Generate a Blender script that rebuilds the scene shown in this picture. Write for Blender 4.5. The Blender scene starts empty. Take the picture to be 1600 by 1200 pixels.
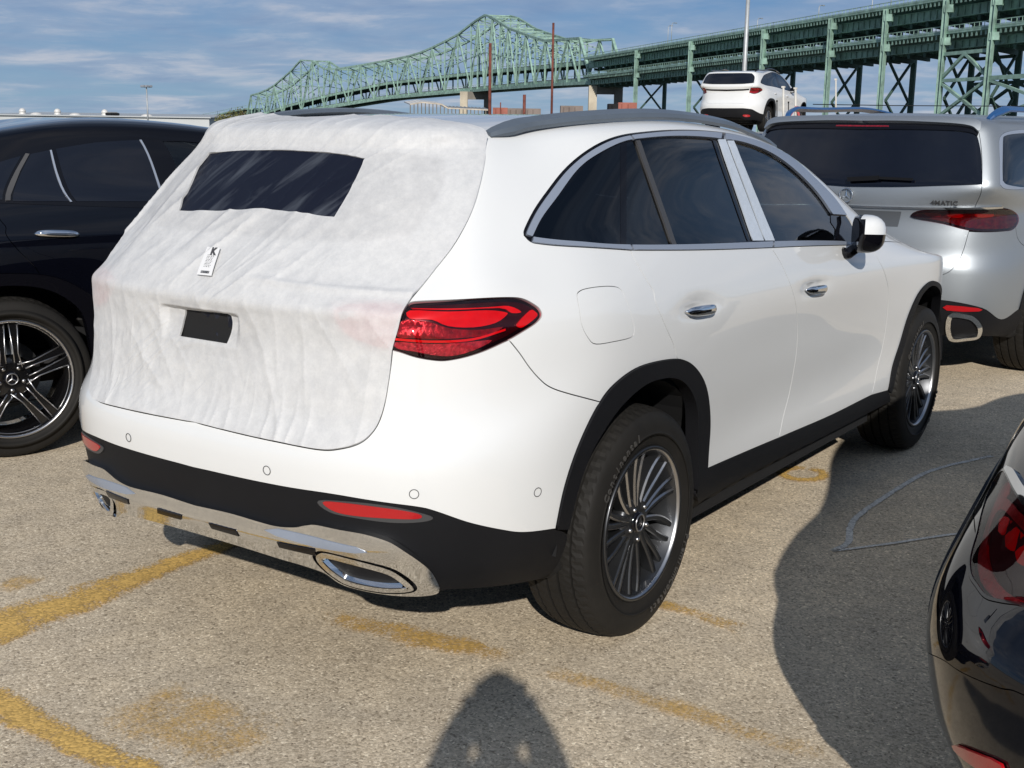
import bpy, math, random
import numpy as np
from mathutils import Vector, Matrix, noise
from mathutils.geometry import delaunay_2d_cdt
random.seed(7); np.random.seed(7)
sc = bpy.context.scene
COL = sc.collection

# ------------------------------------------------------------ camera, sky, sun, exposure
CAM = np.array([-3.210390967, -2.632519165, 1.562191343])
RV, UV_, FV = (np.array(a) for a in ([0.570410906, -0.821239336, 0.01404816], [0.161113012, 0.128643336, 0.978515963], [0.805403002, 0.555892835, -0.205691905]))
cam_d = bpy.data.cameras.new('camera'); cam = bpy.data.objects.new('camera', cam_d); COL.objects.link(cam)
cam_d.sensor_width = 36.0; cam_d.lens = 36.0 * 1890.0 / 1600.0
cam_d.clip_start = 0.02; cam_d.clip_end = 9000.0
M = Matrix.Identity(4)
for i in range(3):
    M[i][0], M[i][1], M[i][2], M[i][3] = RV[i], UV_[i], -FV[i], CAM[i]
cam.matrix_world = M
sc.camera = cam

SUN_EL, SUN_AZ = 26.0, 35.0          # height of the sun; SUN_AZ = heading its light travels towards
world = bpy.data.worlds.new('World'); sc.world = world; world.use_nodes = True
wn = world.node_tree.nodes; wl = world.node_tree.links
bg = wn['Background']; bg.inputs['Strength'].default_value = 0.060
sky = wn.new('ShaderNodeTexSky'); sky.sky_type = 'NISHITA'; sky.sun_disc = False
sky.sun_elevation = math.radians(SUN_EL)
# the sun stands opposite to where its light travels; sun_rotation counts clockwise from +Y
sky.sun_rotation = math.radians(90.0 - (SUN_AZ + 180.0))
sky.altitude = 0; sky.air_density = 1.0; sky.dust_density = 0.3; sky.ozone_density = 2.5
tc = wn.new('ShaderNodeTexCoord')
sep = wn.new('ShaderNodeSeparateXYZ'); wl.new(tc.outputs['Generated'], sep.inputs[0])
mx = wn.new('ShaderNodeMath'); mx.operation = 'MAXIMUM'; mx.inputs[1].default_value = 0.0; wl.new(sep.outputs['Z'], mx.inputs[0])
ad = wn.new('ShaderNodeMath'); ad.operation = 'ADD'; ad.inputs[1].default_value = 0.10; wl.new(mx.outputs[0], ad.inputs[0])
cb = wn.new('ShaderNodeCombineXYZ')
for k, ax in enumerate('XY'):
    dv = wn.new('ShaderNodeMath'); dv.operation = 'DIVIDE'; wl.new(sep.outputs[ax], dv.inputs[0]); wl.new(ad.outputs[0], dv.inputs[1]); wl.new(dv.outputs[0], cb.inputs[k])
def wnoise(scale, detail, rough, dist, rot=0.0, sxy=(1, 1)):
    mp = wn.new('ShaderNodeMapping'); mp.inputs['Rotation'].default_value = (0, 0, rot); mp.inputs['Scale'].default_value = (sxy[0], sxy[1], 1)
    wl.new(cb.outputs[0], mp.inputs[0])
    n = wn.new('ShaderNodeTexNoise'); n.inputs['Scale'].default_value = scale; n.inputs['Detail'].default_value = detail
    n.inputs['Roughness'].default_value = rough; n.inputs['Distortion'].default_value = dist
    wl.new(mp.outputs[0], n.inputs['Vector']); return n
def wramp(src, stops):
    r = wn.new('ShaderNodeValToRGB'); e = r.color_ramp.elements
    while len(e) < len(stops): e.new(0.5)
    for k, (p, c) in enumerate(stops): e[k].position = p; e[k].color = (*c, 1) if len(c) == 3 else c
    wl.new(src, r.inputs[0]); return r
n1 = wnoise(0.62, 9, 0.62, 0.35, 0.9, (1.0, 0.9))       # the broad veil of cloud
n2 = wnoise(1.9, 8, 0.60, 0.35, 0.6, (1.0, 0.85))        # small flecks
veil = wramp(n1.outputs['Fac'], [(0.38, (0, 0, 0)), (0.58, (1, 1, 1))])
fleck = wramp(n2.outputs['Fac'], [(0.50, (0, 0, 0)), (0.72, (1, 1, 1))])
cloudcol = wramp(n2.outputs['Fac'], [(0.30, (3.6, 5.0, 7.8)), (0.50, (5.6, 6.9, 9.2)), (0.72, (10.0, 10.4, 11.6))])
tint = wn.new('ShaderNodeMix'); tint.data_type = 'RGBA'; tint.blend_type = 'MULTIPLY'; tint.inputs[0].default_value = 1.0
wl.new(sky.outputs[0], tint.inputs[6]); tint.inputs[7].default_value = (0.62, 0.80, 1.0, 1)
m1 = wn.new('ShaderNodeMath'); m1.operation = 'MULTIPLY'; m1.inputs[1].default_value = 0.72; wl.new(veil.outputs[0], m1.inputs[0])
hz = wn.new('ShaderNodeMapRange'); hz.inputs[1].default_value = 0.0; hz.inputs[2].default_value = 0.32; wl.new(mx.outputs[0], hz.inputs[0])
grad = wramp(hz.outputs[0], [(0.0, (4.3, 6.8, 9.6)), (0.30, (2.6, 4.8, 8.6)), (1.0, (1.3, 2.0, 3.4))])
blend = wn.new('ShaderNodeMix'); blend.data_type = 'RGBA'; blend.inputs[0].default_value = 0.80
wl.new(tint.outputs[2], blend.inputs[6]); wl.new(grad.outputs[0], blend.inputs[7])
mixc = wn.new('ShaderNodeMix'); mixc.data_type = 'RGBA'
wl.new(m1.outputs[0], mixc.inputs[0]); wl.new(blend.outputs[2], mixc.inputs[6]); wl.new(cloudcol.outputs[0], mixc.inputs[7])
m2 = wn.new('ShaderNodeMath'); m2.operation = 'MULTIPLY'; m2.inputs[1].default_value = 0.42; wl.new(fleck.outputs[0], m2.inputs[0])
m3 = wn.new('ShaderNodeMath'); m3.operation = 'MULTIPLY'; wl.new(m2.outputs[0], m3.inputs[0]); wl.new(veil.outputs[0], m3.inputs[1])
mixf = wn.new('ShaderNodeMix'); mixf.data_type = 'RGBA'
wl.new(m3.outputs[0], mixf.inputs[0]); wl.new(mixc.outputs[2], mixf.inputs[6]); mixf.inputs[7].default_value = (9.5, 9.3, 9.8, 1)
wl.new(mixf.outputs[2], bg.inputs['Color'])

sd = bpy.data.lights.new('sun', 'SUN'); sd.energy = 3.85; sd.angle = math.radians(0.5); sd.color = (1.0, 0.955, 0.89)
so = bpy.data.objects.new('sun', sd); COL.objects.link(so)
_el, _az = math.radians(SUN_EL), math.radians(SUN_AZ)
so.rotation_euler = Vector((math.cos(_az) * math.cos(_el), math.sin(_az) * math.cos(_el), -math.sin(_el))).to_track_quat('-Z', 'Y').to_euler()
so.location = (-20, -14, 14)
vs = sc.view_settings; vs.view_transform = 'Standard'; vs.look = 'None'; vs.exposure = 0.0; vs.gamma = 1.0; vs.use_curve_mapping = False
sc.cycles.max_bounces = 8; sc.cycles.transparent_max_bounces = 12; sc.cycles.caustics_reflective = False; sc.cycles.caustics_refractive = False

def at(px, py, d):
    """the point of the place seen at a pixel of the 1600 x 1200 photograph, d metres away"""
    return CAM + (FV + RV * (px - 800) / 1890.0 + UV_ * (600 - py) / 1890.0) * d
# ------------------------------------------------------------ object helpers
def tag(o, label=None, cat=None, group=None, kind=None):
    if label: o['label'] = label
    if cat: o['category'] = cat
    if group: o['group'] = group
    if kind: o['kind'] = kind
    return o
def thing(name, label, cat, loc=(0, 0, 0), rz=0.0, group=None):
    o = bpy.data.objects.new(name, None); COL.objects.link(o); o.empty_display_size = 0.2
    o.location = loc; o.rotation_euler = (0, 0, rz)
    return tag(o, label, cat, group)
def sub_empty(name, parent, loc=(0, 0, 0), rot=(0, 0, 0)):
    o = bpy.data.objects.new(name, None); COL.objects.link(o); o.parent = parent
    o.location = loc; o.rotation_euler = rot; o.empty_display_size = 0.1
    return o
def link(name, me, parent=None, loc=None, rot=None):
    o = bpy.data.objects.new(name, me); COL.objects.link(o)
    if parent is not None: o.parent = parent
    if loc is not None: o.location = loc
    if rot is not None: o.rotation_euler = rot
    return o
class MB:
    """collects shapes and links them as ONE mesh object"""
    def __init__(s): s.v = []; s.f = []; s.m = []; s.sm = []; s.mats = []
    def mi(s, mat):
        if mat not in s.mats: s.mats.append(mat)
        return s.mats.index(mat)
    def add(s, V, F, mat=None, smooth=True):
        b = len(s.v); s.v.extend([tuple(map(float, p)) for p in V])
        k = s.mi(mat)
        for f in F: s.f.append([b + i for i in f]); s.m.append(k); s.sm.append(smooth)
        return s
    def box(s, c, d, mat=None, R=None, bevel=0.0):
        x, y, z = (a / 2 for a in d)
        if bevel <= 0:
            V = [(-x, -y, -z), (x, -y, -z), (x, y, -z), (-x, y, -z), (-x, -y, z), (x, -y, z), (x, y, z), (-x, y, z)]
            F = [(0, 3, 2, 1), (4, 5, 6, 7), (0, 1, 5, 4), (1, 2, 6, 5), (2, 3, 7, 6), (3, 0, 4, 7)]
        else:
            b = bevel; V = []; F = []
            for zz, ins in ((-z, b), (-z + b, 0), (z - b, 0), (z, b)):
                V += [(-x + ins, -y + ins, zz), (x - ins, -y + ins, zz), (x - ins, y - ins, zz), (-x + ins, y - ins, zz)]
            F = [(3, 2, 1, 0), (12, 13, 14, 15)]
            for k in range(3):
                for i in range(4): j = (i + 1) % 4; F.append((k * 4 + i, k * 4 + j, k * 4 + 4 + j, k * 4 + 4 + i))
        V = np.array(V, float)
        if R is not None: V = V @ np.array(R).T
        return s.add(V + np.array(c, float), F, mat, False)
    def bar(s, a, b, w, h=None, mat=None, up=(0, 0, 1)):
        h = w if h is None else h
        a = np.array(a, float); b = np.array(b, float); d = b - a; L = np.linalg.norm(d)
        if L < 1e-9: return s
        d /= L; u = np.array(up, float)
        if abs(u @ d) > .98: u = np.array((1., 0, 0))
        r = np.cross(d, u); r /= np.linalg.norm(r); u = np.cross(r, d)
        V = [a + r * sx * w / 2 + u * sz * h / 2 for sx, sz in ((-1, -1), (1, -1), (1, 1), (-1, 1))] + [b + r * sx * w / 2 + u * sz * h / 2 for sx, sz in ((-1, -1), (1, -1), (1, 1), (-1, 1))]
        return s.add(V, [(3, 2, 1, 0), (4, 5, 6, 7), (0, 1, 5, 4), (1, 2, 6, 5), (2, 3, 7, 6), (3, 0, 4, 7)], mat, False)
    def tube(s, P, r, mat=None, n=8, closed=False, cap=True):
        P = np.array(P, float); N = len(P); rr = np.broadcast_to(np.array(r, float), (N,))
        T = np.roll(P, -1, 0) - np.roll(P, 1, 0)
        if not closed: T[0] = P[1] - P[0]; T[-1] = P[-1] - P[-2]
        T /= np.maximum(np.linalg.norm(T, axis=1, keepdims=True), 1e-9)
        u = np.array((0, 0, 1.)) if abs(T[0][2]) < .9 else np.array((1., 0, 0)); V = []
        for i in range(N):
            a = np.cross(T[i], u); a /= max(np.linalg.norm(a), 1e-9); b = np.cross(a, T[i]); u = b
            for k in range(n):
                t = 2 * math.pi * k / n; V.append(P[i] + rr[i] * (math.cos(t) * a + math.sin(t) * b))
        F = []
        for i in range(N if closed else N - 1):
            j = (i + 1) % N
            for k in range(n): l = (k + 1) % n; F.append((i * n + k, j * n + k, j * n + l, i * n + l))
        if cap and not closed: F.append(tuple(range(n))); F.append(tuple((N - 1) * n + k for k in range(n - 1, -1, -1)))
        return s.add(V, F, mat, True)
    def lathe(s, prof, mat=None, n=48, axis='y', c=(0, 0, 0), a0=0.0, a1=2 * math.pi, smooth=True):
        full = abs(a1 - a0 - 2 * math.pi) < 1e-6; V = []; m = n if full else n + 1
        for i in range(m):
            t = a0 + (a1 - a0) * i / n
            for r, h in prof:
                if axis == 'y': V.append((c[0] + r * math.cos(t), c[1] + h, c[2] + r * math.sin(t)))
                elif axis == 'z': V.append((c[0] + r * math.cos(t), c[1] + r * math.sin(t), c[2] + h))
                else: V.append((c[0] + h, c[1] + r * math.cos(t), c[2] + r * math.sin(t)))
        k = len(prof); F = []
        for i in range(n):
            j = (i + 1) % m
            for q in range(k - 1):
                f = (i * k + q, i * k + q + 1, j * k + q + 1, j * k + q)
                F.append(f if axis == 'y' else f[::-1])
        return s.add(V, F, mat, smooth)
    def prism(s, poly, h, mat=None, axis=2, z0=0.0):
        """polygon (a,b) pulled from z0 to z0+h along an axis"""
        n = len(poly); V = []
        for z in (z0, z0 + h):
            for a, b in poly: V.append({0: (z, a, b), 1: (a, z, b), 2: (a, b, z)}[axis])
        return s.add(V, [tuple(range(n - 1, -1, -1)), tuple(range(n, 2 * n))] + [(i, (i + 1) % n, n + (i + 1) % n, n + i) for i in range(n)], mat, False)
    def mesh(s, name):
        me = bpy.data.meshes.new(name); me.from_pydata(s.v, [], s.f)
        for m in s.mats:
            if m is not None: me.materials.append(m)
        me.polygons.foreach_set('material_index', s.m if any(m is not None for m in s.mats) else [0] * len(s.f))
        me.polygons.foreach_set('use_smooth', s.sm); me.update(); return me
    def build(s, name, parent=None, loc=None, rot=None): return link(name, s.mesh(name), parent, loc, rot)

# ------------------------------------------------------------ materials
def nt(name):
    m = bpy.data.materials.new(name); m.use_nodes = True; n = m.node_tree.nodes; n.clear()
    o = n.new('ShaderNodeOutputMaterial'); return m, n, m.node_tree.links, o
def setp(b, **k):
    for a, v in k.items():
        s = b.inputs[a.replace('_', ' ')]
        s.default_value = (*v, 1) if isinstance(v, tuple) and len(v) == 3 else v
def mat(name, col, rough=0.5, metal=0.0, coat=0.0, var=0.0, vscale=6.0, bump=0.0, bscale=200.0, spec=0.5, flake=0.0, emit=None, coat_rough=0.03, rvar=0.0):
    m, n, l, o = nt(name); b = n.new('ShaderNodeBsdfPrincipled'); l.new(b.outputs[0], o.inputs[0])
    setp(b, Base_Color=col, Roughness=rough, Metallic=metal)
    b.inputs['Coat Weight'].default_value = coat; b.inputs['Coat Roughness'].default_value = coat_rough
    b.inputs['Specular IOR Level'].default_value = spec
    t = n.new('ShaderNodeTexCoord')
    nz = n.new('ShaderNodeTexNoise'); nz.inputs['Scale'].default_value = vscale; nz.inputs['Detail'].default_value = 6; nz.inputs['Roughness'].default_value = 0.6
    l.new(t.outputs['Object'], nz.inputs['Vector'])
    if var:
        r = n.new('ShaderNodeValToRGB'); r.color_ramp.elements[0].position = .3; r.color_ramp.elements[1].position = .7
        r.color_ramp.elements[0].color = (*[max(0, c * (1 - var)) for c in col], 1); r.color_ramp.elements[1].color = (*[min(1, c * (1 + var)) for c in col], 1)
        l.new(nz.outputs['Fac'], r.inputs[0]); l.new(r.outputs[0], b.inputs['Base Color'])
    if rvar:
        mr = n.new('ShaderNodeMapRange'); mr.inputs[3].default_value = max(0.0, rough - rvar); mr.inputs[4].default_value = rough + rvar; mr.inputs[1].default_value = .3; mr.inputs[2].default_value = .7
        l.new(nz.outputs['Fac'], mr.inputs[0]); l.new(mr.outputs[0], b.inputs['Roughness'])
    if bump:
        n2_ = n.new('ShaderNodeTexNoise'); n2_.inputs['Scale'].default_value = bscale; n2_.inputs['Detail'].default_value = 3; l.new(t.outputs['Object'], n2_.inputs['Vector'])
        bp = n.new('ShaderNodeBump'); bp.inputs['Strength'].default_value = bump; bp.inputs['Distance'].default_value = .002; l.new(n2_.outputs['Fac'], bp.inputs['Height']); l.new(bp.outputs[0], b.inputs['Normal'])
    if flake:
        v = n.new('ShaderNodeTexVoronoi'); v.inputs['Scale'].default_value = 900; l.new(t.outputs['Object'], v.inputs['Vector'])
        mrf = n.new('ShaderNodeMapRange'); mrf.inputs[3].default_value = max(.05, rough - flake); mrf.inputs[4].default_value = rough + flake
        l.new(v.outputs['Color'], mrf.inputs[0]); l.new(mrf.outputs[0], b.inputs['Roughness'])
    if emit: b.inputs['Emission Color'].default_value = (*emit[0], 1); b.inputs['Emission Strength'].default_value = emit[1]
    return m
def glass(name, tint, refl=1.0, alpha=0.5, rough=0.0, k=1.5):
    """thin tinted pane: see-through tint plus a mirror reflection that grows at grazing angles"""
    m, n, l, o = nt(name)
    tr = n.new('ShaderNodeBsdfTransparent'); tr.inputs[0].default_value = (*tint, 1)
    gl = n.new('ShaderNodeBsdfGlossy'); gl.inputs['Roughness'].default_value = rough; gl.inputs['Color'].default_value = (refl, refl, refl, 1)
    fr = n.new('ShaderNodeFresnel'); fr.inputs['IOR'].default_value = 1.52
    mp = n.new('ShaderNodeMath'); mp.operation = 'MULTIPLY_ADD'; mp.inputs[1].default_value = k; mp.inputs[2].default_value = 0.012; l.new(fr.outputs[0], mp.inputs[0])
    mi = n.new('ShaderNodeMixShader'); l.new(mp.outputs[0], mi.inputs[0]); l.new(tr.outputs[0], mi.inputs[1]); l.new(gl.outputs[0], mi.inputs[2]); l.new(mi.outputs[0], o.inputs[0])
    return m
MT = {}
MT['white'] = mat('white_paint', (.735, .745, .745), .45, 0, 1.0, var=.010, vscale=3, coat_rough=.015, spec=.25)
MT['black'] = mat('black_paint', (.0020, .0024, .0050), .4, 0, 1.0, coat_rough=.012, spec=0.0)
MT['silver'] = mat('silver_paint', (.40, .43, .455), .50, .8, .3, flake=.08, coat_rough=.12)
MT['under'] = mat('dark_underbody', (.006, .006, .007), .85)
MT['cladding'] = mat('black_plastic', (.0085, .0088, .0105), .55, bump=.25, bscale=900, var=.12, vscale=4, spec=.18)
MT['gloss'] = mat('gloss_black', (.004, .004, .006), .12, 0, .3, spec=.25)
MT['rubber_seal'] = mat('rubber_seal', (.010, .010, .011), .6)
MT['chrome'] = mat('chrome', (.80, .81, .82), .045, 1.0, rvar=.015, vscale=12)
MT['satin'] = mat('satin_metal_film', (.27, .31, .385), .38, .15, .3, coat_rough=.2)
MT['film'] = mat('pale_protective_film', (.56, .62, .70), .42, 0, .2, var=.06, vscale=40)
MT['rail'] = mat('grey_rail_film', (.12, .145, .175), .42, .2, .3, coat_rough=.15, var=.08)
MT['rail_blue'] = mat('blue_rail_wrap', (.018, .085, .24), .38, 0, .4, var=.12)
MT['tyre'] = None
MT['rim_dark'] = mat('dark_alloy', (.075, .078, .084), .36, .85, .3, rvar=.05)
MT['rim_bright'] = mat('machined_alloy', (.50, .50, .51), .30, 1.0, .3, rvar=.05)
MT['rim_black'] = mat('black_alloy', (.006, .006, .007), .22, .2, .6)
MT['brake'] = mat('brake_disc', (.35, .36, .37), .35, .9, var=.2, vscale=30)
MT['caliper'] = mat('brake_caliper', (.30, .31, .33), .5, .5)
MT['tint'] = glass('tinted_glass', (.030, .036, .046), .85)
MT['clear'] = glass('green_glass', (.58, .72, .66), .8)
MT['wshield'] = glass('windscreen_glass', (.62, .72, .68), .9)
MT['seat'] = mat('seat_leather', (.035, .033, .032), .55, bump=.2)
MT['interior'] = mat('cabin_trim', (.022, .022, .024), .7)
MT['headliner'] = mat('headliner_cloth', (.30, .29, .27), .9)
MT['lamp_dark'] = mat('lamp_housing', (.020, .002, .004), .25, 0, .6)
MT['lamp_red'] = mat('lamp_red', (.78, .006, .010), .22, 0, 1.0, var=.10, vscale=25)
MT['lamp_deep'] = mat('lamp_deep_red', (.26, .006, .018), .3, .3, .8, var=.5, vscale=60, bump=.5, bscale=120)
MT['lamp_pink'] = mat('lamp_pink_diffuser', (.42, .07, .11), .32, .2, .8, var=.55, vscale=90, bump=.8, bscale=160)
MT['reflector'] = mat('red_reflector', (.42, .004, .008), .3, 0, .8, bump=.3, bscale=500)
MT['lens'] = glass('red_lens', (.95, .45, .48), .7, k=.75)
MT['lens_dark'] = glass('dark_red_lens', (.55, .16, .20), .9)
MT['plastic_grey'] = mat('grey_plastic', (.055, .055, .058), .45)

# ------------------------------------------------------------ skins of the other cars, worked out of the first one
def net_gls(G):
    G = np.array(G, float).copy(); z = G[..., 2]
    G[..., 0] = np.where(G[..., 0] > 0, G[..., 0] * 1.085, G[..., 0] * 1.2); G[..., 1] *= 1.045
    G[..., 2] = z + .045 * np.clip((z - .3) / .8, 0, 1) + .04 * np.clip((z - 1.15) / .4, 0, 1)
    for j, (zr, xr, wc) in {11: (1.225, -1.175, .93), 12: (1.31, -1.145, .905), 13: (1.40, -1.105, .88), 14: (1.49, -1.065, .85), 15: (1.565, -1.035, .82), 16: (1.625, -1.015, .79), 17: (1.66, -.98, .74), 18: (1.685, -.78, .56), 19: (1.70, -.6, .28), 20: (1.705, -.55, 0)}.items():
        y8 = G[j][9][1]
        w9 = [.925, .915, .90, .885, .865, .835, .74, .56, .28, 0][j - 11]
        xs = (0, .004, .02, .045, .09, .19, .36, .58, .85)
        ys = (0, .27, .54, .78, .95, 1.0, 1.01)
        for i in range(9):
            y = -wc * ys[i] if i < 7 else -(wc * 1.01 + (w9 - wc * 1.01) * (i - 6) / 3)
            G[j][i] = (xr + xs[i], y, zr + (.012 * (i / 8)))
        for i in range(9, 14):
            G[j][i][1] = -w9 * (1 - .01 * (i - 9)); G[j][i][2] = max(G[j][i][2], zr + .012 - .012 * (i - 9))
    for j in range(6, 11):
        for i in range(7): G[j][i][0] -= (.030, .045, .06, .06, .05)[j - 6] * (1 - .0 * i)
    for j in range(0, 11):
        for i in (3, 4, 5): G[j][i][0] -= (.01, .03, .03)[i - 3]; G[j][i][1] *= (1.02, 1.04, 1.03)[i - 3]
    return G
def net_left(G):
    G = np.array(G, float).copy()
    G[..., 0] = np.where(G[..., 0] > 0, G[..., 0] * 1.03, G[..., 0] * 1.02); G[..., 1] *= 1.045
    # a falling coupe tail
    for j in range(12, 21):
        for i in range(0, 13):
            x = G[j][i][0]; G[j][i][2] -= .30 * (j - 12) / 8 * np.clip((.55 - x) / 1.3, 0, 1) ** 1.4
            G[j][i][2] -= .020
    return G
def net_right(G):
    G = np.array(G, float).copy(); z = G[..., 2]
    G[..., 0] = np.where(G[..., 0] < 0, G[..., 0] * 1.20, G[..., 0])
    G[..., 2] = np.where(z > .5, .5 + (z - .5) * .84, z)
    G[..., 1] *= 1.012 - .140 * np.clip((z - .60) / .45, 0, 1) * np.clip((.8 - G[..., 0]) / 1.0, 0, 1)
    G[..., 1] *= 1 - .11 * np.clip((z - .97) / .14, 0, 1) * np.clip((1.0 - G[..., 0]) / 1.2, 0, 1)
    for j in range(12, 21):
        for i in range(0, 12):
            x = G[j][i][0]; G[j][i][2] -= .06 * (j - 12) / 8 * np.clip((.3 - x) / 1.0, 0, 1)
    return G
def net_small(G):
    """the white family SUV far behind"""
    G = np.array(G, float).copy(); z = G[..., 2]
    G[..., 0] = np.where(G[..., 0] > 0, G[..., 0] * 1.03, G[..., 0] * 1.12); G[..., 1] *= 1.05
    G[..., 2] = z + .10 * np.clip((z - .3) / .8, 0, 1) + .05 * np.clip((z - 1.15) / .4, 0, 1)
    for j, (zr, xr, wc) in {11: (1.25, -1.08, .90), 12: (1.32, -1.04, .88), 13: (1.42, -.98, .85), 14: (1.51, -.92, .82), 15: (1.59, -.88, .79), 16: (1.64, -.86, .75), 17: (1.67, -.84, .69), 18: (1.69, -.66, .5), 19: (1.70, -.5, .25), 20: (1.705, -.45, 0)}.items():
        w9 = [.92, .90, .87, .84, .80, .77, .68, .5, .25, 0][j - 11]
        xs = (0, .004, .02, .05, .11, .22, .38, .58, .85); ys = (0, .27, .54, .78, .95, 1.0, 1.01)
        for i in range(9):
            y = -wc * ys[i] if i < 7 else -(wc * 1.01 + (w9 - wc * 1.01) * (i - 6) / 3)
            G[j][i] = (xr + xs[i], y, zr + (.012 * (i / 8)))
        for i in range(9, 13): G[j][i][1] = -w9 * (1 - .01 * (i - 9)); G[j][i][2] = max(G[j][i][2], zr + .012 - .015 * (i - 9))
    return G
POSE = {'gls': ((5.656, -.057), -7.0), 'left': ((.368, 3.372), -20.0), 'right': ((-.10, -2.920), -1.0)}

# ------------------------------------------------------------ smooth car skins
# a skin is a cubic B-spline sheet over a net of points: columns run from the middle of the tail round the
# corner, along the right side to the nose; rows run from the sill up to the roof's centre line
class Surf:
    def __init__(s, rows): s.G = np.array(rows, float); s.nr, s.nc = s.G.shape[:2]
    @staticmethod
    def basis(u, n):
        u = np.clip(np.asarray(u, float), 0, n - 1 - 1e-9); i = np.floor(u).astype(int); f = u - i
        return i[..., None] + np.arange(-1, 3), np.stack([(1 - f) ** 3 / 6, (3 * f ** 3 - 6 * f ** 2 + 4) / 6, (-3 * f ** 3 + 3 * f ** 2 + 3 * f + 1) / 6, f ** 3 / 6], -1)
    def __call__(s, u, v):
        u = np.asarray(u, float); v = np.asarray(v, float); T = 2 * (s.nr - 1)
        m = np.where(u < 0, -1., 1.) * np.where(v > s.nr - 1, -1., 1.)
        P = s.ev(np.abs(u), np.where(v > s.nr - 1, T - v, v)); P[..., 1] *= m; return P
    def ev(s, u, v):
        ci, cw = s.basis(u, s.nc); ri, rw = s.basis(v, s.nr); G = s.G
        cneg = (ci < 0) | (ci > s.nc - 1); cc = np.where(ci < 0, -ci, np.where(ci > s.nc - 1, 2 * (s.nc - 1) - ci, ci))
        rneg = ri > s.nr - 1; rr = np.where(rneg, 2 * (s.nr - 1) - ri, ri); rl = ri < 0; rr = np.where(rl, 0, rr)
        P = G[rr[..., :, None], cc[..., None, :]].copy()
        if rl.any():
            E = 2 * G[0][cc] - G[1][cc]; P = np.where(rl[..., :, None, None], E[..., None, :, :], P)
        P[..., 1] *= np.where(cneg, -1., 1.)[..., None, :] * np.where(rneg, -1., 1.)[..., :, None]
        return np.einsum('...i,...j,...ijk->...k', rw, cw, P)
    def frame(s, u, v, h=2e-3):
        a = (s(u + h, v) - s(u - h, v)) / (2 * h); b = (s(u, v + h) - s(u, v - h)) / (2 * h)
        n = np.cross(a, b); n /= np.maximum(np.linalg.norm(n, axis=-1, keepdims=True), 1e-12)
        return a, b, n
    def at(s, u, v, off=0.0):
        u = np.atleast_1d(np.asarray(u, float)); v = np.atleast_1d(np.asarray(v, float))
        P = s(u, v)
        if off: P = P + s.frame(u, v)[2] * off
        return P
    def find(s, pts, ax=(0, 2), lo=4, hi=20, vhi=16):
        """(u,v) of side-view points (x,z), or of rear-view points (y,z) with ax=(1,2)"""
        U, V = np.meshgrid(np.arange(lo, hi + .01, .25), np.arange(0, vhi + .01, .25)); P = s(U, V); out = []
        for a, b in pts:
            d = np.hypot(P[..., ax[0]] - a, P[..., ax[1]] - b); k = np.unravel_index(d.argmin(), d.shape); u, v = U[k], V[k]
            for _ in range(15):
                f = lambda x, y: s(np.array([x]), np.array([y]))[0][list(ax)] - (a, b)
                r = f(u, v); h = 1e-3; J = np.stack([(f(u + h, v) - r) / h, (f(u, v + h) - r) / h], 1)
                st = np.clip(np.linalg.lstsq(J, -r, rcond=.03)[0], -.4, .4); u += st[0]; v += st[1]; v = min(max(v, -.5), s.nr - 1)
            out.append((u, v))
        return out

def cr(P, n=6):
    """smooth open curve through the points"""
    P = np.array(P, float)
    if len(P) < 3:
        t = np.linspace(0, 1, n + 1)[:, None]; return P[0] * (1 - t) + P[-1] * t
    Q = np.vstack([2 * P[0] - P[1], P, 2 * P[-1] - P[-2]]); out = []
    for i in range(1, len(Q) - 2):
        p0, p1, p2, p3 = Q[i - 1:i + 3]
        for k in range(n):
            t = k / n; out.append(.5 * ((2 * p1) + (-p0 + p2) * t + (2 * p0 - 5 * p1 + 4 * p2 - p3) * t * t + (-p0 + 3 * p1 - 3 * p2 + p3) * t ** 3))
    out.append(Q[-2]); return np.array(out)
def crc(P, n=6):
    """smooth closed curve"""
    P = np.array(P, float); N = len(P); out = []
    for i in range(N):
        p0, p1, p2, p3 = P[i - 1], P[i], P[(i + 1) % N], P[(i + 2) % N]
        for k in range(n):
            t = k / n; out.append(.5 * ((2 * p1) + (-p0 + p2) * t + (2 * p0 - 5 * p1 + 4 * p2 - p3) * t * t + (-p0 + 3 * p1 - 3 * p2 + p3) * t ** 3))
    return np.array(out)
def chain(*segs):
    out = []
    for s_ in segs:
        for p in s_:
            if not out or np.hypot(*(np.array(p) - out[-1])) > 2e-3: out.append(np.array(p, float))
    if np.hypot(*(out[0] - out[-1])) < 2e-3: out.pop()
    return np.array(out)
def even_odd(poly, pts):
    x, y = pts[:, 0], pts[:, 1]; c = np.zeros(len(pts), bool); n = len(poly)
    for i in range(n):
        x1, y1 = poly[i]; x2, y2 = poly[(i + 1) % n]
        if y1 == y2: continue
        k = ((y1 > y) != (y2 > y)) & (x < (x2 - x1) * (y - y1) / (y2 - y1) + x1); c ^= k
    return c
def densify(L, du, dv):
    out = []
    for i in range(len(L)):
        a, b = L[i], L[(i + 1) % len(L)]; k = max(1, int(math.ceil(max(abs(b[0] - a[0]) / du, abs(b[1] - a[1]) / dv))))
        for j in range(k): out.append(a + (b - a) * j / k)
    return np.array(out)
def area2(L): return .5 * np.sum(L[:, 0] * np.roll(L[:, 1], -1) - np.roll(L[:, 0], -1) * L[:, 1])
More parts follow.
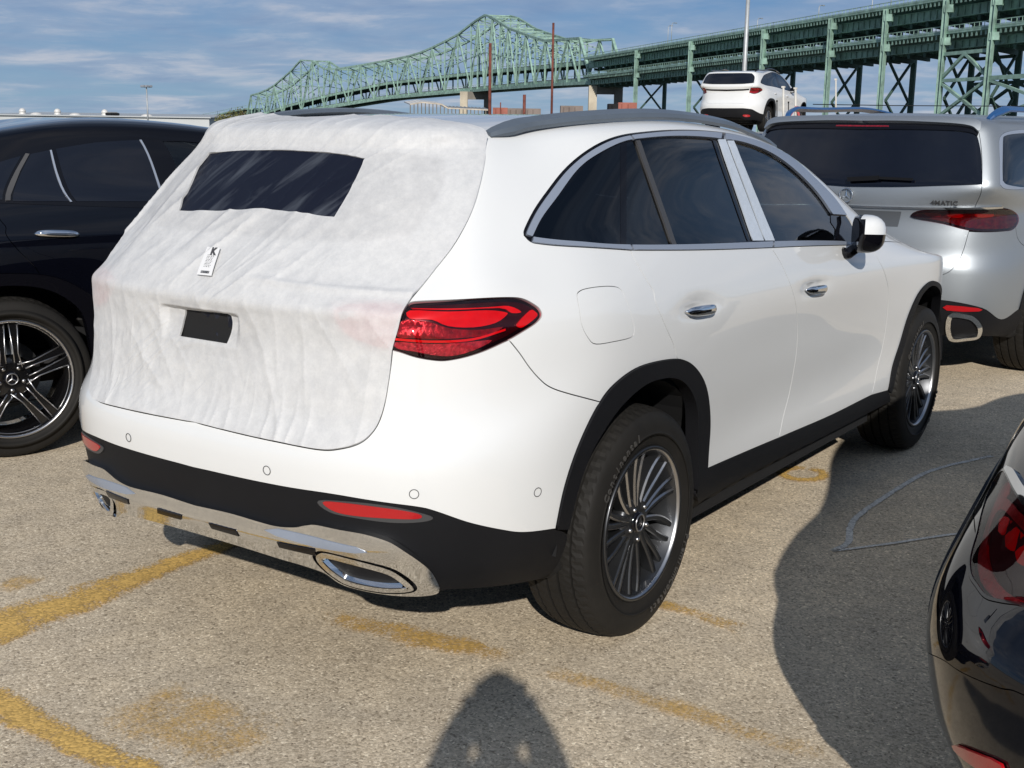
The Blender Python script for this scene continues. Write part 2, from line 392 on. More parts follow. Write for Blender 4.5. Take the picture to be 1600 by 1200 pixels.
def inset(S, L, d):
    """move a closed (u,v) outline inwards by d metres on the skin"""
    if d == 0: return L
    u, v = L[:, 0], L[:, 1]; a, b, n = S.frame(u, v)
    t = S(np.roll(u, -1), np.roll(v, -1)) - S(np.roll(u, 1), np.roll(v, 1)); t /= np.maximum(np.linalg.norm(t, axis=1, keepdims=True), 1e-9)
    w = np.cross(n, t) * (1 if area2(L) > 0 else -1) * d; out = L.copy()
    for i in range(len(L)):
        J = np.stack([a[i], b[i]], 1); out[i] += np.clip(np.linalg.lstsq(J, w[i], rcond=.02)[0], -.3, .3)
    out[np.abs(u) < 1e-3, 0] = 0.0
    out[np.abs(v - (S.nr - 1)) < 1e-3, 1] = S.nr - 1
    return out
SU, SV = .3, .1
def tri(outer, holes, du, dv, quadish=True):
    loops = [densify(outer, du, dv)] + [densify(h, du, dv) for h in holes]
    sc_ = np.array([SU / 1.0, SV / 1.0]); P = []; E = []; b = 0
    for L in loops:
        P.append(L); n = len(L); E += [(b + i, b + (i + 1) % n) for i in range(n)]; b += n
    B = np.vstack(P); lo = B.min(0); hi = B.max(0)
    gx = np.arange(lo[0] + du / 2, hi[0], du); gy = np.arange(lo[1] + dv / 2, hi[1], dv)
    if len(gx) and len(gy):
        X, Y = np.meshgrid(gx, gy); X = X + (np.arange(len(gy)) % 2)[:, None] * du * .5; G = np.stack([X.ravel(), Y.ravel()], 1)
        k = even_odd(loops[0], G)
        for h in loops[1:]: k &= ~even_odd(h, G)
        G = G[k]
        if len(G):
            W = np.array([1 / du, 1 / dv]); keep = np.ones(len(G), bool)
            for c in range(0, len(G), 2000):
                D = np.abs((G[c:c + 2000, None, :] - B[None]) * W).max(-1).min(1); keep[c:c + 2000] = D > .45
            G = G[keep]; B = np.vstack([B, G])
    r = delaunay_2d_cdt([Vector((p[0] * sc_[0], p[1] * sc_[1])) for p in B], E, [], 0, 1e-7)
    V = np.array([(v[0] / sc_[0], v[1] / sc_[1]) for v in r[0]]); F = np.array([f for f in r[2] if len(f) == 3])
    cen = V[F].mean(1); k = even_odd(loops[0], cen)
    for h in loops[1:]: k &= ~even_odd(h, cen)
    F = F[k]
    # counter-clockwise in (u,v)
    a = V[F[:, 1]] - V[F[:, 0]]; c = V[F[:, 2]] - V[F[:, 0]]; s_ = a[:, 0] * c[:, 1] - a[:, 1] * c[:, 0]
    F[s_ < 0] = F[s_ < 0][:, ::-1]; F = F[np.abs(s_) > 1e-9]
    return V, F, loops
def mk_mesh(name, V, F, N, mats, FM=None):
    me = bpy.data.meshes.new(name); me.from_pydata([tuple(p) for p in V.tolist()], [], [tuple(f) for f in F])
    for m in mats: me.materials.append(m)
    if FM is not None: me.polygons.foreach_set('material_index', FM)
    me.polygons.foreach_set('use_smooth', [True] * len(F)); me.update()
    me.normals_split_custom_set_from_vertices([tuple(n) for n in N.tolist()]); return me
def panel(S, name, outer, m, parent=None, holes=(), off=0.0, depth=.012, gap=.0, du=.16, dv=.45, sides='R', disp=None, edge=None, hole_gap=0.0, label=None, both_join=False):
    """a body panel cut out of the skin: outline (and holes) in (u,v), pulled off the skin by off, with a rim of its own depth.
    sides: 'R' right only, 'L' left only, 'RL' one object each side, 'J' both halves joined in one object, 'C' an outline that itself crosses the centre"""
    o2 = inset(S, outer, gap); h2 = [inset(S, h, -hole_gap) for h in holes]
    V, F, loops = tri(o2, h2, du, dv)
    def place(uv, o):
        u, v = uv[:, 0], uv[:, 1]; P = S(u, v); n = S.frame(u, v)[2]; o = np.full(len(uv), float(o))
        if disp is not None: o = o + disp(uv, P)
        return P + n * o[:, None], n
    P, N = place(V, off)
    if disp is not None:      # normals of the displaced sheet
        e = 4e-3; du_ = place(V + (e, 0), off)[0] - place(V - (e, 0), off)[0]; dv_ = place(V + (0, e), off)[0] - place(V - (0, e), off)[0]
        N = np.cross(du_, dv_); N /= np.maximum(np.linalg.norm(N, axis=1, keepdims=True), 1e-12)
    FF = [tuple(f) for f in F.tolist()]; FM = [0] * len(FF)
    PP = [P]; NN = [N]; b = len(P)
    if depth:
        for q, L in enumerate(loops):
            T, n = place(L, off); t = np.roll(T, -1, 0) - np.roll(T, 1, 0); t /= np.maximum(np.linalg.norm(t, axis=1, keepdims=True), 1e-9)
            w = np.cross(n, t); w *= -1 if area2(L) > 0 else 1
            if q: w = -w
            k = len(L); PP += [T, T - n * depth]; NN += [w, w]
            for i in range(k):
                j = (i + 1) % k
                if sides == 'J' and (max(abs(L[i][0]), abs(L[j][0])) < 1e-3 or min(L[i][1], L[j][1]) > S.nr - 1.001): continue
                f = (b + i, b + k + i, b + k + j, b + j)
                if (area2(L) > 0) != (q > 0): pass
                else: f = f[::-1]
                FF.append(f); FM.append(1 if edge is not None else 0)
            b += 2 * k
    P = np.vstack(PP); N = np.vstack(NN); mats = [m] + ([edge] if edge is not None else [])
    Pm = P * (1, -1, 1); Nm = N * (1, -1, 1); Fm = [f[::-1] for f in FF]; outs = []
    if sides == 'J':
        k = len(P); me = mk_mesh(name, np.vstack([P, Pm]), FF + [tuple(i + k for i in f) for f in Fm], np.vstack([N, Nm]), mats, FM * 2)
        outs.append(link(name, me, parent))
    else:
        if 'R' in sides or 'C' in sides: outs.append(link(name, mk_mesh(name, P, FF, N, mats, FM), parent))
        if 'L' in sides: outs.append(link(name, mk_mesh(name, Pm, Fm, Nm, mats, FM), parent))
    if label:
        for o in outs: o['label'] = label
    return outs[0]
def strip(S, path, w, off0, off1, n=1):
    pass
def bump2(uv, c, r, a):
    d = ((uv[:, 0] - c[0]) / r[0]) ** 2 + ((uv[:, 1] - c[1]) / r[1]) ** 2
    return a * np.exp(-d * 1.6)
K = {'s_tg_up': [[4.448, 16.653], [4.503, 15.715], [4.22, 14.256], [4.04, 13.337], [3.729, 12.372], [3.428, 11.572], [3.253, 10.746], [3.208, 10.426]], 's_tg_lamp': [[3.208, 10.426], [3.125, 9.658], [2.999, 8.979]], 's_tg_low': [[2.999, 8.979], [2.954, 8.23], [2.894, 7.457], [2.791, 6.689], [2.614, 6.086], [2.304, 5.722], [1.998, 5.581], [1.388, 5.637], [0.789, 5.699], [0.143, 5.8]], 'lamp_top': [[3.208, 10.426], [3.331, 10.518], [3.88, 10.577], [4.617, 10.599], [5.172, 10.542], [5.441, 10.422], [5.637, 10.146], [5.695, 9.948], [5.686, 9.767], [5.574, 9.57], [5.355, 9.361], [5.068, 9.116]], 'lamp_bot': [[5.068, 9.116], [4.688, 8.881], [4.371, 8.75], [4.045, 8.683], [3.817, 8.7], [3.456, 8.797], [3.146, 8.932], [2.999, 8.979]], 's_bq': [[5.068, 9.116], [5.241, 8.648], [5.412, 8.128], [5.6, 7.656], [5.774, 7.329], [6.08, 6.944], [6.739, 6.2]], 'arch_out': [[5.981, 2.795], [6.144, 3.935], [6.414, 5.127], [6.739, 6.2], [7.038, 6.722], [7.484, 7.041], [8.057, 6.967], [8.443, 6.657], [8.788, 5.881], [9.006, 4.999], [9.133, 3.81], [9.099, 2.484]], 'arch_in': [[6.199, 2.696], [6.383, 3.811], [6.591, 4.647], [6.827, 5.247], [7.155, 5.861], [7.604, 6.299], [8.038, 6.268], [8.366, 5.945], [8.644, 5.283], [8.8, 4.46], [8.876, 2.847], [8.902, 1.911]], 's_qd': [[7.791, 11.538], [7.763, 10.995], [7.823, 10.377], [7.876, 10.041], [7.869, 9.552], [8.013, 8.486], [8.182, 7.503], [8.248, 6.815]], 's_dd': [[10.366, 11.141], [10.561, 10.295], [10.709, 8.978], [10.899, 7.227], [11.04, 5.87], [11.088, 4.537], [11.055, 3.526], [10.895, 2.692], [10.804, 2.233]], 's_df': [[13.217, 10.127], [13.391, 8.562], [13.602, 6.886], [13.703, 5.428], [13.709, 4.07], [13.573, 2.927], [13.451, 2.14]], 'sill_top': [[9.099, 2.484], [9.93, 2.352], [10.804, 2.233], [12.237, 2.105], [13.451, 2.14], [14.004, 2.015]], 'sill_bot': [[9.057, 1.437], [9.878, 1.476], [11.119, 1.392], [12.678, 1.3], [14.304, 1.32]], 'farch_out': [[14.004, 2.015], [14.071, 2.864], [14.279, 3.91], [14.476, 5.252], [14.81, 6.338], [15.272, 6.85], [15.739, 6.657]], 'farch_in': [[14.25, 3.316], [14.78, 5.784], [15.425, 6.201]], 'belt': [[5.628, 12.433], [5.822, 12.214], [6.159, 12.077], [7.791, 11.538], [8.597, 11.414], [10.366, 11.141], [11.53, 10.992], [12.572, 10.882]], 'win_out': [[5.628, 12.433], [5.647, 12.618], [5.926, 13.149], [6.345, 13.741], [6.785, 14.396], [7.234, 14.943], [7.661, 15.335], [8.032, 15.542], [8.492, 15.643], [9.115, 15.752], [10.062, 15.853], [10.597, 15.827], [11.168, 15.683], [11.731, 15.327], [12.089, 14.493], [12.358, 13.67], [12.378, 12.737]], 'win_in': [[5.844, 12.364], [6.107, 12.861], [6.581, 13.509], [7.074, 14.345], [7.486, 14.811], [7.976, 15.211], [8.321, 15.306], [9.044, 15.401], [9.855, 15.41], [10.411, 15.356], [10.973, 15.055], [11.403, 14.461], [11.748, 13.602], [11.882, 12.659], [12.161, 11.43]], 'win_bot': [[5.844, 12.345], [6.901, 12.011], [7.842, 11.749], [10.17, 11.488], [12.149, 11.152]], 'quarter_bar': [[8.003, 15.236], [7.742, 11.788]], 'divider': [[8.279, 15.252], [8.315, 14.639], [8.377, 14.115], [8.442, 13.648], [8.501, 13.205], [8.547, 12.756], [8.576, 12.268], [8.575, 11.677]], 'rglass_edge': [[9.729, 15.379], [9.954, 11.538]], 'strip1': [[9.804, 15.365], [9.962, 15.407], [10.211, 11.546], [9.995, 11.594]], 'strip2': [[9.996, 15.352], [10.141, 15.396], [10.436, 11.493], [10.237, 11.54]], 'fuel': [[6.438, 10.153], [6.539, 10.4], [6.792, 10.444], [7.136, 10.389], [7.285, 10.251], [7.317, 9.903], [7.384, 8.94], [7.385, 8.533], [7.306, 8.356], [6.994, 8.355], [6.65, 8.418], [6.51, 8.675], [6.391, 9.318]], 'handle1': [[8.374, 9.252], [8.355, 8.746], [9.059, 8.428], [9.064, 8.925], [8.705, 9.581]], 'handle2': [[10.979, 8.95], [10.983, 8.384], [11.636, 8.091], [11.621, 8.608], [11.286, 9.273]], 'black_top': [[0.175, 4.083], [1.41, 4.098], [2.201, 4.108], [2.933, 4.028], [3.662, 3.907], [4.002, 3.751], [4.501, 3.385], [5.013, 3.082], [5.387, 2.909], [5.981, 2.777]], 'black_bot': [[5.981, 2.777], [6.202, 2.536], [6.192, 2.179], [6.053, 1.629], [5.818, 1.273], [5.194, 1.303], [4.072, 1.488]], 'chrome_top': [[0.086, 2.999], [0.574, 3.037], [1.026, 2.998], [1.304, 2.984], [1.581, 3.048], [1.763, 3.16], [1.956, 3.234], [2.343, 3.203], [2.734, 3.165], [3.069, 3.064], [3.296, 2.926], [3.62, 2.579], [3.818, 2.243], [3.904, 1.917], [3.931, 1.726]], 'chrome_bot': [[3.931, 1.726], [3.86, 1.526], [3.567, 1.461], [3.172, 1.471], [2.62, 1.52], [2.208, 1.613], [2.043, 1.728], [1.901, 1.973], [1.766, 2.074], [1.288, 2.073], [0.83, 2.107], [0.753, 2.235], [0.389, 2.227], [0.244, 2.138], [-0.202, 2.197]], 'slot_a': [[0.229, 2.67], [0.667, 2.672], [0.696, 2.511], [0.261, 2.525]], 'slot_b': [[1.306, 2.623], [1.897, 2.634], [1.883, 2.444], [1.516, 2.461], [1.316, 2.473]], 'ch_recess': [[1.121, 2.844], [1.33, 2.942], [1.94, 2.934], [2.591, 2.837], [2.786, 2.73], [2.574, 2.683], [1.914, 2.69], [1.312, 2.763]], 'tip_out': [[1.888, 2.479], [2.111, 2.556], [2.994, 2.35], [3.313, 2.107], [3.477, 1.782], [3.345, 1.634], [2.82, 1.577], [2.259, 1.67], [2.036, 1.864], [1.882, 2.131], [1.833, 2.326]], 'tip_in': [[1.981, 2.266], [2.194, 2.373], [2.955, 2.12], [3.169, 1.857], [3.115, 1.734], [2.406, 1.789], [2.114, 1.963]], 'refl': [[2.093, 3.883], [2.668, 3.905], [3.335, 3.827], [3.708, 3.709], [3.682, 3.583], [3.101, 3.577], [2.426, 3.593], [2.158, 3.699]], 'refl_rim': [[1.987, 3.874], [2.671, 3.959], [3.337, 3.881], [3.885, 3.649], [3.839, 3.507], [3.317, 3.449], [2.645, 3.505], [2.151, 3.589]], 'sensors': [[3.64, 4.267], [1.198, 4.49], [5.655, 3.974]], 'filmwin': [[-0.212, 15.107], [0.318, 15.092], [0.84, 15.02], [1.309, 14.828], [1.363, 13.757], [1.349, 12.826], [0.872, 12.878], [0.357, 12.905], [0.052, 12.883]], 'filmwin_left': [[-1.532, 14.823], [-1.372, 12.699]], 'plate': [[-0.424, 9.485], [0.352, 9.599], [0.321, 8.648], [-0.479, 8.65], [-0.654, 9.53]], 'sticker': [[-0.299, 11.592], [-0.091, 11.589], [0.028, 10.681], [-0.21, 10.689]], 'ledge': [[-1.387, 9.669], [-0.029, 9.774], [0.985, 9.814], [1.567, 9.596], [2.381, 9.144], [2.904, 9.102]], 'rail': [[4.04, 17.047], [5.465, 16.9], [6.824, 16.953], [7.367, 16.804], [8.029, 16.819], [8.665, 16.714], [9.753, 16.997], [10.25, 16.5], [10.75, 16.25], [11.0, 16.0]], 'fabtop': [[-0.702, 18.643], [1.914, 18.866], [3.36, 17.948], [4.267, 16.926]], 'fabL': [[-2.754, 9.004], [-2.093, 6.54], [-1.584, 5.978], [-0.741, 5.817]], 'mirror': [[12.236, 11.221], [13.563, 10.724]], 'lampbar': [[3.281, 10.24], [3.988, 10.199], [4.681, 10.182], [5.038, 10.059], [5.072, 9.941], [4.869, 9.693], [4.497, 9.601], [4.061, 9.685], [3.753, 9.907], [3.328, 9.949]], 'lampstrip': [[3.268, 10.303], [4.669, 10.274], [5.1, 10.255], [5.335, 10.004], [5.155, 9.994], [4.915, 10.216], [3.976, 10.243]], 'lamptail': [[5.277, 9.616], [5.566, 9.886], [5.592, 9.789], [5.303, 9.459]], 'lampline': [[3.057, 9.301], [3.83, 9.228], [4.49, 9.242], [5.026, 9.454]], 'lamplow': [[3.066, 9.206], [3.828, 9.152], [4.488, 9.164], [4.802, 9.151], [4.479, 8.899], [4.047, 8.789], [3.457, 8.94], [3.086, 9.021]], 'q_l': [[7.976, 15.211], [7.929, 14.619], [7.914, 14.106], [7.905, 13.647], [7.892, 13.212], [7.865, 12.779], [7.814, 12.32], [7.715, 11.791]], 'q_r': [[8.062, 15.226], [8.012, 14.629], [7.994, 14.114], [7.984, 13.652], [7.969, 13.215], [7.941, 12.779], [7.889, 12.317], [7.79, 11.782]], 'rg_r': [[9.715, 15.375], [9.697, 14.726], [9.717, 14.184], [9.756, 13.702], [9.801, 13.242], [9.842, 12.765], [9.88, 12.228], [9.929, 11.544]], 's1_l': [[9.804, 15.365], [9.781, 14.724], [9.797, 14.187], [9.831, 13.711], [9.872, 13.257], [9.911, 12.787], [9.946, 12.261], [9.995, 11.594]], 's1_r': [[9.962, 15.407], [9.938, 14.749], [9.958, 14.202], [9.998, 13.718], [10.046, 13.258], [10.092, 12.78], [10.139, 12.239], [10.211, 11.546]], 's2_l': [[9.996, 15.352], [9.974, 14.71], [9.992, 14.173], [10.031, 13.696], [10.076, 13.24], [10.12, 12.766], [10.165, 12.229], [10.237, 11.54]], 's2_r': [[10.141, 15.396], [10.116, 14.736], [10.138, 14.189], [10.181, 13.704], [10.232, 13.242], [10.282, 12.759], [10.339, 12.208], [10.436, 11.493]]}
K2 = {'g_win': [[-1.979, 14.713], [-0.738, 15.283], [1.191, 15.552], [2.714, 15.444], [3.417, 15.205], [3.677, 14.864], [3.775, 13.395], [3.784, 11.571], [1.36, 11.246], [-0.475, 11.017]], 'g_band': [[-2.085, 14.535], [-1.543, 15.365], [-0.589, 15.866], [1.185, 16.178], [2.746, 15.94], [3.459, 15.651], [3.733, 15.148], [3.677, 14.864], [3.417, 15.205], [2.714, 15.444], [1.191, 15.552], [-0.738, 15.283], [-1.969, 14.656]], 'g_lamp': [[1.727, 9.458], [2.084, 9.793], [3.361, 10.0], [5.016, 9.959], [5.583, 9.619], [5.707, 8.934], [5.482, 8.396], [5.044, 8.378], [3.733, 8.572], [2.738, 8.923], [1.824, 9.171]], 'g_l1': [[2.149, 9.584], [2.618, 9.579], [2.586, 9.364], [2.195, 9.375]], 'g_l2': [[2.859, 9.636], [3.427, 9.576], [3.39, 9.364], [2.921, 9.385]], 'g_l3': [[3.948, 9.623], [4.634, 9.592], [4.534, 9.382], [4.015, 9.409]], 'g_seam': [[3.787, 11.485], [3.88, 10.008], [3.736, 8.496], [3.536, 7.23], [3.157, 5.074]], 'g_black': [[3.099, 3.434], [4.375, 3.091], [5.305, 2.283], [6.43, 1.579]], 'g_exh': [[3.187, 2.654], [3.878, 2.714], [4.238, 2.431], [4.451, 1.952], [4.403, 1.372], [3.963, 1.205], [3.166, 1.203]], 'g_refl': [[3.128, 3.178], [4.232, 3.061], [4.27, 2.882], [3.136, 2.893]], 'g_chrome': [[0.065, 9.77], [1.72, 9.844], [5.009, 10.048]], 'g_star': [[0.226, 10.487]], 'g_4m': [[2.274, 10.355], [3.068, 10.406], [2.68, 10.218]], 'g_wiper': [[0.193, 11.41], [1.021, 11.62], [1.738, 11.632]], 'g_brake': [[-0.684, 15.781], [1.13, 15.92], [1.134, 15.621], [-0.615, 15.492]], 'g_qwin': [[4.899, 14.491], [5.282, 15.085], [5.983, 15.388], [7.146, 15.599], [6.78, 10.983], [5.194, 11.238], [4.774, 11.56]], 'g_qin': [[5.231, 14.643], [5.5, 14.969], [6.259, 15.14], [7.157, 15.266], [6.896, 11.195], [5.383, 11.444], [4.945, 11.727]], 'g_rail': [[3.411, 16.958], [7.752, 18.495], [8.501, 18.249], [8.75, 17.75]], 'g_plate': [[0.557, 9.485], [1.584, 9.614], [1.366, 8.796], [0.582, 8.615]], 'l_w0': [[7.924, 13.83], [8.207, 14.15], [7.965, 11.698]], 'l_strip0': [[8.255, 14.244], [8.311, 14.198], [8.066, 11.655], [8.0, 11.648]], 'l_w1': [[8.329, 14.195], [8.572, 14.358], [8.767, 11.678], [8.092, 11.604]], 'l_s1': [[8.589, 14.356], [8.787, 11.626]], 'l_w2': [[8.654, 14.415], [9.158, 14.728], [9.704, 14.922], [9.825, 11.766], [8.848, 11.686]], 'l_s2': [[9.712, 14.924], [9.839, 11.821]], 'l_w3': [[9.983, 14.9], [10.36, 14.963], [10.708, 14.761], [11.07, 14.148], [11.338, 13.302], [10.159, 11.896]], 'l_handle': [[8.273, 9.684], [8.787, 9.561]], 'l_gap': [[7.959, 11.428], [7.931, 10.496], [7.983, 9.741], [8.083, 8.583], [8.161, 7.732]], 'l_arch': [[7.739, 6.959], [8.239, 6.676], [8.564, 6.11], [8.796, 4.916], [8.903, 3.08], [8.926, 1.328]], 'l_edge': [[7.753, 16.019], [8.598, 16.066], [9.492, 16.082], [10.339, 16.163], [10.857, 15.779]], 'r_lamp': [[5.748, 8.56], [5.997, 8.003], [5.874, 7.391], [5.35, 6.936], [5.102, 6.516], [4.812, 6.351], [4.55, 6.387], [4.26, 6.44], [3.966, 6.7], [3.62, 6.989]], 'r_chrome': [[5.628, 8.664], [5.187, 8.765], [4.587, 8.787]], 'r_glass': [[6.085, 9.392], [5.642, 9.139], [5.053, 8.933], [4.715, 8.936]], 'r_seam': [[4.56, 4.059], [4.071, 4.297], [3.413, 4.618], [3.086, 4.789]], 'r_refl': [[4.127, 2.511], [3.603, 2.853], [3.275, 2.91]]}

# ------------------------------------------------------------ ground
def asphalt():
    m, n, l, o = nt('old_asphalt'); b = n.new('ShaderNodeBsdfPrincipled'); l.new(b.outputs[0], o.inputs[0]); t = n.new('ShaderNodeTexCoord')
    def tex(kind, sc_, **kw):
        x = n.new('ShaderNodeTex' + kind); x.inputs['Scale'].default_value = sc_
        for a, v in kw.items(): x.inputs[a].default_value = v
        l.new(t.outputs['Object'], x.inputs['Vector']); return x
    def ramp(src, st):
        r = n.new('ShaderNodeValToRGB'); e = r.color_ramp.elements
        while len(e) < len(st): e.new(.5)
        for k_, (p, c) in enumerate(st): e[k_].position = p; e[k_].color = (*c, 1)
        l.new(src, r.inputs[0]); return r
    v = tex('Voronoi', 150); v2 = tex('Voronoi', 85)
    st = ramp(v.outputs['Color'], [(0.0, (.15, .125, .10)), (.20, (.30, .262, .212)), (.5, (.40, .352, .288)), (.80, (.47, .42, .35)), (1.0, (.70, .65, .56))])
    n1_ = tex('Noise', 330, Detail=3, Roughness=.7); n2_ = tex('Noise', .55, Detail=6, Roughness=.6); n3_ = tex('Noise', 5.0, Detail=6, Roughness=.65)
    big = ramp(n2_.outputs['Fac'], [(.35, (1.55, 1.47, 1.31)), (.65, (1.90, 1.82, 1.65))]); mid = ramp(n3_.outputs['Fac'], [(.3, (.84, .84, .85)), (.7, (1.10, 1.09, 1.07))])
    fin = ramp(n1_.outputs['Fac'], [(.30, (.62, .61, .6)), (.55, (1.05, 1.04, 1.02)), (.75, (1.25, 1.24, 1.2))])
    def mul(a, b_, f=1.0):
        x = n.new('ShaderNodeMix'); x.data_type = 'RGBA'; x.blend_type = 'MULTIPLY'; x.inputs[0].default_value = f; l.new(a, x.inputs[6]); l.new(b_, x.inputs[7]); return x.outputs[2]
    c = mul(mul(mul(st.outputs[0], big.outputs[0]), mid.outputs[0]), fin.outputs[0], .8)
    # dark pits between the stones
    pit = ramp(v2.outputs['Distance'], [(.0, (1, 1, 1)), (.66, (1, 1, 1)), (.90, (.5, .48, .45))]); c = mul(c, pit.outputs[0], .55)
    l.new(c, b.inputs['Base Color']); b.inputs['Roughness'].default_value = .85; b.inputs['Specular IOR Level'].default_value = .25
    ad_ = n.new('ShaderNodeMath'); ad_.operation = 'MULTIPLY_ADD'; ad_.inputs[1].default_value = -1.0; l.new(v.outputs['Distance'], ad_.inputs[0]); l.new(n1_.outputs['Fac'], ad_.inputs[2])
    bp = n.new('ShaderNodeBump'); bp.inputs['Strength'].default_value = .45; bp.inputs['Distance'].default_value = .0025; l.new(ad_.outputs[0], bp.inputs['Height']); l.new(bp.outputs[0], b.inputs['Normal'])
    return m
MT['asphalt'] = asphalt()
mb = MB(); mb.add([(-60, -60, 0), (90, -60, 0), (90, 90, 0), (-60, 90, 0)], [(0, 1, 2, 3)], MT['asphalt'], False)
tag(mb.build('car_park_ground'), kind='structure')
mb = MB(); mb.add([(-3000, -3000, -.25), (6000, -3000, -.25), (6000, 6000, -.25), (-3000, 6000, -.25)], [(0, 1, 2, 3)], mat('far_ground', (.09, .10, .09), .9, var=.3, vscale=.02), False)
tag(mb.build('far_ground'), kind='structure')
def worn(name, col, lo, hi, scale=7.0, mul_=1.0):
    """faded paint: the colour breaks up over the stones, the rest is bare ground"""
    m, n, l, o = nt(name); b = n.new('ShaderNodeBsdfPrincipled'); t = n.new('ShaderNodeTexCoord'); tr = n.new('ShaderNodeBsdfTransparent')
    a = n.new('ShaderNodeTexNoise'); a.inputs['Scale'].default_value = scale; a.inputs['Detail'].default_value = 12; a.inputs['Roughness'].default_value = .78; l.new(t.outputs['Object'], a.inputs['Vector'])
    v = n.new('ShaderNodeTexVoronoi'); v.inputs['Scale'].default_value = 105; l.new(t.outputs['Object'], v.inputs['Vector'])
    at = n.new('ShaderNodeAttribute'); at.attribute_name = 'edge'
    s1 = n.new('ShaderNodeMath'); s1.operation = 'MULTIPLY_ADD'; s1.inputs[1].default_value = -.30; l.new(v.outputs['Distance'], s1.inputs[0]); l.new(a.outputs['Fac'], s1.inputs[2])
    s2 = n.new('ShaderNodeMath'); s2.operation = 'MULTIPLY_ADD'; s2.inputs[1].default_value = .25; l.new(at.outputs['Fac'], s2.inputs[0]); l.new(s1.outputs[0], s2.inputs[2])
    r = n.new('ShaderNodeMapRange'); r.inputs[1].default_value = lo; r.inputs[2].default_value = hi; l.new(s2.outputs[0], r.inputs[0])
    cr_ = n.new('ShaderNodeValToRGB'); cr_.color_ramp.elements[0].color = (*[c * .62 for c in col], 1); cr_.color_ramp.elements[1].color = (*[min(1, c * 1.2) for c in col], 1); l.new(v.outputs['Color'], cr_.inputs[0]); l.new(cr_.outputs[0], b.inputs['Base Color']); b.inputs['Roughness'].default_value = .7
    x = n.new('ShaderNodeMath'); x.operation = 'MULTIPLY'; x.inputs[1].default_value = mul_; x.use_clamp = True; l.new(r.outputs[0], x.inputs[0])
    mi = n.new('ShaderNodeMixShader'); l.new(x.outputs[0], mi.inputs[0]); l.new(tr.outputs[0], mi.inputs[1]); l.new(b.outputs[0], mi.inputs[2]); l.new(mi.outputs[0], o.inputs[0])
    bp = n.new('ShaderNodeBump'); bp.inputs['Strength'].default_value = .4; bp.inputs['Distance'].default_value = .003; l.new(v.outputs['Distance'], bp.inputs['Height']); bp.invert = True; l.new(bp.outputs[0], b.inputs['Normal']); return m
YEL = (.80, .51, .15)
MT['yel'] = worn('yellow_line_paint', YEL, .24, .44, mul_=.95); MT['yel_faint'] = worn('faded_yellow_paint', YEL, .34, .60, 5, mul_=.6); MT['yel_mid'] = worn('worn_yellow_paint', YEL, .33, .57, 6, mul_=.8)
MT['chalk'] = worn('chalk_scratch', (.80, .78, .72), .12, .30, 12, mul_=.9)
def decal(name, left, right, m, label, cat='road marking', z=.004, group=None):
    """a strip between two edge curves on the ground, with an 'edge' weight that is 0 on the rim"""
    L = cr(left, 8); R_ = cr(right, 8); N = max(len(L), len(R_)); tt = np.linspace(0, 1, N)
    rs = lambda A: np.stack([np.interp(tt, np.linspace(0, 1, len(A)), A[:, i]) for i in (0, 1)], 1)
    L, R_ = rs(L), rs(R_); V = []; W = []; q = 7
    for i in range(N):
        for j in range(q):
            s_ = j / (q - 1); p = L[i] * (1 - s_) + R_[i] * s_; V.append((p[0], p[1], z)); W.append(min(1, 3 * min(s_, 1 - s_), 6 * min(tt[i], 1 - tt[i]) + .0) - .5)
    F = [(i * q + j, (i + 1) * q + j, (i + 1) * q + j + 1, i * q + j + 1) for i in range(N - 1) for j in range(q - 1)]
    a, b, c = (np.array(V[k_]) for k_ in F[0][:3])
    if np.cross(b - a, c - a)[2] < 0: F = [f[::-1] for f in F]
    mb = MB(); mb.add(V, F, m, False); o = mb.build(name); at = o.data.attributes.new('edge', 'FLOAT', 'POINT'); at.data.foreach_set('value', W)
    return tag(o, label, cat, group)
decal('parking_line', [(-1.35, .93), (-1.08, .88), (-.74, .83), (-.36, .81), (.3, .76)], [(-1.55, .56), (-1.27, .59), (-.93, .60), (-.42, .67), (.3, .64)], MT['yel'], 'yellow parking line running under the left of the white SUV\'s bumper', )
decal('parking_line', [(-1.38, .70), (-1.40, .38), (-1.44, 0), (-1.43, -.36), (-1.42, -.8)], [(-1.52, .70), (-1.55, .38), (-1.55, .0), (-1.54, -.36), (-1.53, -.8)], MT['yel'], 'broken yellow line across the bottom left corner of the ground')
decal('faded_marking', [(-1.02, .02), (-1.04, -.22), (-1.04, -.50)], [(-1.42, .0), (-1.45, -.25), (-1.42, -.52)], MT['yel_faint'], 'worn yellow patch left of the photographer\'s shadow')
decal('faded_marking', [(-.44, .02), (-.36, -.35), (-.33, -.72)], [(-.56, -.02), (-.55, -.40), (-.45, -.72)], MT['yel_mid'], 'faded yellow stripe just behind the chrome exhaust')
decal('faded_marking', [(-.36, -.80), (-.33, -1.2), (-.36, -1.75)], [(-.47, -.80), (-.46, -1.2), (-.50, -1.75)], MT['yel_faint'], 'very faint yellow stripe right of the photographer\'s shadow')
decal('faded_marking', [(.30, -.80), (.30, -.98), (.27, -1.20)], [(.20, -.84), (.18, -1.0), (.14, -1.20)], MT['yel_mid'], 'small yellow flecks beside the rear wheel of the white SUV')
decal('faded_marking', [(-.86, 1.10), (-.80, .97)], [(-1.05, 1.05), (-1.0, .93)], MT['yel_faint'], 'faint yellow mark above the left parking line')
ring = lambda r, n_=24: [(2.07 + r * 1.15 * math.cos(t), -.655 + r * math.sin(t)) for t in np.linspace(.3, 2 * math.pi + .1, n_)]
decal('painted_ring', ring(.125), ring(.062), MT['yel'], 'yellow painted ring on the ground beside the sill of the white SUV')
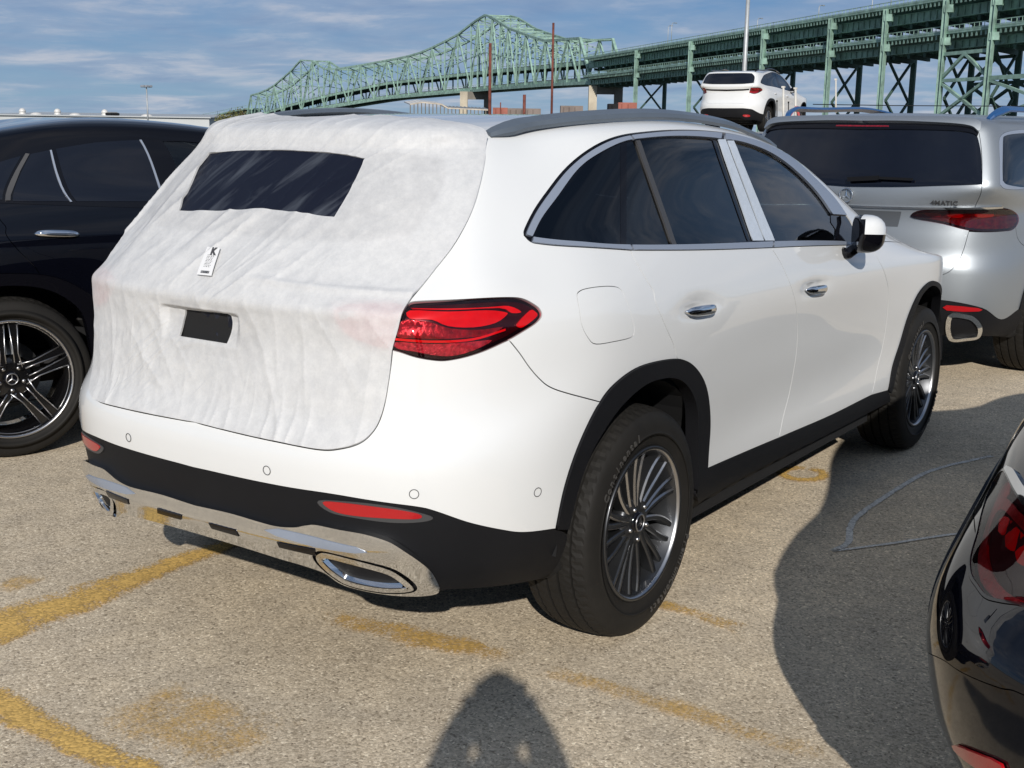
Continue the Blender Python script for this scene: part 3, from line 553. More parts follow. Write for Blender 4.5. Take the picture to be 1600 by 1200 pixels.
def chalk(name, P, w, label):
    P = cr(P, 8); T_ = np.gradient(P, axis=0); T_ /= np.linalg.norm(T_, axis=1, keepdims=True); Nn = np.stack([-T_[:, 1], T_[:, 0]], 1); decal(name, (P + Nn * w / 2)[::3], (P - Nn * w / 2)[::3], MT['chalk'], label, 'scratch')
chalk('curved_scratch', [(1.11, -1.15), (1.24, -1.165), (1.42, -1.11), (1.62, -1.08), (2.09, -1.09), (2.52, -1.13), (2.96, -1.29)], .028, 'long curved pale scratch in the big shadow on the right')
chalk('curved_scratch', [(1.11, -1.15), (1.33, -1.30), (1.64, -1.50), (1.9, -1.75)], .020, 'short pale scratch meeting the long one in the shadow')

# ------------------------------------------------------------ wheels
def tyre_material():
    m, n, l, o = nt('tyre_rubber'); b = n.new('ShaderNodeBsdfPrincipled'); l.new(b.outputs[0], o.inputs[0])
    setp(b, Base_Color=(.030, .029, .028), Roughness=.62); b.inputs['Specular IOR Level'].default_value = .16
    t = n.new('ShaderNodeTexCoord'); nz = n.new('ShaderNodeTexNoise'); nz.inputs['Scale'].default_value = 9; nz.inputs['Detail'].default_value = 5
    l.new(t.outputs['Object'], nz.inputs['Vector']); r = n.new('ShaderNodeValToRGB'); r.color_ramp.elements[0].color = (.011, .0107, .0103, 1); r.color_ramp.elements[1].color = (.026, .024, .0215, 1)
    l.new(nz.outputs['Fac'], r.inputs[0]); l.new(r.outputs[0], b.inputs['Base Color']); return m
MT['tyre'] = tyre_material()
def tyre_mesh(R, rr, w, nang=180, tread=True):
    """tread with round grooves and cut cross sipes; outer face at y=-w/2"""
    mb = MB(); h = w / 2; prof = []
    g = .009
    ribs = [(-.86, -.62), (-.56, -.22), (-.15, .15), (.22, .56), (.62, .86)]
    prof += [(rr - .012, h - .030), (rr + .004, h - .012), (rr + .018, h - .004), (rr + .05, h + .004), (R - .065, h + .006), (R - .035, h - .002), (R - .016, h - .012)]
    ys = []
    for a, b_ in ribs[::-1]:
        ys += [(R - .012 * (abs(b_) / .86) ** 3, b_ * (h - .004)), (R - .012 * (abs(a) / .86) ** 3, a * (h - .004))]
    k = 0
    for i in range(0, len(ys), 2):
        (ra, ya), (rb, yb) = ys[i], ys[i + 1]
        if i: prof += [(ra - g, ya + .0015)]
        prof += [(ra, ya), ((ra + rb) / 2 + .001, (ya + yb) / 2), (rb, yb)]
        if i < len(ys) - 2: prof += [(rb - g, yb - .0015)]
    prof += [(R - .016, -h + .012), (R - .035, -h + .002), (R - .065, -h - .006), (R - .085, -h - .0055), (R - .087, -h - .0075), (rr + .05, -h - .005), (rr + .047, -h - .003), (rr + .022, -h + .003), (rr + .008, -h + .006), (rr - .004, -h + .014), (rr - .012, -h + .030)]
    V = []; m = nang
    for i in range(m):
        t = 2 * math.pi * i / m
        for r, y in prof:
            # cross sipes: every other slice sinks a little on the shoulder ribs
            rr_ = r
            if tread and r > R - .014 and abs(y) < h * .95 and (i + int(abs(y) * 40)) % 3 == 0: rr_ = r - (.0028 if abs(y) > h * .5 else .0012)
            V.append((rr_ * math.cos(t), y, rr_ * math.sin(t)))
    k = len(prof); F = [(i * k + q, i * k + q + 1, ((i + 1) % m) * k + q + 1, ((i + 1) % m) * k + q) for i in range(m) for q in range(k - 1)]
    mb.add(V, F, MT['tyre'], True); mb.sm = [not (prof[q][0] > R - .030 and prof[q + 1][0] > R - .030) for i in range(m) for q in range(k - 1)]; me = mb.mesh('tyre')
    return me
def spoke_blade(path, w0, w1, d, ftop, matt, bright=None, bw=.3):
    """a spoke: path [(r, ang, y)], width w0..w1, trapezoid section"""
    mb = MB(); P = np.array([(r * math.cos(a), y, r * math.sin(a)) for r, a, y in path]); N = len(P); V = []
    T = np.gradient(P, axis=0); T /= np.linalg.norm(T, axis=1, keepdims=True)
    for i in range(N):
        s_ = np.cross(T[i], (0, -1., 0)); s_ /= np.linalg.norm(s_); w = w0 + (w1 - w0) * i / (N - 1); q = w / 2
        up = np.array((0, -1., 0))
        V += [P[i] - s_ * q * 1.15 - up * d, P[i] - s_ * q, P[i] - s_ * q * ftop + up * .004, P[i] + s_ * q * ftop + up * .004, P[i] + s_ * q, P[i] + s_ * q * 1.15 - up * d]
    F = []
    for i in range(N - 1):
        for k in range(5): F.append((i * 6 + k, i * 6 + k + 1, (i + 1) * 6 + k + 1, (i + 1) * 6 + k))
    F.append(tuple((N - 1) * 6 + k for k in range(6)))
    mb.add(V, [f[::-1] for f in F], matt, False)
    if bright is not None:
        b = len(mb.v); W = []
        for i in range(N):
            q = (w0 + (w1 - w0) * i / (N - 1)) / 2; s_ = np.cross(T[i], (0, -1., 0)); s_ /= np.linalg.norm(s_); up = np.array((0, -1., 0))
            for sg in (-1,):
                W += [P[i] + s_ * sg * q + up * .0012, P[i] + s_ * sg * q * (ftop - .12) + up * .0062]
        mb.add(W, [(i * 2, i * 2 + 1, i * 2 + 3, i * 2 + 2) for i in range(N - 1)], bright, False)
    return mb.mesh('spoke')
def star(mb, c, R, m, ring=True, th=.006, ax='y'):
    """three-pointed star in a ring, facing -y (or -x)"""
    V = []; n = 3
    for k in range(6):
        a = math.pi / 2 + k * math.pi / 3; r = R * (.93 if k % 2 == 0 else .13); V.append((r * math.cos(a), 0, r * math.sin(a)))
    V.append((0, -th, 0)); F = [(k, (k + 1) % 6, 6) for k in range(6)]
    W = []
    for x, y, z in V: W.append((c[0] + x, c[1] + y, c[2] + z) if ax == 'y' else (c[0] + y, c[1] - x, c[2] + z))
    mb.add(W, F, m, False)
    if ring:
        P = [((c[0] + R * math.cos(t), c[1] - th * .4, c[2] + R * math.sin(t)) if ax == 'y' else (c[0] - th * .4, c[1] - R * math.cos(t), c[2] + R * math.sin(t))) for t in np.linspace(0, 2 * math.pi, 33)[:-1]]
        mb.tube(P, R * .11, m, 8, closed=True)
_WC = {}
def wheel_meshes(kind, R, rr, w):
    key = (kind, R, rr, w)
    if key in _WC: return _WC[key]
    out = []; h = w / 2
    out.append(('tyre', tyre_mesh(R, rr, w)))
    mb = MB(); br = MT['rim_dark'] if kind == 'multi' else MT['rim_black']
    # barrel with outer lip
    mb.lathe([(rr - .012, h - .02), (rr - .030, h - .03), (rr - .036, 0), (rr - .030, -h + .06), (rr - .018, -h + .028), (rr - .012, -h + .012)], br, 72)
    mb.lathe([(rr - .013, -h + .014), (rr - .010, -h + .004), (rr - .002, -h + .001), (rr + .003, -h + .006), (rr + .002, -h + .016)], MT['rim_bright'] if kind != 'multi' else MT['rim_dark'], 96)
    if kind == 'multi': mb.lathe([(rr - .0135, -h + .0135), (rr - .0105, -h + .0035), (rr - .008, -h + .0025)], MT['rim_bright'], 96)
    out.append(('rim', mb.mesh('rim')))
    mb = MB(); mb.lathe([(.0, .02), (.165, .02), (.165, .035), (0, .035)], MT['brake'], 48); mb.lathe([(.0, -.01), (.075, -.01), (.085, .02)], MT['brake'], 32)
    out.append(('brake_disc', mb.mesh('brake_disc')))
    mb = MB()
    for k in range(5):
        a = math.radians(150 + k * 11); mb.box((.155 * math.cos(a), .0, .155 * math.sin(a)), (.05, .075, .05), MT['caliper'], R=[[math.cos(a), 0, -math.sin(a)], [0, 1, 0], [math.sin(a), 0, math.cos(a)]], bevel=.006)
    out.append(('brake_caliper', mb.mesh('brake_caliper')))
    yf = -h + .022            # the plane of the spokes' faces near the rim
    mb = MB()
    if kind == 'multi':
        mb.lathe([(.030, yf + .010), (.060, yf + .010), (.078, yf + .016), (.086, yf + .030), (.080, yf + .06)], MT['rim_dark'], 40)
        for k in range(5):
            a = math.radians(90 + 36 + k * 72); c = (.055 * math.cos(a), yf + .0, .055 * math.sin(a))
            mb.lathe([(.0, .0065), (.0125, .006), (.0135, .010), (.0165, .0095), (.017, .014)], MT['under'], 12, c=c); mb.lathe([(0, -.001), (.006, -.001), (.007, .006)], MT['rim_bright'], 6, c=c)
    elif kind == 'five':
        mb.lathe([(.030, yf + .014), (.070, yf + .012), (.100, yf + .02), (.11, yf + .05)], MT['rim_black'], 40)
        for k in range(5):
            a = math.radians(90 + 36 + k * 72); c = (.058 * math.cos(a), yf + .004, .058 * math.sin(a))
            mb.lathe([(0, .002), (.010, .002), (.011, .012)], MT['rim_bright'], 8, c=c)
    else:
        mb.lathe([(.030, yf + .010), (.07, yf + .012), (.09, yf + .04)], br, 32)
    out.append(('hub', mb.mesh('hub')))
    mb = MB(); mb.lathe([(0, yf + .000), (.026, yf + .001), (.033, yf + .004), (.036, yf + .012)], MT['gloss'], 32); star(mb, (0, yf - .0005, 0), .026, MT['rim_bright'], th=.002)
    out.append(('hub_cap', mb.mesh('hub_cap')))
    sp = []
    if kind == 'multi':
        for k in range(5):
            b = math.radians(90 + 7 + k * 72)
            for da, sp_, ww in ((-.055, -.155, .022), (.055, .055, .022)):
                pth = [(.055 + (rr - .068) * t, b + da * (1 - t) * 1.6 + sp_ * t + .03 * math.sin(t * 3.1), yf + .014 - .010 * t * t) for t in np.linspace(0, 1, 8)]
                sp.append(spoke_blade(pth, ww, .019, .034, .62, MT['rim_dark'], MT['rim_bright']))
            b = math.radians(90 + 7 + 36 + k * 72)
            for da, sp_ in ((-.16, -.24), (.16, -.03), ):
                pth = [(.062 + (rr - .075) * t, b + da * (1 - t) + (sp_ + .03 * 0) * t + .04 * math.sin(t * 3.1) * (1 if da > 0 else -1), yf + .016 - .012 * t * t) for t in np.linspace(0, 1, 8)]
                sp.append(spoke_blade(pth, .020, .018, .034, .62, MT['rim_dark'], MT['rim_bright']))
    elif kind == 'five':
        for k in range(5):
            a = math.radians(90 + k * 72 + 2); mb = MB(); ca, sa = math.cos(a), math.sin(a)
            def T(x, s_, y): return (x * ca - s_ * sa, y, x * sa + s_ * ca)
            R1 = rr - .014
            # two blades either side of a deep channel, machined lines along every edge
            for sg in (-1, 1):
                A = [(.05, .018), (.12, .020), (R1, .006)]; B = [(.05, .052), (.12, .040), (R1 - .004, .050)]
                V = []; 
                for (x0, s0), (x1, s1) in zip(A, B): V += [T(x0, sg * s0, yf + .006), T(x1, sg * s1, yf + .006), T(x0, sg * s0, yf + .045), T(x1, sg * s1, yf + .045)]
                F = []
                for i in range(2): q = i * 4; F += [(q, q + 1, q + 5, q + 4), (q + 2, q, q + 4, q + 6), (q + 1, q + 3, q + 7, q + 5)]
                mb.add(V, F, MT['rim_black'], False)
                for L in (A, B):
                    mb.tube([T(x, sg * s_, yf + .004) for x, s_ in (L if L is B else [(.075, .019), (.12, .019), (R1, .010)])], .0034, MT['rim_bright'], 6)
            # machined arc beside the rim that closes the window between this spoke and the next
            mb.tube([((R1 - .004) * math.cos(a + t), yf + .004, (R1 - .004) * math.sin(a + t)) for t in np.linspace(.20, math.radians(72) - .20, 14)], .003, MT['rim_bright'], 6)
            mb.tube([(.088 * math.cos(a + t), yf + .006, .088 * math.sin(a + t)) for t in np.linspace(.48, math.radians(72) - .48, 6)], .004, MT['rim_bright'], 6)
            sp.append(mb.mesh('spoke'))
    else:
        for k in range(10):
            b = math.radians(36 * k + 5)
            pth = [(.055 + (rr - .07) * t, b, yf + .014 - .010 * t * t) for t in np.linspace(0, 1, 4)]
            sp.append(spoke_blade(pth, .03, .022, .03, .5, br))
    for m_ in sp: out.append(('spoke', m_))
    _WC[key] = out; return out
def wheel(parent, x, y, R, rr, w, kind, side, spin=0.0, text=None, simple=False):
    """side -1: right-hand wheel, face towards -y"""
    e = sub_empty('wheel', parent, (x, y, R * .985), (0, 0, 0 if side < 0 else math.pi))
    for nm, me in wheel_meshes(kind, R, rr, w):
        if simple and nm == 'spoke' and kind == 'multi' and len(e.children) > 40: continue
        o = link(nm, me, e)
        if nm == 'spoke' or nm in ('hub', 'hub_cap'): o.rotation_euler = (0, spin, 0)
    if text: text(e)
    return e
_FC = {}
def text_mesh(s_, size, m, depth=.0, font=None, bold=0.0):
    cu = bpy.data.curves.new('lettering', 'FONT'); cu.body = s_; cu.size = size; cu.extrude = depth; cu.align_x = 'CENTER'; cu.align_y = 'CENTER'; cu.offset = bold; cu.resolution_u = 3; cu.space_character = 1.12
    ob = bpy.data.objects.new('lettering', cu); COL.objects.link(ob); dg = bpy.context.evaluated_depsgraph_get(); dg.update()
    me = bpy.data.meshes.new_from_object(ob.evaluated_get(dg)); bpy.data.objects.remove(ob); bpy.data.curves.remove(cu)
    me.materials.clear(); me.materials.append(m); return me
def arc_text(parent, s_, R, y, a_mid, size, m, spacing=.66, depth=.0012):
    """raised letters bent round a tyre wall (face -y); a_mid in radians counted from +x towards +z"""
    mb = MB(); n = len(s_); da = size * spacing / R
    for i, ch in enumerate(s_):
        if ch == ' ': continue
        me = text_mesh(ch, size, m, depth, bold=size * .012); a = a_mid - (i - (n - 1) / 2) * da
        er = np.array((math.cos(a), 0, math.sin(a))); et = np.array((math.sin(a), 0, -math.cos(a)))   # reading clockwise seen from -y
        V = [np.array((0, y, 0)) + er * (R + v.co.y) + et * v.co.x + np.array((0, -1, 0)) * v.co.z for v in me.vertices]
        mb.add(V, [tuple(p.vertices) for p in me.polygons], m, False); bpy.data.meshes.remove(me)
    return mb.build('lettering', parent)

# ------------------------------------------------------------ far structures: bridge, viaduct, sheds, masts
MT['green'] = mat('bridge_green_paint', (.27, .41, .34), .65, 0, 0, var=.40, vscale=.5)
MT['green_shade'] = mat('bridge_green_shaded', (.055, .105, .085), .8, var=.35, vscale=.15)  # darker copy of the bridge green: shade on far and under members painted in
MT['concrete'] = mat('pier_concrete', (.50, .44, .34), .85, var=.25, vscale=.15)
MT['concrete_dk'] = mat('dark_concrete', (.22, .20, .17), .9, var=.25, vscale=.2)  # darker concrete tone for each pier's second leg and cap, and shed posts
MT['rust'] = mat('rusty_pile', (.16, .045, .03), .75, var=.45, vscale=1.5)
MT['galv'] = mat('galvanised_pole', (.42, .44, .45), .5, .4, var=.1)
MT['asph_far'] = mat('deck_road', (.08, .08, .08), .9)
def dtab(x): return 1.0 / np.interp(x, [300, 385, 460, 600, 735, 925, 1600, 1700], [1 / 980, 1 / 840, 1 / 765, 1 / 680, 1 / 590, 1 / 410, 1 / 200, 1 / 185])
def gp(px, y=200):
    p = at(px, y, dtab(px)); return p
# --- viaduct with two road decks
A_ = gp(925); B_ = gp(1700); ax_ = (B_ - A_); ax_[2] = 0; ALEN = np.linalg.norm(ax_); ax_ /= ALEN
away = np.array((math.cos(math.radians(-3)), math.sin(math.radians(-3)), 0.0))      # the bents stand askew to the road
def vp(s, off, z): q = A_ + ax_ * s + away * off; return np.array((q[0], q[1], z))
def s_of(px):
    r = FV + RV * (px - 800) / 1890.0; n = np.array((-ax_[1], ax_[0])); t = ((A_ - CAM)[:2] @ n) / (r[:2] @ n); return float(((CAM + r * t) - A_)[:2] @ ax_[:2])
WV = 12.5
via = thing('steel_viaduct', 'long green steel viaduct with two road decks on tall braced columns', 'viaduct', tuple(vp(0, 0, 0)))
def loc_(mb, name, parent):
    o = mb.build(name, parent); o.matrix_parent_inverse = Matrix.Translation(-Vector(parent.location)); return o
S1 = ALEN
for nm, zr, zs, zt, zg, zu in (('upper_deck', 26.5, 25.5, 24.15, 22.4, 21.8), ('lower_deck', 20.7, 19.6, 18.25, 16.9, 16.3)):
    mb = MB(); mb.add([vp(s_, o_, z_) for z_ in (zs - .34, zs) for s_, o_ in ((-6, -2.7), (S1, -2.7), (S1, WV + 2.7), (-6, WV + 2.7))], [(0, 3, 2, 1), (4, 5, 6, 7), (0, 1, 5, 4), (1, 2, 6, 5), (2, 3, 7, 6), (3, 0, 4, 7)], MT['green'], False); d_ = loc_(mb, nm, via)
    for off in (.9, WV - .9):
        mb = MB(); mb.bar(vp(-6, off, (zt + zg) / 2), vp(S1, off, (zt + zg) / 2), .35, zt - zg, MT['green']); mb.bar(vp(-6, off, zg), vp(S1, off, zg), .8, .12, MT['green']); mb.bar(vp(-6, off, zt), vp(S1, off, zt), .8, .12, MT['green'])
        k_ = 0
        while k_ * 2.1 < S1: mb.bar(vp(k_ * 2.1, off - .25, zg), vp(k_ * 2.1, off - .25, zt), .14, .5, MT['green']); k_ += 1
        g_ = mb.build('girder', d_); pass
    mb = MB(); k_ = 0
    while k_ * 1.3 < S1:
        s_ = k_ * 1.3
        mb.add([vp(s_ - .14, -2.6, zs - .35), vp(s_ + .14, -2.6, zs - .35), vp(s_ + .30, -2.55, zs - 1.15), vp(s_ - .30, -2.55, zs - 1.15), vp(s_ - .14, -2.35, zs - .35), vp(s_ + .14, -2.35, zs - .35), vp(s_ + .26, -2.35, zs - 1.1), vp(s_ - .26, -2.35, zs - 1.1)], [(0, 3, 2, 1), (4, 5, 6, 7), (0, 1, 5, 4), (1, 2, 6, 5), (2, 3, 7, 6), (3, 0, 4, 7)], MT['green'], False)
        k_ += 1
    b_ = mb.build('bracket_row', d_); pass; b_['kind'] = 'stuff'
    mb = MB(); k_ = 0
    while k_ * 5.2 < S1: mb.bar(vp(k_ * 5.2, .6, zu), vp(k_ * 5.2, WV - .6, zu), .5, .8, MT['green_shade']); k_ += 1
    f_ = mb.build('floor_beams', d_); pass; f_['kind'] = 'stuff'
    for off in (-2.65, WV + 2.65):
        mb = MB(); mb.bar(vp(-6, off, zr - .06), vp(S1, off, zr - .06), .10, .14, MT['green']); mb.bar(vp(-6, off, zs + .35), vp(S1, off, zs + .35), .10, .10, MT['green']); mb.bar(vp(-6, off, zs + .12), vp(S1, off, zs + .12), .12, .24, MT['green']); k_ = 0
        while k_ * 1.4 < S1: mb.bar(vp(k_ * 1.4, off, zs), vp(k_ * 1.4, off, zr), .10, .10, MT['green']); k_ += 1
        r_ = mb.build('parapet', d_); pass
PX = [985, 1065, 1172, 1270, 1350, 1437, 1507]
PS = [s_of(p) for p in PX]; PS.append(PS[-1] + 28); PS.append(PS[-1] + 9)
def vch(mb, name): return loc_(mb, name, via)
for i, s_ in enumerate(PS):
    wc = .95
    for off in (-2.9, WV + 1.5):
        mb = MB(); mb.bar(vp(s_, off, -.2), vp(s_, off, 25.2), wc, wc, MT['green'] if off < 0 else MT['green_shade'], up=tuple(away))
        if off < 0:
            for zc in (23.6, 18.0): mb.box(vp(s_ + .8, off + .5, zc), (1.5, 1.5, 1.3), MT['green'])
            for sg in (-1, 1): mb.bar(vp(s_ + sg * wc * .5, off - .1, 0), vp(s_ + sg * wc * .5, off - .1, 25.2), .16, wc + .25, MT['green'], up=tuple(away))
        vch(mb, 'column')
    for (za, zb) in ((.5, 8.2), (8.2, 16.0)):
        mb = MB(); mb.bar(vp(s_, 0, za), vp(s_, WV, zb), .42, .42, MT['green_shade']); mb.bar(vp(s_, WV, za), vp(s_, 0, zb), .42, .42, MT['green_shade']); vch(mb, 'cross_brace')
    mb = MB(); mb.bar(vp(s_, 0, 16.2), vp(s_, WV, 16.2), .5, .9, MT['green_shade']); vch(mb, 'cross_beam')
# braced tower between the sixth and seventh bents, both faces
for off in (-2.9, WV + 1.5):
    a_, b_ = PS[5], PS[6]; m_ = MT['green'] if off < 0 else MT['green_shade']
    for q in ([(a_, 15.8), (b_, 15.8)], [(a_, 11.2), (b_, 11.2)], [(a_, 4.6), (b_, 4.6)]):
        mb = MB(); mb.bar(vp(q[0][0], off, q[0][1]), vp(q[1][0], off, q[1][1]), .45, .6, m_); vch(mb, 'tower_strut')
    for q in ([(a_, 11.4), ((a_ + b_) / 2, 15.6)], [(b_, 11.4), ((a_ + b_) / 2, 15.6)], [(a_, 11), (b_, 4.8)], [(b_, 11), (a_, 4.8)], [(a_, 4.5), (b_, -.1)], [(b_, 4.5), (a_, -.1)]):
        mb = MB(); mb.bar(vp(q[0][0], off, q[0][1]), vp(q[1][0], off, q[1][1]), .5, .5, m_); vch(mb, 'tower_brace')
for i in (6, 7):
    for off in (-2.9, WV + 1.5):
        a_, b_ = PS[i], PS[i + 1]; m_ = MT['green'] if off < 0 else MT['green_shade']
        for q in ([(a_, 11), (b_, 4.0)], [(b_, 11), (a_, 4.0)]):
            mb = MB(); mb.bar(vp(q[0][0], off, q[0][1]), vp(q[1][0], off, q[1][1]), .45, .45, m_); vch(mb, 'tower_brace')
        mb = MB(); mb.bar(vp(a_, off, 11.2), vp(b_, off, 11.2), .5, .7, m_); vch(mb, 'tower_strut')
# road lamps on the viaduct
for i, (px_, top) in enumerate(((989, 40), (1030, 36), (1118, 28), (1245, 8), (1284, -4), (1350, -18), (1428, -40))):
    s_ = s_of(px_); p = vp(s_, -.9 if i % 2 else WV + .6, 25.5); mb = MB(); d_ = float((p - CAM) @ FV); ztop = at(px_, top, d_)[2]
    mb.tube([p, (p[0], p[1], ztop - .5), (p[0] + away[0] * .5, p[1] + away[1] * .5, ztop), (p[0] + away[0] * 2, p[1] + away[1] * 2, ztop + .1)], .10, MT['galv'], 5); mb.box((p[0] + away[0] * 2.2, p[1] + away[1] * 2.2, ztop + .1), (.8, .4, .2), MT['galv'])
    tag(mb.build('road_lamp'), ('first', 'second', 'third', 'fourth', 'fifth', 'sixth', 'seventh')[i] + ' thin grey road lamp from the left on the green viaduct', 'street lamp', 'road lamps along the viaduct')
# --- through-truss span
tru = thing('truss_bridge', 'green steel truss bridge with two peaks across the sky behind the white SUV', 'bridge', tuple(gp(925) * (1, 1, 0)))
def tch(mb, name, kind=None):
    o = loc_(mb, name, tru)
    if kind: o['kind'] = kind
    return o
bc = np.array([(925, 129), (850, 133), (785, 138), (700, 145), (600, 154), (515, 168), (452, 180), (410, 190), (383, 194)], float)
tcd = np.array([(398, 149), (425, 138), (455, 113), (470, 96), (482, 90), (495, 101), (512, 111), (567, 102), (622, 92), (650, 86), (672, 77), (695, 66), (718, 54), (740, 36), (760, 24), (776, 34), (792, 45), (822, 56), (850, 65), (900, 61)], float)
def bpt(px): return at(px, np.interp(px, bc[::-1, 0], bc[::-1, 1]), dtab(px))
pxs = np.linspace(383, 925, 400); W_ = np.array([bpt(p) for p in pxs]); sl = np.r_[0, np.cumsum(np.linalg.norm(np.diff(W_, axis=0), axis=1))]
NP = 34; nodes_px = np.interp(np.linspace(0, sl[-1], NP + 1), sl, pxs); NB = np.array([bpt(p) for p in nodes_px])
def topz(i):
    p = NB[i]; px_ = nodes_px[i]; return at(px_, np.interp(px_, tcd[:, 0], tcd[:, 1]), float((p - CAM) @ FV))[2]
NT = NB.copy(); NT[:, 2] = [topz(i) for i in range(NP + 1)]
# peaks land on real nodes
dirs = np.gradient(NB, axis=0); dirs[:, 2] = 0; dirs /= np.linalg.norm(dirs, axis=1, keepdims=True)
aw = np.cross((0, 0, 1.), dirs); aw *= np.sign((aw * (NB - CAM)).sum(1))[:, None]
TW = 12.0; FB = NB + aw * TW; FT = NT + aw * TW
for Bq, Tq, m_ in ((NB, NT, MT['green']), (FB, FT, MT['green'])):
    mb = MB(); [mb.bar(Bq[i], Bq[i + 1], .8, 1.1, m_) for i in range(NP)]; tch(mb, 'bottom_chord')
    mb = MB(); [mb.bar(Tq[i], Tq[i + 1], .9, .9, m_) for i in range(1, NP - 1)]; mb.bar(Bq[NP], Tq[NP - 1], .9, .9, m_); mb.bar(Bq[0], Tq[1], .9, .9, m_); tch(mb, 'top_chord')
    for i in range(1, NP):
        h_ = Tq[i][2] - Bq[i][2]
        mb = MB(); mb.bar(Bq[i], Tq[i], .55, .55, m_); tch(mb, 'vertical')
        if i < NP - 1:
            mb = MB(); a, b = (Bq[i], Tq[i + 1]) if i % 2 else (Tq[i], Bq[i + 1]); mb.bar(a, b, .6, .6, m_); tch(mb, 'diagonal')
            if h_ > 24:
                mb = MB(); M1 = (Bq[i] + Tq[i]) / 2; M2 = (Bq[i + 1] + Tq[i + 1]) / 2; mb.bar(M1, M2, .4, .4, m_); mb.bar(M1 if i % 2 else M2, Tq[i + 1] if not i % 2 else Tq[i], .4, .4, m_); tch(mb, 'sub_brace')
mb = MB()
for i in range(1, NP - 1):
    mb.bar(NT[i], FT[i], .45, .5, MT['green']); mb.bar(NT[i], FT[i + 1], .3, .3, MT['green']); mb.bar(FT[i], NT[i + 1], .3, .3, MT['green'])
    hh = NT[i][2] - NB[i][2]
    if hh > 15:
        for f in ((.80, 1.0), (.6, .8)): mb.bar(NB[i] * (1 - f[0]) + NT[i] * f[0], FB[i] * (1 - f[1]) + FT[i] * f[1], .3, .3, MT['green']); mb.bar(FB[i] * (1 - f[0]) + FT[i] * f[0], NB[i] * (1 - f[1]) + NT[i] * f[1], .3, .3, MT['green'])
tch(mb, 'sway_bracing')
up_y = np.array([(925, 94), (850, 102), (785, 108), (700, 117), (600, 129), (515, 147), (452, 163), (410, 176), (383, 183)], float)
for nm, lift in (('lower_road_deck', None), ('upper_road_deck', 1)):
    mb = MB(); Q = []
    for i in range(NP + 1):
        px_ = nodes_px[i]; p = NB[i].copy()
        p[2] = NB[i][2] + 1.6 if lift is None else at(px_, np.interp(px_, up_y[::-1, 0], up_y[::-1, 1]), float((p - CAM) @ FV))[2]
        Q.append(p)
    for i in range(NP):
        a, b = Q[i] + aw[i] * TW / 2, Q[i + 1] + aw[i + 1] * TW / 2; mb.bar(a, b, TW - 1.2, .5, MT['asph_far'])
        for o_ in (.5, TW - .5):
            mb.bar(Q[i] + aw[i] * o_ - (0, 0, .7), Q[i + 1] + aw[i + 1] * o_ - (0, 0, .7), .3, 1.3, MT['green_shade'] if o_ > 1 else MT['green']); mb.bar(Q[i] + aw[i] * o_ + (0, 0, 1.0), Q[i + 1] + aw[i + 1] * o_ + (0, 0, 1.0), .12, .14, MT['green'])
        for t_ in (0, .33, .66): c = Q[i] * (1 - t_) + Q[i + 1] * t_; mb.bar(c + aw[i] * .3 - (0, 0, 1.0), c + aw[i] * (TW - .3) - (0, 0, 1.0), .35, 1.1, MT['green_shade']); mb.bar(c + aw[i] * .2, c + aw[i] * .2 + (0, 0, 1.0), .1, .1, MT['green'])
    tch(mb, nm)
# descending road at the far left end
lp = [(385, 170), (362, 174), (340, 179), (318, 183), (296, 187)]
mb = MB(); L_ = [at(x, y, dtab(x)) for x, y in lp]
for i in range(len(L_) - 1):
    c0, c1 = L_[i] + aw[0] * 6, L_[i + 1] + aw[0] * 6; mb.bar(c0, c1, 12, 1.0, MT['green']); mb.bar(c0 - (0, 0, 2.2), c1 - (0, 0, 2.2 - .0), 9, 2.6, MT['green_shade'])
    for t_ in np.linspace(0, 1, 9): c = L_[i] * (1 - t_) + L_[i + 1] * t_; mb.bar(c, c + (0, 0, 2.6), .14, .14, MT['green'])
    mb.bar(L_[i] + (0, 0, 2.2), L_[i + 1] + (0, 0, 2.2), .12, .16, MT['green'])
tag(mb.build('approach_road'), 'low green approach road running down to the left end of the truss bridge', 'road deck')
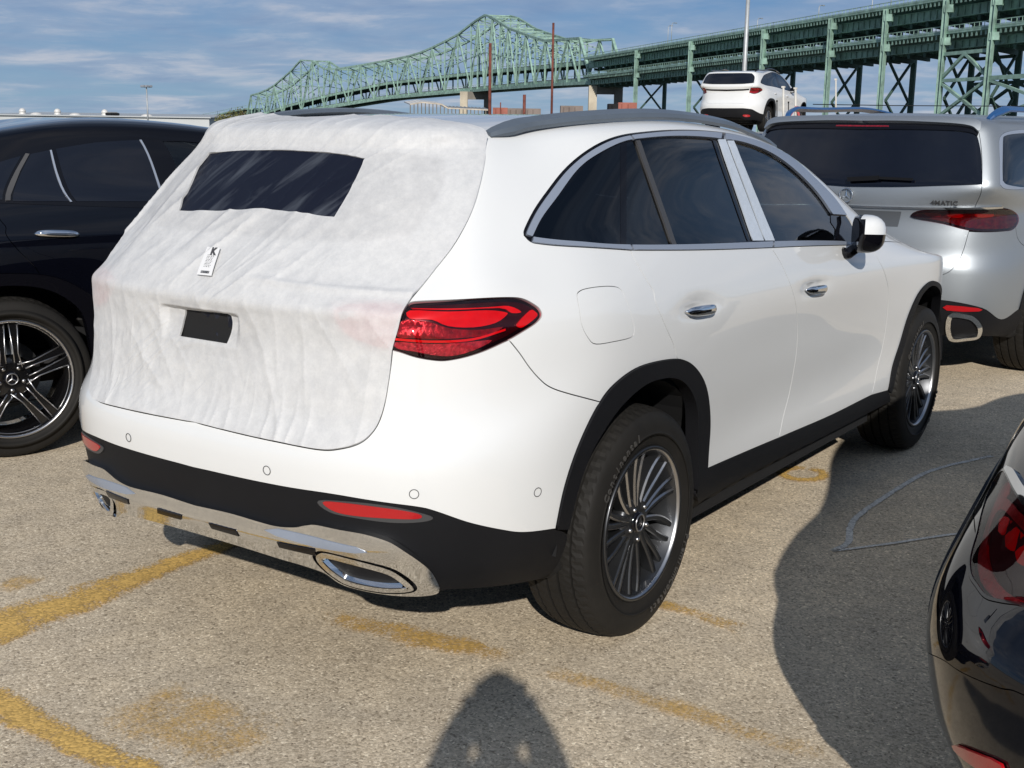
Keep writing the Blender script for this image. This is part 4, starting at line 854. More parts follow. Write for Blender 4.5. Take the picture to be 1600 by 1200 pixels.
# concrete piers
def pier(px0, px1, ytop, ycap, D, label):
    a = at(px0, ytop, D); b = at(px1, ytop, D); w = (b - a); w[2] = 0; L = np.linalg.norm(w); w /= L; zc = at(px0, ycap, D)[2]; ztop = a[2]; n_ = np.cross(w, (0, 0, 1.))
    t = thing('bridge_pier', label, 'bridge pier', (a[0], a[1], 0)); pl = Matrix.Translation(-Vector(t.location)); lw = L * .24
    def part(f, nm): mb = MB(); f(mb); o = mb.build(nm, t); o.matrix_parent_inverse = pl
    P = lambda s_, z: np.array((a[0] + w[0] * s_, a[1] + w[1] * s_, z))
    part(lambda m: m.add([P(0, -.3) - n_ * 1.5, P(lw, -.3) - n_ * 1.5, P(lw, ztop) - n_ * 1.5, P(0, ztop) - n_ * 1.5, P(0, -.3) + n_ * 1.5, P(lw, -.3) + n_ * 1.5, P(lw, ztop) + n_ * 1.5, P(0, ztop) + n_ * 1.5], [(3, 2, 1, 0), (4, 5, 6, 7), (0, 1, 5, 4), (1, 2, 6, 5), (2, 3, 7, 6), (3, 0, 4, 7)], MT['concrete'], False), 'pier_leg')
    part(lambda m: m.add([P(L - lw, -.3) - n_ * 1.5, P(L, -.3) - n_ * 1.5, P(L, ztop) - n_ * 1.5, P(L - lw, ztop) - n_ * 1.5, P(L - lw, -.3) + n_ * 1.5, P(L, -.3) + n_ * 1.5, P(L, ztop) + n_ * 1.5, P(L - lw, ztop) + n_ * 1.5], [(3, 2, 1, 0), (4, 5, 6, 7), (0, 1, 5, 4), (1, 2, 6, 5), (2, 3, 7, 6), (3, 0, 4, 7)], MT['concrete_dk'], False), 'pier_leg')
    part(lambda m: m.bar(P(lw, (ztop + zc) / 2), P(L - lw, (ztop + zc) / 2), 2.4, ztop - zc, MT['concrete_dk']), 'pier_cap')
pier(719, 768, 143, 155, 585, 'pale concrete pier under the middle of the truss bridge')
pier(452, 490, 178, 184, 760, 'small concrete pier under the left part of the truss bridge')
pier(920, 973, 134, 147, 408, 'concrete pier where the truss bridge meets the viaduct')
# masts and piles
def pole_(name, px0, ytop, px1, ybot, D, r0, r1, m, label, cat, group=None):
    a = at(px1, ybot, D); b = at(px0, ytop, D); b = np.array((a[0], a[1], b[2])); mb = MB(); mb.tube([(a[0], a[1], -.1), (a[0], a[1], b[2] * .5), b], [r0, (r0 + r1) / 2, r1], m, 10); return tag(mb.build(name), label, cat, group), b
pole_('mooring_pile', 765, 69, 765, 178, 150, .20, .18, MT['rust'], 'rust red pile in front of the right peak of the truss', 'pole')
pole_('mooring_pile', 862, 38, 862, 170, 150, .15, .14, MT['rust'], 'tallest rust red pile, standing before the right end of the truss', 'pole')
pole_('mooring_pile', 819, 148, 819, 176, 150, .19, .19, MT['rust'], 'short rust red pile low between the two tall ones', 'pole')
pole_('mooring_pile', 782, 160, 782, 172, 150, .07, .07, MT['rust'], 'tiny rust red post on the red container', 'pole')
_, _t = pole_('lamp_mast', 1167, -40, 1163, 112, 55, .125, .085, MT['galv'], 'tall grey lamp mast in front of the viaduct, running out of the top', 'lamp post')
# floodlight on the left
fl = thing('floodlight_mast', 'thin mast with a cluster of floodlights above the warehouse roof', 'floodlight', tuple(at(231, 185, 180) * (1, 1, 0))); b = at(229, 134, 180); a = np.array(fl.location)
mb = MB(); mb.tube([(0, 0, 0), (0, 0, b[2])], [.14, .09], MT['galv'], 8); mb.build('mast', fl)
for q in range(6):
    t_ = q * math.pi / 3; mb = MB(); c = (math.cos(t_) * .62, math.sin(t_) * .62, b[2] - .1); mb.bar((0, 0, b[2] - .1), c, .08, .08, MT['galv']); mb.box(c, (.42, .42, .34), mat('floodlight_head', (.5, .52, .55), .3, .5), bevel=.06); mb.build('floodlight', fl)
# warehouse
wa = at(-60, 186, 350); wb_ = at(327, 191, 350); we = at(300, 190, 420)
wh = thing('warehouse', 'long low grey warehouse behind the black SUV', 'building', (wa[0], wa[1], 0)); pl = Matrix.Translation(-Vector(wh.location)); zt = 3.75
w_ = (wb_ - wa); w_[2] = 0; wl_ = np.linalg.norm(w_); w_ /= wl_; n_ = np.array((-w_[1], w_[0], 0)); n_ = n_ if n_ @ (wa - CAM) > 0 else -n_
mb = MB(); c0, c1 = np.array((wa[0], wa[1], 0)), np.array((wb_[0], wb_[1], 0)); c2, c3 = c1 + n_ * 60, c0 + n_ * 60; up_ = np.array((0, 0, zt)); mb.add([c0, c1, c2, c3, c0 + up_, c1 + up_, c2 + up_ + (0, 0, 1.4), c3 + up_ + (0, 0, 1.4)], [(0, 1, 5, 4), (1, 2, 6, 5), (2, 3, 7, 6), (3, 0, 4, 7)], mat('warehouse_wall', (.52, .54, .54), .7, var=.08, vscale=.05), False)
o_ = mb.build('wall', wh); o_.matrix_parent_inverse = pl
mb = MB(); mb.add([c0 + up_ - n_ * .6, c1 + up_ - n_ * .6 + w_ * .6, c2 + up_ + (0, 0, 1.4) + w_ * .6, c3 + up_ + (0, 0, 1.4)] , [(0, 1, 2, 3)], mat('warehouse_roof', (.42, .45, .47), .6, var=.08, vscale=.05), False); mb.bar(c0 + up_ - n_ * .6, c1 + up_ - n_ * .6 + w_ * .6, .3, .35, MT['galv'])
o_ = mb.build('roof', wh); o_.matrix_parent_inverse = pl
MT['vent'] = mat('white_vent', (.72, .70, .66), .5, .2, var=.15)
for px_, y_ in ((35, 172), (90, 175), (164, 179)):
    c = at(px_, y_ + 3, 365); mb = MB(); mb.lathe([(0, 1.9), (.55, 1.75), (.95, 1.25), (1.05, .8), (.9, .75), (.9, .35), (1.05, .3), (1.05, 0), (.7, -.2), (.7, -1.2)], MT['vent'], 20, axis='z', c=(c[0], c[1], 4.0)); tag(mb.build('roof_vent'), {35: 'leftmost', 90: 'middle', 164: 'rightmost'}[px_] + ' of the three white mushroom vents on the warehouse roof', 'roof vent', 'vents on the warehouse roof')
for px_, y_, n__ in ((57, 178, 'first'), (118, 181, 'second'), (230, 186, 'third')):
    c = at(px_, y_ + 3, 362); mb = MB(); mb.lathe([(0, .75), (.8, .65), (1.5, .35), (1.75, .1), (1.75, -.6)], MT['vent'], 20, axis='z', c=(c[0], c[1], 3.95)); tag(mb.build('skylight_dome'), n__ + ' low white skylight dome from the left on the warehouse roof', 'skylight', 'domes on the warehouse roof')
mb = MB(); c = at(176, 184, 355); mb.box((c[0], c[1], 4.4), (3.2, 2.4, .8), MT['under'], bevel=.2); mb.box((c[0], c[1], 4.9), (2.2, 1.8, .3), MT['galv']); tag(mb.build('roof_unit'), 'small dark air unit on the warehouse roof right of the vents', 'air unit')
# conveyor shed and containers behind the roof of the white SUV
def block(name, px0, px1, y0, y1, D, m, label, cat, dep=8):
    a, b = at(px0, y1, D), at(px1, y1, D); z1 = at(px0, y0, D)[2]; w = b - a; w[2] = 0; L = np.linalg.norm(w); w /= L; n_ = np.array((-w[1], w[0], 0)); n_ = n_ if n_ @ (a - CAM) > 0 else -n_; mb = MB(); a = np.array((a[0], a[1], 0)); b = a + w * L
    V = [a, b, b + n_ * dep, a + n_ * dep]; V += [v + (0, 0, z1) for v in V]; mb.add(V, [(0, 1, 5, 4), (1, 2, 6, 5), (2, 3, 7, 6), (3, 0, 4, 7), (4, 5, 6, 7), (3, 2, 1, 0)], m, False)
    for k_ in range(int(L / .8)): mb.bar(a + w * (.4 + k_ * .8) - n_ * .03 + (0, 0, .2), a + w * (.4 + k_ * .8) - n_ * .03 + (0, 0, z1 - .2), .18, .06, m)
    return tag(mb.build(name), label, cat)
MT['cont_red'] = mat('red_container_paint', (.30, .10, .07), .7, var=.3, vscale=.5); MT['cont_brown'] = mat('brown_container_paint', (.20, .16, .14), .7, var=.25, vscale=.5); MT['tan'] = mat('tan_cladding', (.50, .44, .36), .8, var=.25, vscale=.4)
block('container', 770, 793, 168, 175, 170, MT['cont_red'], 'red container seen just over the roof, left of the short pile', 'container', 2.5); block('container', 793, 845, 169, 176, 172, MT['cont_brown'], 'brown container seen just over the roof, right of the red one', 'container', 2.5)
block('container', 876, 911, 165, 170, 172, MT['cont_brown'], 'dark container behind the roof rail', 'container', 2.5); block('container', 966, 995, 160, 168, 150, MT['cont_red'], 'red container beside the concrete pier at the right end of the truss', 'container', 2.5)
block('site_hut', 951, 967, 162, 166, 150, MT['under'], 'dark low hut left of the red container by the pier', 'hut', 2.5)
sh = thing('conveyor_shed', 'pale low shed with an open steel frame roof behind the white SUV\'s roof', 'shed', tuple(at(641, 178, 240) * (1, 1, 0))); pl = Matrix.Translation(-Vector(sh.location))
def sp_(px, y): return at(px, y, 240)
mb = MB(); prof = [(641, 163), (660, 160), (690, 163), (700, 169), (765, 172)]
a0 = np.array([sp_(*p) for p in prof]); base = a0.copy(); base[:, 2] = 0; bk = a0 + np.array((3.0, 4.5, 0)); F = []
V = np.vstack([base * (1, 1, 0) + (0, 0, 1.6 * 0), a0 * (1, 1, 0) + (0, 0, a0[:, 2].min() - .9), ]); n5 = len(prof); mb.add(V, [(i, i + 1, n5 + i + 1, n5 + i) for i in range(n5 - 1)], MT['tan'], False); o_ = mb.build('wall', sh); o_.matrix_parent_inverse = pl
mb = MB()
for i in range(n5 - 1): mb.bar(a0[i], a0[i + 1], .25, .25, MT['tan'])
for t_ in np.linspace(0, 1, 22):
    x_ = 641 + (765 - 641) * t_; y_ = np.interp(x_, [p[0] for p in prof], [p[1] for p in prof]); c = sp_(x_, y_); mb.bar(c, (c[0], c[1], a0[:, 2].min() - 1.0), .14, .14, MT['concrete_dk']); mb.bar(c, c + (2.2, 3.3, .5), .2, .2, MT['galv'])
o_ = mb.build('roof_frame', sh); o_.matrix_parent_inverse = pl
mb = MB(); mb.add([a0[0] + (0, 0, .1), a0[1] + (0, 0, .1), a0[2] + (0, 0, .1), a0[2] + (2.2, 3.3, .6), a0[1] + (2.2, 3.3, .6), a0[0] + (2.2, 3.3, .6)], [(0, 1, 4, 5), (1, 2, 3, 4)], MT['vent'], False); o_ = mb.build('roof_sheet', sh); o_.matrix_parent_inverse = pl
# a bush between the black SUV and the cover
bu_ = thing('bush', 'yellow-green bush behind the gap between the black SUV and the covered tailgate', 'bush', tuple(at(372, 210, 60) * (1, 1, 0))); c0 = np.array(at(372, 196, 60)); rn = np.random.RandomState(5)
mb = MB(); V = []; F = []; lm = []
leafA = mat('leaf_olive', (.13, .13, .035), .6, var=.5, vscale=4); leafB = mat('leaf_brown', (.10, .065, .03), .65, var=.5, vscale=4)
for i in range(9000):
    t_ = rn.rand() * 2 * math.pi; ph = math.acos(2 * rn.rand() - 1); r = (rn.rand() ** .45); w = RV * 1.0
    lob = 1 + .18 * math.sin(t_ * 5 + 1) + .12 * math.sin(ph * 9)
    x = r * math.sin(ph) * math.cos(t_) * 1.30 * lob; y = r * math.sin(ph) * math.sin(t_) * 1.0; z = r * math.cos(ph) * .80 * lob
    c = np.array((0, 0, 1.22)) + RV * x + np.array((FV[0], FV[1], 0)) * y + np.array((0, 0, 1)) * (z + .26 - .10 * abs(x))
    if c[2] < .1: continue
    a = rn.randn(3); a /= np.linalg.norm(a); b = np.cross(a, rn.randn(3)); b /= np.linalg.norm(b); s_ = .035 + .03 * rn.rand(); k_ = len(V)
    V += [c - a * s_, c + b * s_ * .5, c + a * s_, c - b * s_ * .5]; F.append((k_, k_ + 1, k_ + 2, k_ + 3)); lm.append(0 if x < .35 + .3 * rn.randn() else 1)
mb.add(V, F, leafA, False); mb.mi(leafB); mb.m = lm; o_ = mb.build('foliage', bu_)
mb = MB(); 
for q in range(14): t_ = q * .45; mb.tube([(0, 0, 0), (.4 * math.cos(t_), .35 * math.sin(t_), .6), (.8 * math.cos(t_ + .2), .6 * math.sin(t_ + .2), 1.15)], [.03, .02, .008], MT['rust'], 5)
mb.build('stems', bu_)
# power line behind the viaduct
mb = MB(); mb.tube([at(1270, 163, 140), at(1400, 165, 138), at(1600, 166, 135)], .05, MT['under'], 4); tag(mb.build('overhead_cable'), 'thin dark cable crossing in front of the viaduct columns', 'cable')

# ------------------------------------------------------------ the estate-shaped car, panel by panel
def pts(*a): return np.array(a, float)
def k(name, i0=None, i1=None, n=5): return cr(K[name][i0:i1], n)
SEAM = .0017
def side_curves():
    c = {}
    c['tg_up'] = k('s_tg_up'); c['tg_lamp'] = k('s_tg_lamp'); c['tg_low'] = cr(K['s_tg_low'][:-1] + [[0.0, 5.80]])
    c['lamp_top'] = k('lamp_top'); c['lamp_bot'] = k('lamp_bot'); c['bq'] = k('s_bq')
    c['arch'] = k('arch_out', n=6); A = K['arch_out']
    c['arch_bq'] = cr(A, 6)[:3 * 6 + 1]        # from the bumper end up to the bumper/quarter seam
    j = 7 * 6 - 3
    c['arch_mid'] = cr(A, 6)[18:j + 1]; c['arch_door'] = cr(A, 6)[j:]
    qd = [list(p) for p in K['s_qd'][:-1]] + [cr(A, 6)[j].tolist()]
    c['qd'] = cr(qd, 5); c['dd'] = k('s_dd'); c['df'] = cr([[13.16, 10.78]] + K['s_df'], 5)
    st = K['sill_top']; c['sill_a'] = cr(st[:3]); c['sill_b'] = cr([st[2], st[3], K['s_df'][-1]]); c['sill_c'] = cr([K['s_df'][-1], K['farch_out'][0]])
    c['farch'] = cr(K['farch_out'] + [[16.25, 6.0], [16.62, 5.0], [16.82, 3.9], [16.86, 2.6]], 6)
    b = K['belt']; c['belt_q'] = cr(b[:4]); c['belt_r'] = cr(b[3:6]); c['belt_f'] = cr(b[5:])
    c['win_out'] = k('win_out'); c['black_top'] = cr([[0.0, 4.085]] + K['black_top'][1:-1] + [c['arch'][0].tolist()])
    return c
CV = side_curves()
RAILV = pts((4.448, 16.62), (6, 16.55), (8, 16.5), (10, 16.45), (11.1, 16.3), (11.75, 15.8), (12.3, 15.0), (12.75, 14.0), (13.05, 13.1), (13.2, 12.2))
def suv(S, T, paint, o):
    """builds the whole shell on the Empty T; o switches trims"""
    P = MT[paint]; und = MT['under']
    q = o.get('q', 1.0)                       # coarser for far cars
    pk = dict(du=.16 * q, dv=.42 * q, gap=SEAM, depth=.012)
    sides = 'RL'
    # dark inner shell under the seams, with the wheel openings cut out
    hr = chain(CV['arch'], pts((9.0, 1.9), (9.0, .3), (7.6, .3), (6.3, 1.2), (6.1, 2.0)))
    hf = chain(CV['farch'], pts((16.86, .3), (13.95, .3), (13.95, 1.4)))
    panel(S, 'inner_shell', pts((0, 2.4), (1.9, 2.2), (3.0, 1.7), (4.6, 1.5), (6.2, .6), (8, .1), (20, .1), (20, 10.9), (14.2, 11.2), (13, 10.7), (5.6, 12.0), (4.2, 12.0), (3.5, 10.5), (0, 10.6)), und, T, holes=[hr, hf], off=-.016, depth=0, du=.4, dv=.8, sides='J')
    if o.get('rear_panels', True):
        tg = chain(pts((0, 16.62), (4.448, 16.62)), CV['tg_up'], CV['tg_lamp'], CV['tg_low'])
        gl = o.get('rear_glass', crc([(-1, 0)] * 0 or [(0, 15.25), (1.6, 15.2), (2.9, 14.9), (3.15, 14.2), (2.75, 12.7), (1.6, 12.35), (0, 12.3)], 1))
        panel(S, 'tailgate', tg, P, T, sides='J', disp=o.get('tg_disp'), **pk)
        panel(S, 'rear_window', chain(pts((0, 15.3)), cr([(0, 15.3), (1.8, 15.25), (3.0, 15.0)]), cr([(3.0, 15.0), (3.1, 14.2), (2.75, 12.5)]), cr([(2.75, 12.5), (1.6, 12.2), (0, 12.15)])), MT['gloss'], T, off=.003, depth=.006, du=.3, dv=.6, sides='J')
    bu = chain(CV['tg_low'][::-1], CV['lamp_bot'][::-1], CV['bq'], CV['arch_bq'][::-1], CV['black_top'][::-1])
    panel(S, 'rear_bumper', bu, P, T, sides='J', **pk)
    lw = chain(CV['black_top'], cr(K['black_bot']), pts((3.9, 1.44), (3.0, 1.42), (2.35, 1.55), (1.95, 1.92), (1.2, 2.0), (0, 2.05)))
    panel(S, 'lower_bumper', lw, MT['cladding'], T, sides='J', off=-.002, du=.16 * q, dv=.42 * q, gap=.001, depth=.03)
    sf = chain(RAILV[:1], CV['tg_up'], CV['lamp_top'], CV['bq'], CV['arch_mid'], CV['qd'][::-1], CV['belt_q'][::-1], CV['win_out'], pts((12.45, 12.1), (12.55, 11.5), (12.62, 10.9), (12.9, 10.86), (13.16, 10.8)), RAILV[::-1][:-1])
    holes = [crc(K['fuel'], 4)] if o.get('fuel', True) else []
    panel(S, 'side_frame', sf, P, T, holes=holes, sides='R', hole_gap=.0005, **pk); panel(S, 'side_frame', sf, P, T, sides='L', **pk)
    if holes: panel(S, 'fuel_door', crc(K['fuel'], 4), P, T, sides='R', du=.16, dv=.42, gap=.0018, depth=.012)
    hd = o.get('handle_disp')
    rd = chain(CV['qd'], CV['arch_door'], CV['sill_a'], CV['dd'][::-1], CV['belt_r'][::-1])
    panel(S, 'rear_door', rd, P, T, sides=sides, disp=hd, **pk)
    fd = chain(CV['dd'], CV['sill_b'], CV['df'][::-1], pts((12.9, 10.86)), CV['belt_f'][::-1])
    panel(S, 'front_door', fd, P, T, sides=sides, disp=hd, **pk)
    fe = chain(CV['df'], CV['sill_c'], CV['farch'][:-6], pts((17.1, 5.6), (17.5, 7.6), (17.7, 9.4), (17.0, 10.3), (15.8, 10.9), (14.6, 11.2), (13.7, 11.1)))
    panel(S, 'front_fender', fe, P, T, sides=sides, **pk)
    fb = chain(CV['farch'][-7:], pts((16.9, 1.0), (20, 1.0), (20, 9.3), (18.8, 9.4), (17.7, 9.4), (17.5, 7.6), (17.1, 5.6)))
    panel(S, 'front_bumper', fb, P, T, sides='J', du=.3, dv=.8, gap=.002, depth=.012)
    ho = chain(pts((13.25, 12.3), (13.3, 11.3), (13.7, 11.1), (14.6, 11.2), (15.8, 10.9), (17.0, 10.3), (17.7, 9.4), (18.8, 9.4), (20, 9.3), (20, 20), (14.55, 20), (14.35, 17), (13.95, 14.5), (13.5, 13.0)))
    panel(S, 'bonnet', ho, P, T, sides='J', du=.3, dv=.6, gap=.002, depth=.01)
    ro = chain(pts((0, 16.66)), RAILV[:5], pts((11.25, 17.2), (11.5, 18.6), (11.55, 20), (0, 20)))
    panel(S, 'roof', ro, P, T, sides='J', du=.3, dv=.5, gap=.0, depth=.01)
    ws = chain(RAILV[4:], pts((13.25, 12.3), (13.5, 13.0), (13.95, 14.5), (14.35, 17), (14.55, 20), (11.55, 20), (11.5, 18.6), (11.25, 17.2)))
    panel(S, 'windscreen', ws, MT['wshield'], T, sides='J', du=.3, dv=.6, gap=.0, depth=.0, off=-.001)
    # sill and arch mouldings
    si = chain(CV['sill_a'], CV['sill_b'], CV['sill_c'], cr(K['sill_bot'])[::-1], pts((8.88, 1.93)))
    panel(S, 'sill_moulding', si, MT['cladding'], T, sides=sides, off=.004, du=.3, dv=.4, depth=.05, gap=.001)
    ain = cr(K['arch_in'], 6)
    ar = chain(CV['arch'], ain[::-1]); panel(S, 'arch_moulding', ar, MT['cladding'], T, sides=sides, off=.008, du=.12, dv=.3, depth=.045)
    fo = CV['farch']; fi = inset(S, chain(fo, pts((16.86, 1.3), (13.9, 1.3))), .052)[:len(fo)]
    panel(S, 'arch_moulding', chain(fo, fi[::-1]), MT['cladding'], T, sides=sides, off=.008, du=.15, dv=.35, depth=.045)
    # wheel wells and floor
    R = o['R']
    for sg, nm in ((-1, 0), (1, 1)):
        for xw in (0.0, o['wb']):
            mb = MB(); n = 18; V = []
            for i in range(n + 1):
                a = math.radians(2 + 176 * i / n); r = R + .075
                for y in (.90, .52): V.append((xw + .0 + r * 1.06 * math.cos(a), sg * (y + o.get('wy', 0) * 1), R + r * math.sin(a)))
            F = [(2 * i, 2 * i + 1, 2 * i + 3, 2 * i + 2) for i in range(n)]
            b = len(V); V.append((xw, sg * .52, R)); F += [(2 * i + 1, 2 * i + 3, b) for i in range(n)]
            mb.add(V, F, und, False); mb.build('wheel_liner', T)
    mb = MB(); mb.box((o['wb'] * .5 - .04, 0, .30), (o['wb'] - .9, 1.66, .16), und); mb.box((-.52, 0, .40), (.6, 1.15, .16), und, bevel=.05); mb.box((0, 0, .36), (1.1, .98, .2), und); mb.box((o['wb'], 0, .36), (1.6, .98, .22), und)
    mb.bar((0, -.75, R), (0, .75, R), .09, .09, und); mb.bar((o['wb'], -.75, R), (o['wb'], .75, R), .09, .09, und)
    mb.build('underbody', T)
def side_glass(S, T, o):
    """window trims, panes and pillars on the traced outlines"""
    wi = K['win_in']; wb = K['win_bot']
    top = cr(wi[:-1]); top_all = np.vstack([top, [12.05, 11.9]])
    bot = cr([wb[0], wb[1], wb[2], wb[3], wb[4]])
    outl = chain(CV['win_out'], pts((12.43, 12.1), (12.52, 11.5), (12.57, 10.88)), CV['belt_f'][::-1], CV['belt_r'][::-1], CV['belt_q'][::-1])
    qb = K['quarter_bar']; re_ = K['rglass_edge']
    # positions along the top curve where each pane begins
    def cut(curve, a, b):
        u = curve[:, 0]; return curve[(u > a) & (u < b)]
    tq, bq = np.array(qb[0]), np.array(qb[1])
    ql, qr, rr_, s2r = (cr(K[n_], 3) for n_ in ('q_l', 'q_r', 'rg_r', 's2_r'))
    quarter = chain(cut(top, 5.0, ql[0][0] - .06), ql, cut(bot, 5.9, ql[-1][0] - .1)[::-1])
    g0t, g0b = qr[0], qr[-1]
    rear = chain([g0t], cut(top, g0t[0] + .05, rr_[0][0] - .05), rr_, cut(bot, g0b[0] + .1, rr_[-1][0] - .1)[::-1], qr[::-1])
    s2 = K['strip2']; f0t, f0b = np.array(s2[1]), np.array(s2[2])
    fr_top = top[(top[:, 0] > f0t[0] + .05)]
    fr_top = np.vstack([fr_top, [[11.80, 12.3], [11.93, 11.85]]]); fr_top = fr_top[fr_top[:, 1] > 11.7]
    front = chain([f0t], fr_top, [[11.97, 11.25]], cut(bot, f0b[0] + .1, 11.9)[::-1], s2r[::-1])
    sides = 'RL'; qk = dict(du=.2 * o.get('q', 1), dv=.5 * o.get('q', 1))
    panel(S, 'window_surround', outl, MT['gloss'], T, holes=[inset(S, quarter, .004), inset(S, rear, .004), inset(S, front, .004)], sides=sides, off=-.004, depth=.012, gap=.0005, **qk)
    tint = o.get('tint', MT['tint'])
    panel(S, 'quarter_window', quarter, tint, T, sides=sides, off=-.0045, depth=0, gap=.001, **qk)
    panel(S, 'rear_door_window', rear, tint, T, sides=sides, off=-.0065, depth=0, gap=.0005, **qk)
    panel(S, 'front_door_window', front, o.get('fglass', MT['clear']), T, sides=sides, off=-.0065, depth=0, gap=.0005, **qk)
    # trim: upper arc in two pieces, lower line in three, with hair gaps
    wo = CV['win_out']; wo_in = inset(S, outl, .008)[:len(wo)]
    if o.get('trim', True):
        tm = MT[o.get('trim_mat', 'satin')]
        ti = inset(S, chain(top, pts((12.0, 11.9)), bot[::-1]), -.0)[:len(top)]
        a0 = 5.5; a1 = 8.18
        A = cutx(wo_in, 0, a1 - .03); B = cutx(top, 0, a1 - .01)
        panel(S, 'window_trim', chain(A, B[::-1]), tm, T, sides=sides, off=.004, depth=.01, **qk)
        e1, e2 = 9.98, 9.86
        A = cutx(wo_in, a1 + .0, e1); B = cutx(top, a1 + .02, e2)
        panel(S, 'window_trim', chain(A, B[::-1]), tm, T, sides=sides, off=.005, depth=.01, **qk)
        A = wo_in[(wo_in[:, 0] > e1 + .02)]; A = A[A[:, 1] > 12.4]; B = top[(top[:, 0] > e2 + .02)]; B = B[B[:, 1] > 12.3]
        panel(S, 'window_trim', chain(A, B[::-1]), tm, T, sides=sides, off=.005, depth=.01, **qk)
        belt = np.vstack([CV['belt_q'], CV['belt_r'][1:], CV['belt_f'][1:]])
        for (b0, b1) in ((5.84, 7.80), (7.83, 10.36), (10.40, 12.45)):
            A = cutx(belt, b0, b1); B = cutx(bot, b0 + .02, min(b1 + .02, 12.14))
            if b1 > 12: B = np.vstack([B, [12.4, 11.06]])
            panel(S, 'window_trim', chain(A, B[::-1]), tm, T, sides=sides, off=.006, depth=.012, gap=.0006, **qk)
    if o.get('divider', True):
        L = cr(K['divider'], 3)
        w = np.array((.038, 0)); panel(S, 'window_divider', chain(L - w, (L + w)[::-1]), MT['plastic_grey'], T, sides=sides, off=.0, depth=.008, **qk)
    if o.get('strips', True):
        lab = 'pale protective film on the door pillar'
        s1 = np.array(K['strip1']); panel(S, 'pillar_film', chain(cr(K['s1_l'], 2), cr(K['s1_r'], 2)[::-1]), MT['film'], T, sides='R', off=.002, depth=.004, label=lab, **qk)
        s2 = np.array(K['strip2']); panel(S, 'pillar_film', chain(cr(K['s2_l'], 2), cr(K['s2_r'], 2)[::-1]), MT['film'], T, sides='R', off=.002, depth=.004, label=lab, **qk)
def cutx(L, a, b):
    """the stretch of a curve between two column values, with its ends interpolated"""
    L = np.array(L); k_ = int(np.argmax(L[:, 0])) + 1; M_ = L[:k_]; inn = M_[(M_[:, 0] > a + 1e-3) & (M_[:, 0] < b - 1e-3)]; out = list(inn)
    if M_[0, 0] < a < M_[-1, 0]: out.insert(0, np.array((a, np.interp(a, M_[:, 0], M_[:, 1]))))
    if M_[0, 0] < b < M_[-1, 0]: out.append(np.array((b, np.interp(b, M_[:, 0], M_[:, 1]))))
    return np.array(out)
def interior(T, zb=0.0, wheel_=True):
    """seats, dash and steering wheel behind the glass"""
    def seat(x, y):
        mb = MB(); mb.box((x, y, .62 + zb), (.52, .52, .16), MT['seat'], bevel=.05)
        a = math.radians(-16); Rm = [[math.cos(a), 0, math.sin(a)], [0, 1, 0], [-math.sin(a), 0, math.cos(a)]]
        mb.box((x - .30, y, .93 + zb), (.14, .48, .60), MT['seat'], R=Rm, bevel=.05)
        mb.box((x - .39, y, 1.30 + zb), (.10, .27, .17), MT['seat'], R=Rm, bevel=.035)
        mb.bar((x - .37, y - .06, 1.15 + zb), (x - .385, y - .06, 1.28 + zb), .012, .012, MT['chrome']); mb.bar((x - .37, y + .06, 1.15 + zb), (x - .385, y + .06, 1.28 + zb), .012, .012, MT['chrome'])
        mb.build('seat', T)
    for x, y in ((1.62, -.37), (1.62, .37), (.66, -.40), (.66, .40)): seat(x, y)
    mb = MB(); mb.box((2.28, 0, .93 + zb), (.42, 1.42, .26), MT['interior'], bevel=.06); mb.box((2.05, 0, .80 + zb), (.5, .28, .34), MT['interior'], bevel=.03); mb.box((1.0, 0, .42 + zb), (2.9, 1.5, .04), MT['interior']); mb.build('dashboard', T)
    mb = MB(); mb.box((2.12, -.05, 1.02 + zb), (.03, .30, .19), MT['gloss'], bevel=.008); mb.build('centre_screen', T)
    if wheel_:
        mb = MB(); c = np.array((1.98, .37, 1.0 + zb)); a = math.radians(24); ax = np.array((math.cos(a), 0, math.sin(a))); u = np.array((0, 1, 0)); w = np.cross(ax, u)
        mb.tube([c + .185 * (u * math.cos(t) + w * math.sin(t)) for t in np.linspace(0, 2 * math.pi, 41)[:-1]], .015, MT['interior'], 8, closed=True)
        for t in (0, math.pi, math.pi * 1.5): mb.bar(c, c + .18 * (u * math.cos(t) + w * math.sin(t)), .03, .012, MT['chrome'])
        mb.lathe([(0, 0), (.06, .005), (.065, .03)], MT['interior'], 20, axis='x', c=c - (.02, 0, 0)); mb.bar(c, c + ax * .3, .06, .06, MT['interior'])
        mb.build('steering_wheel', T)

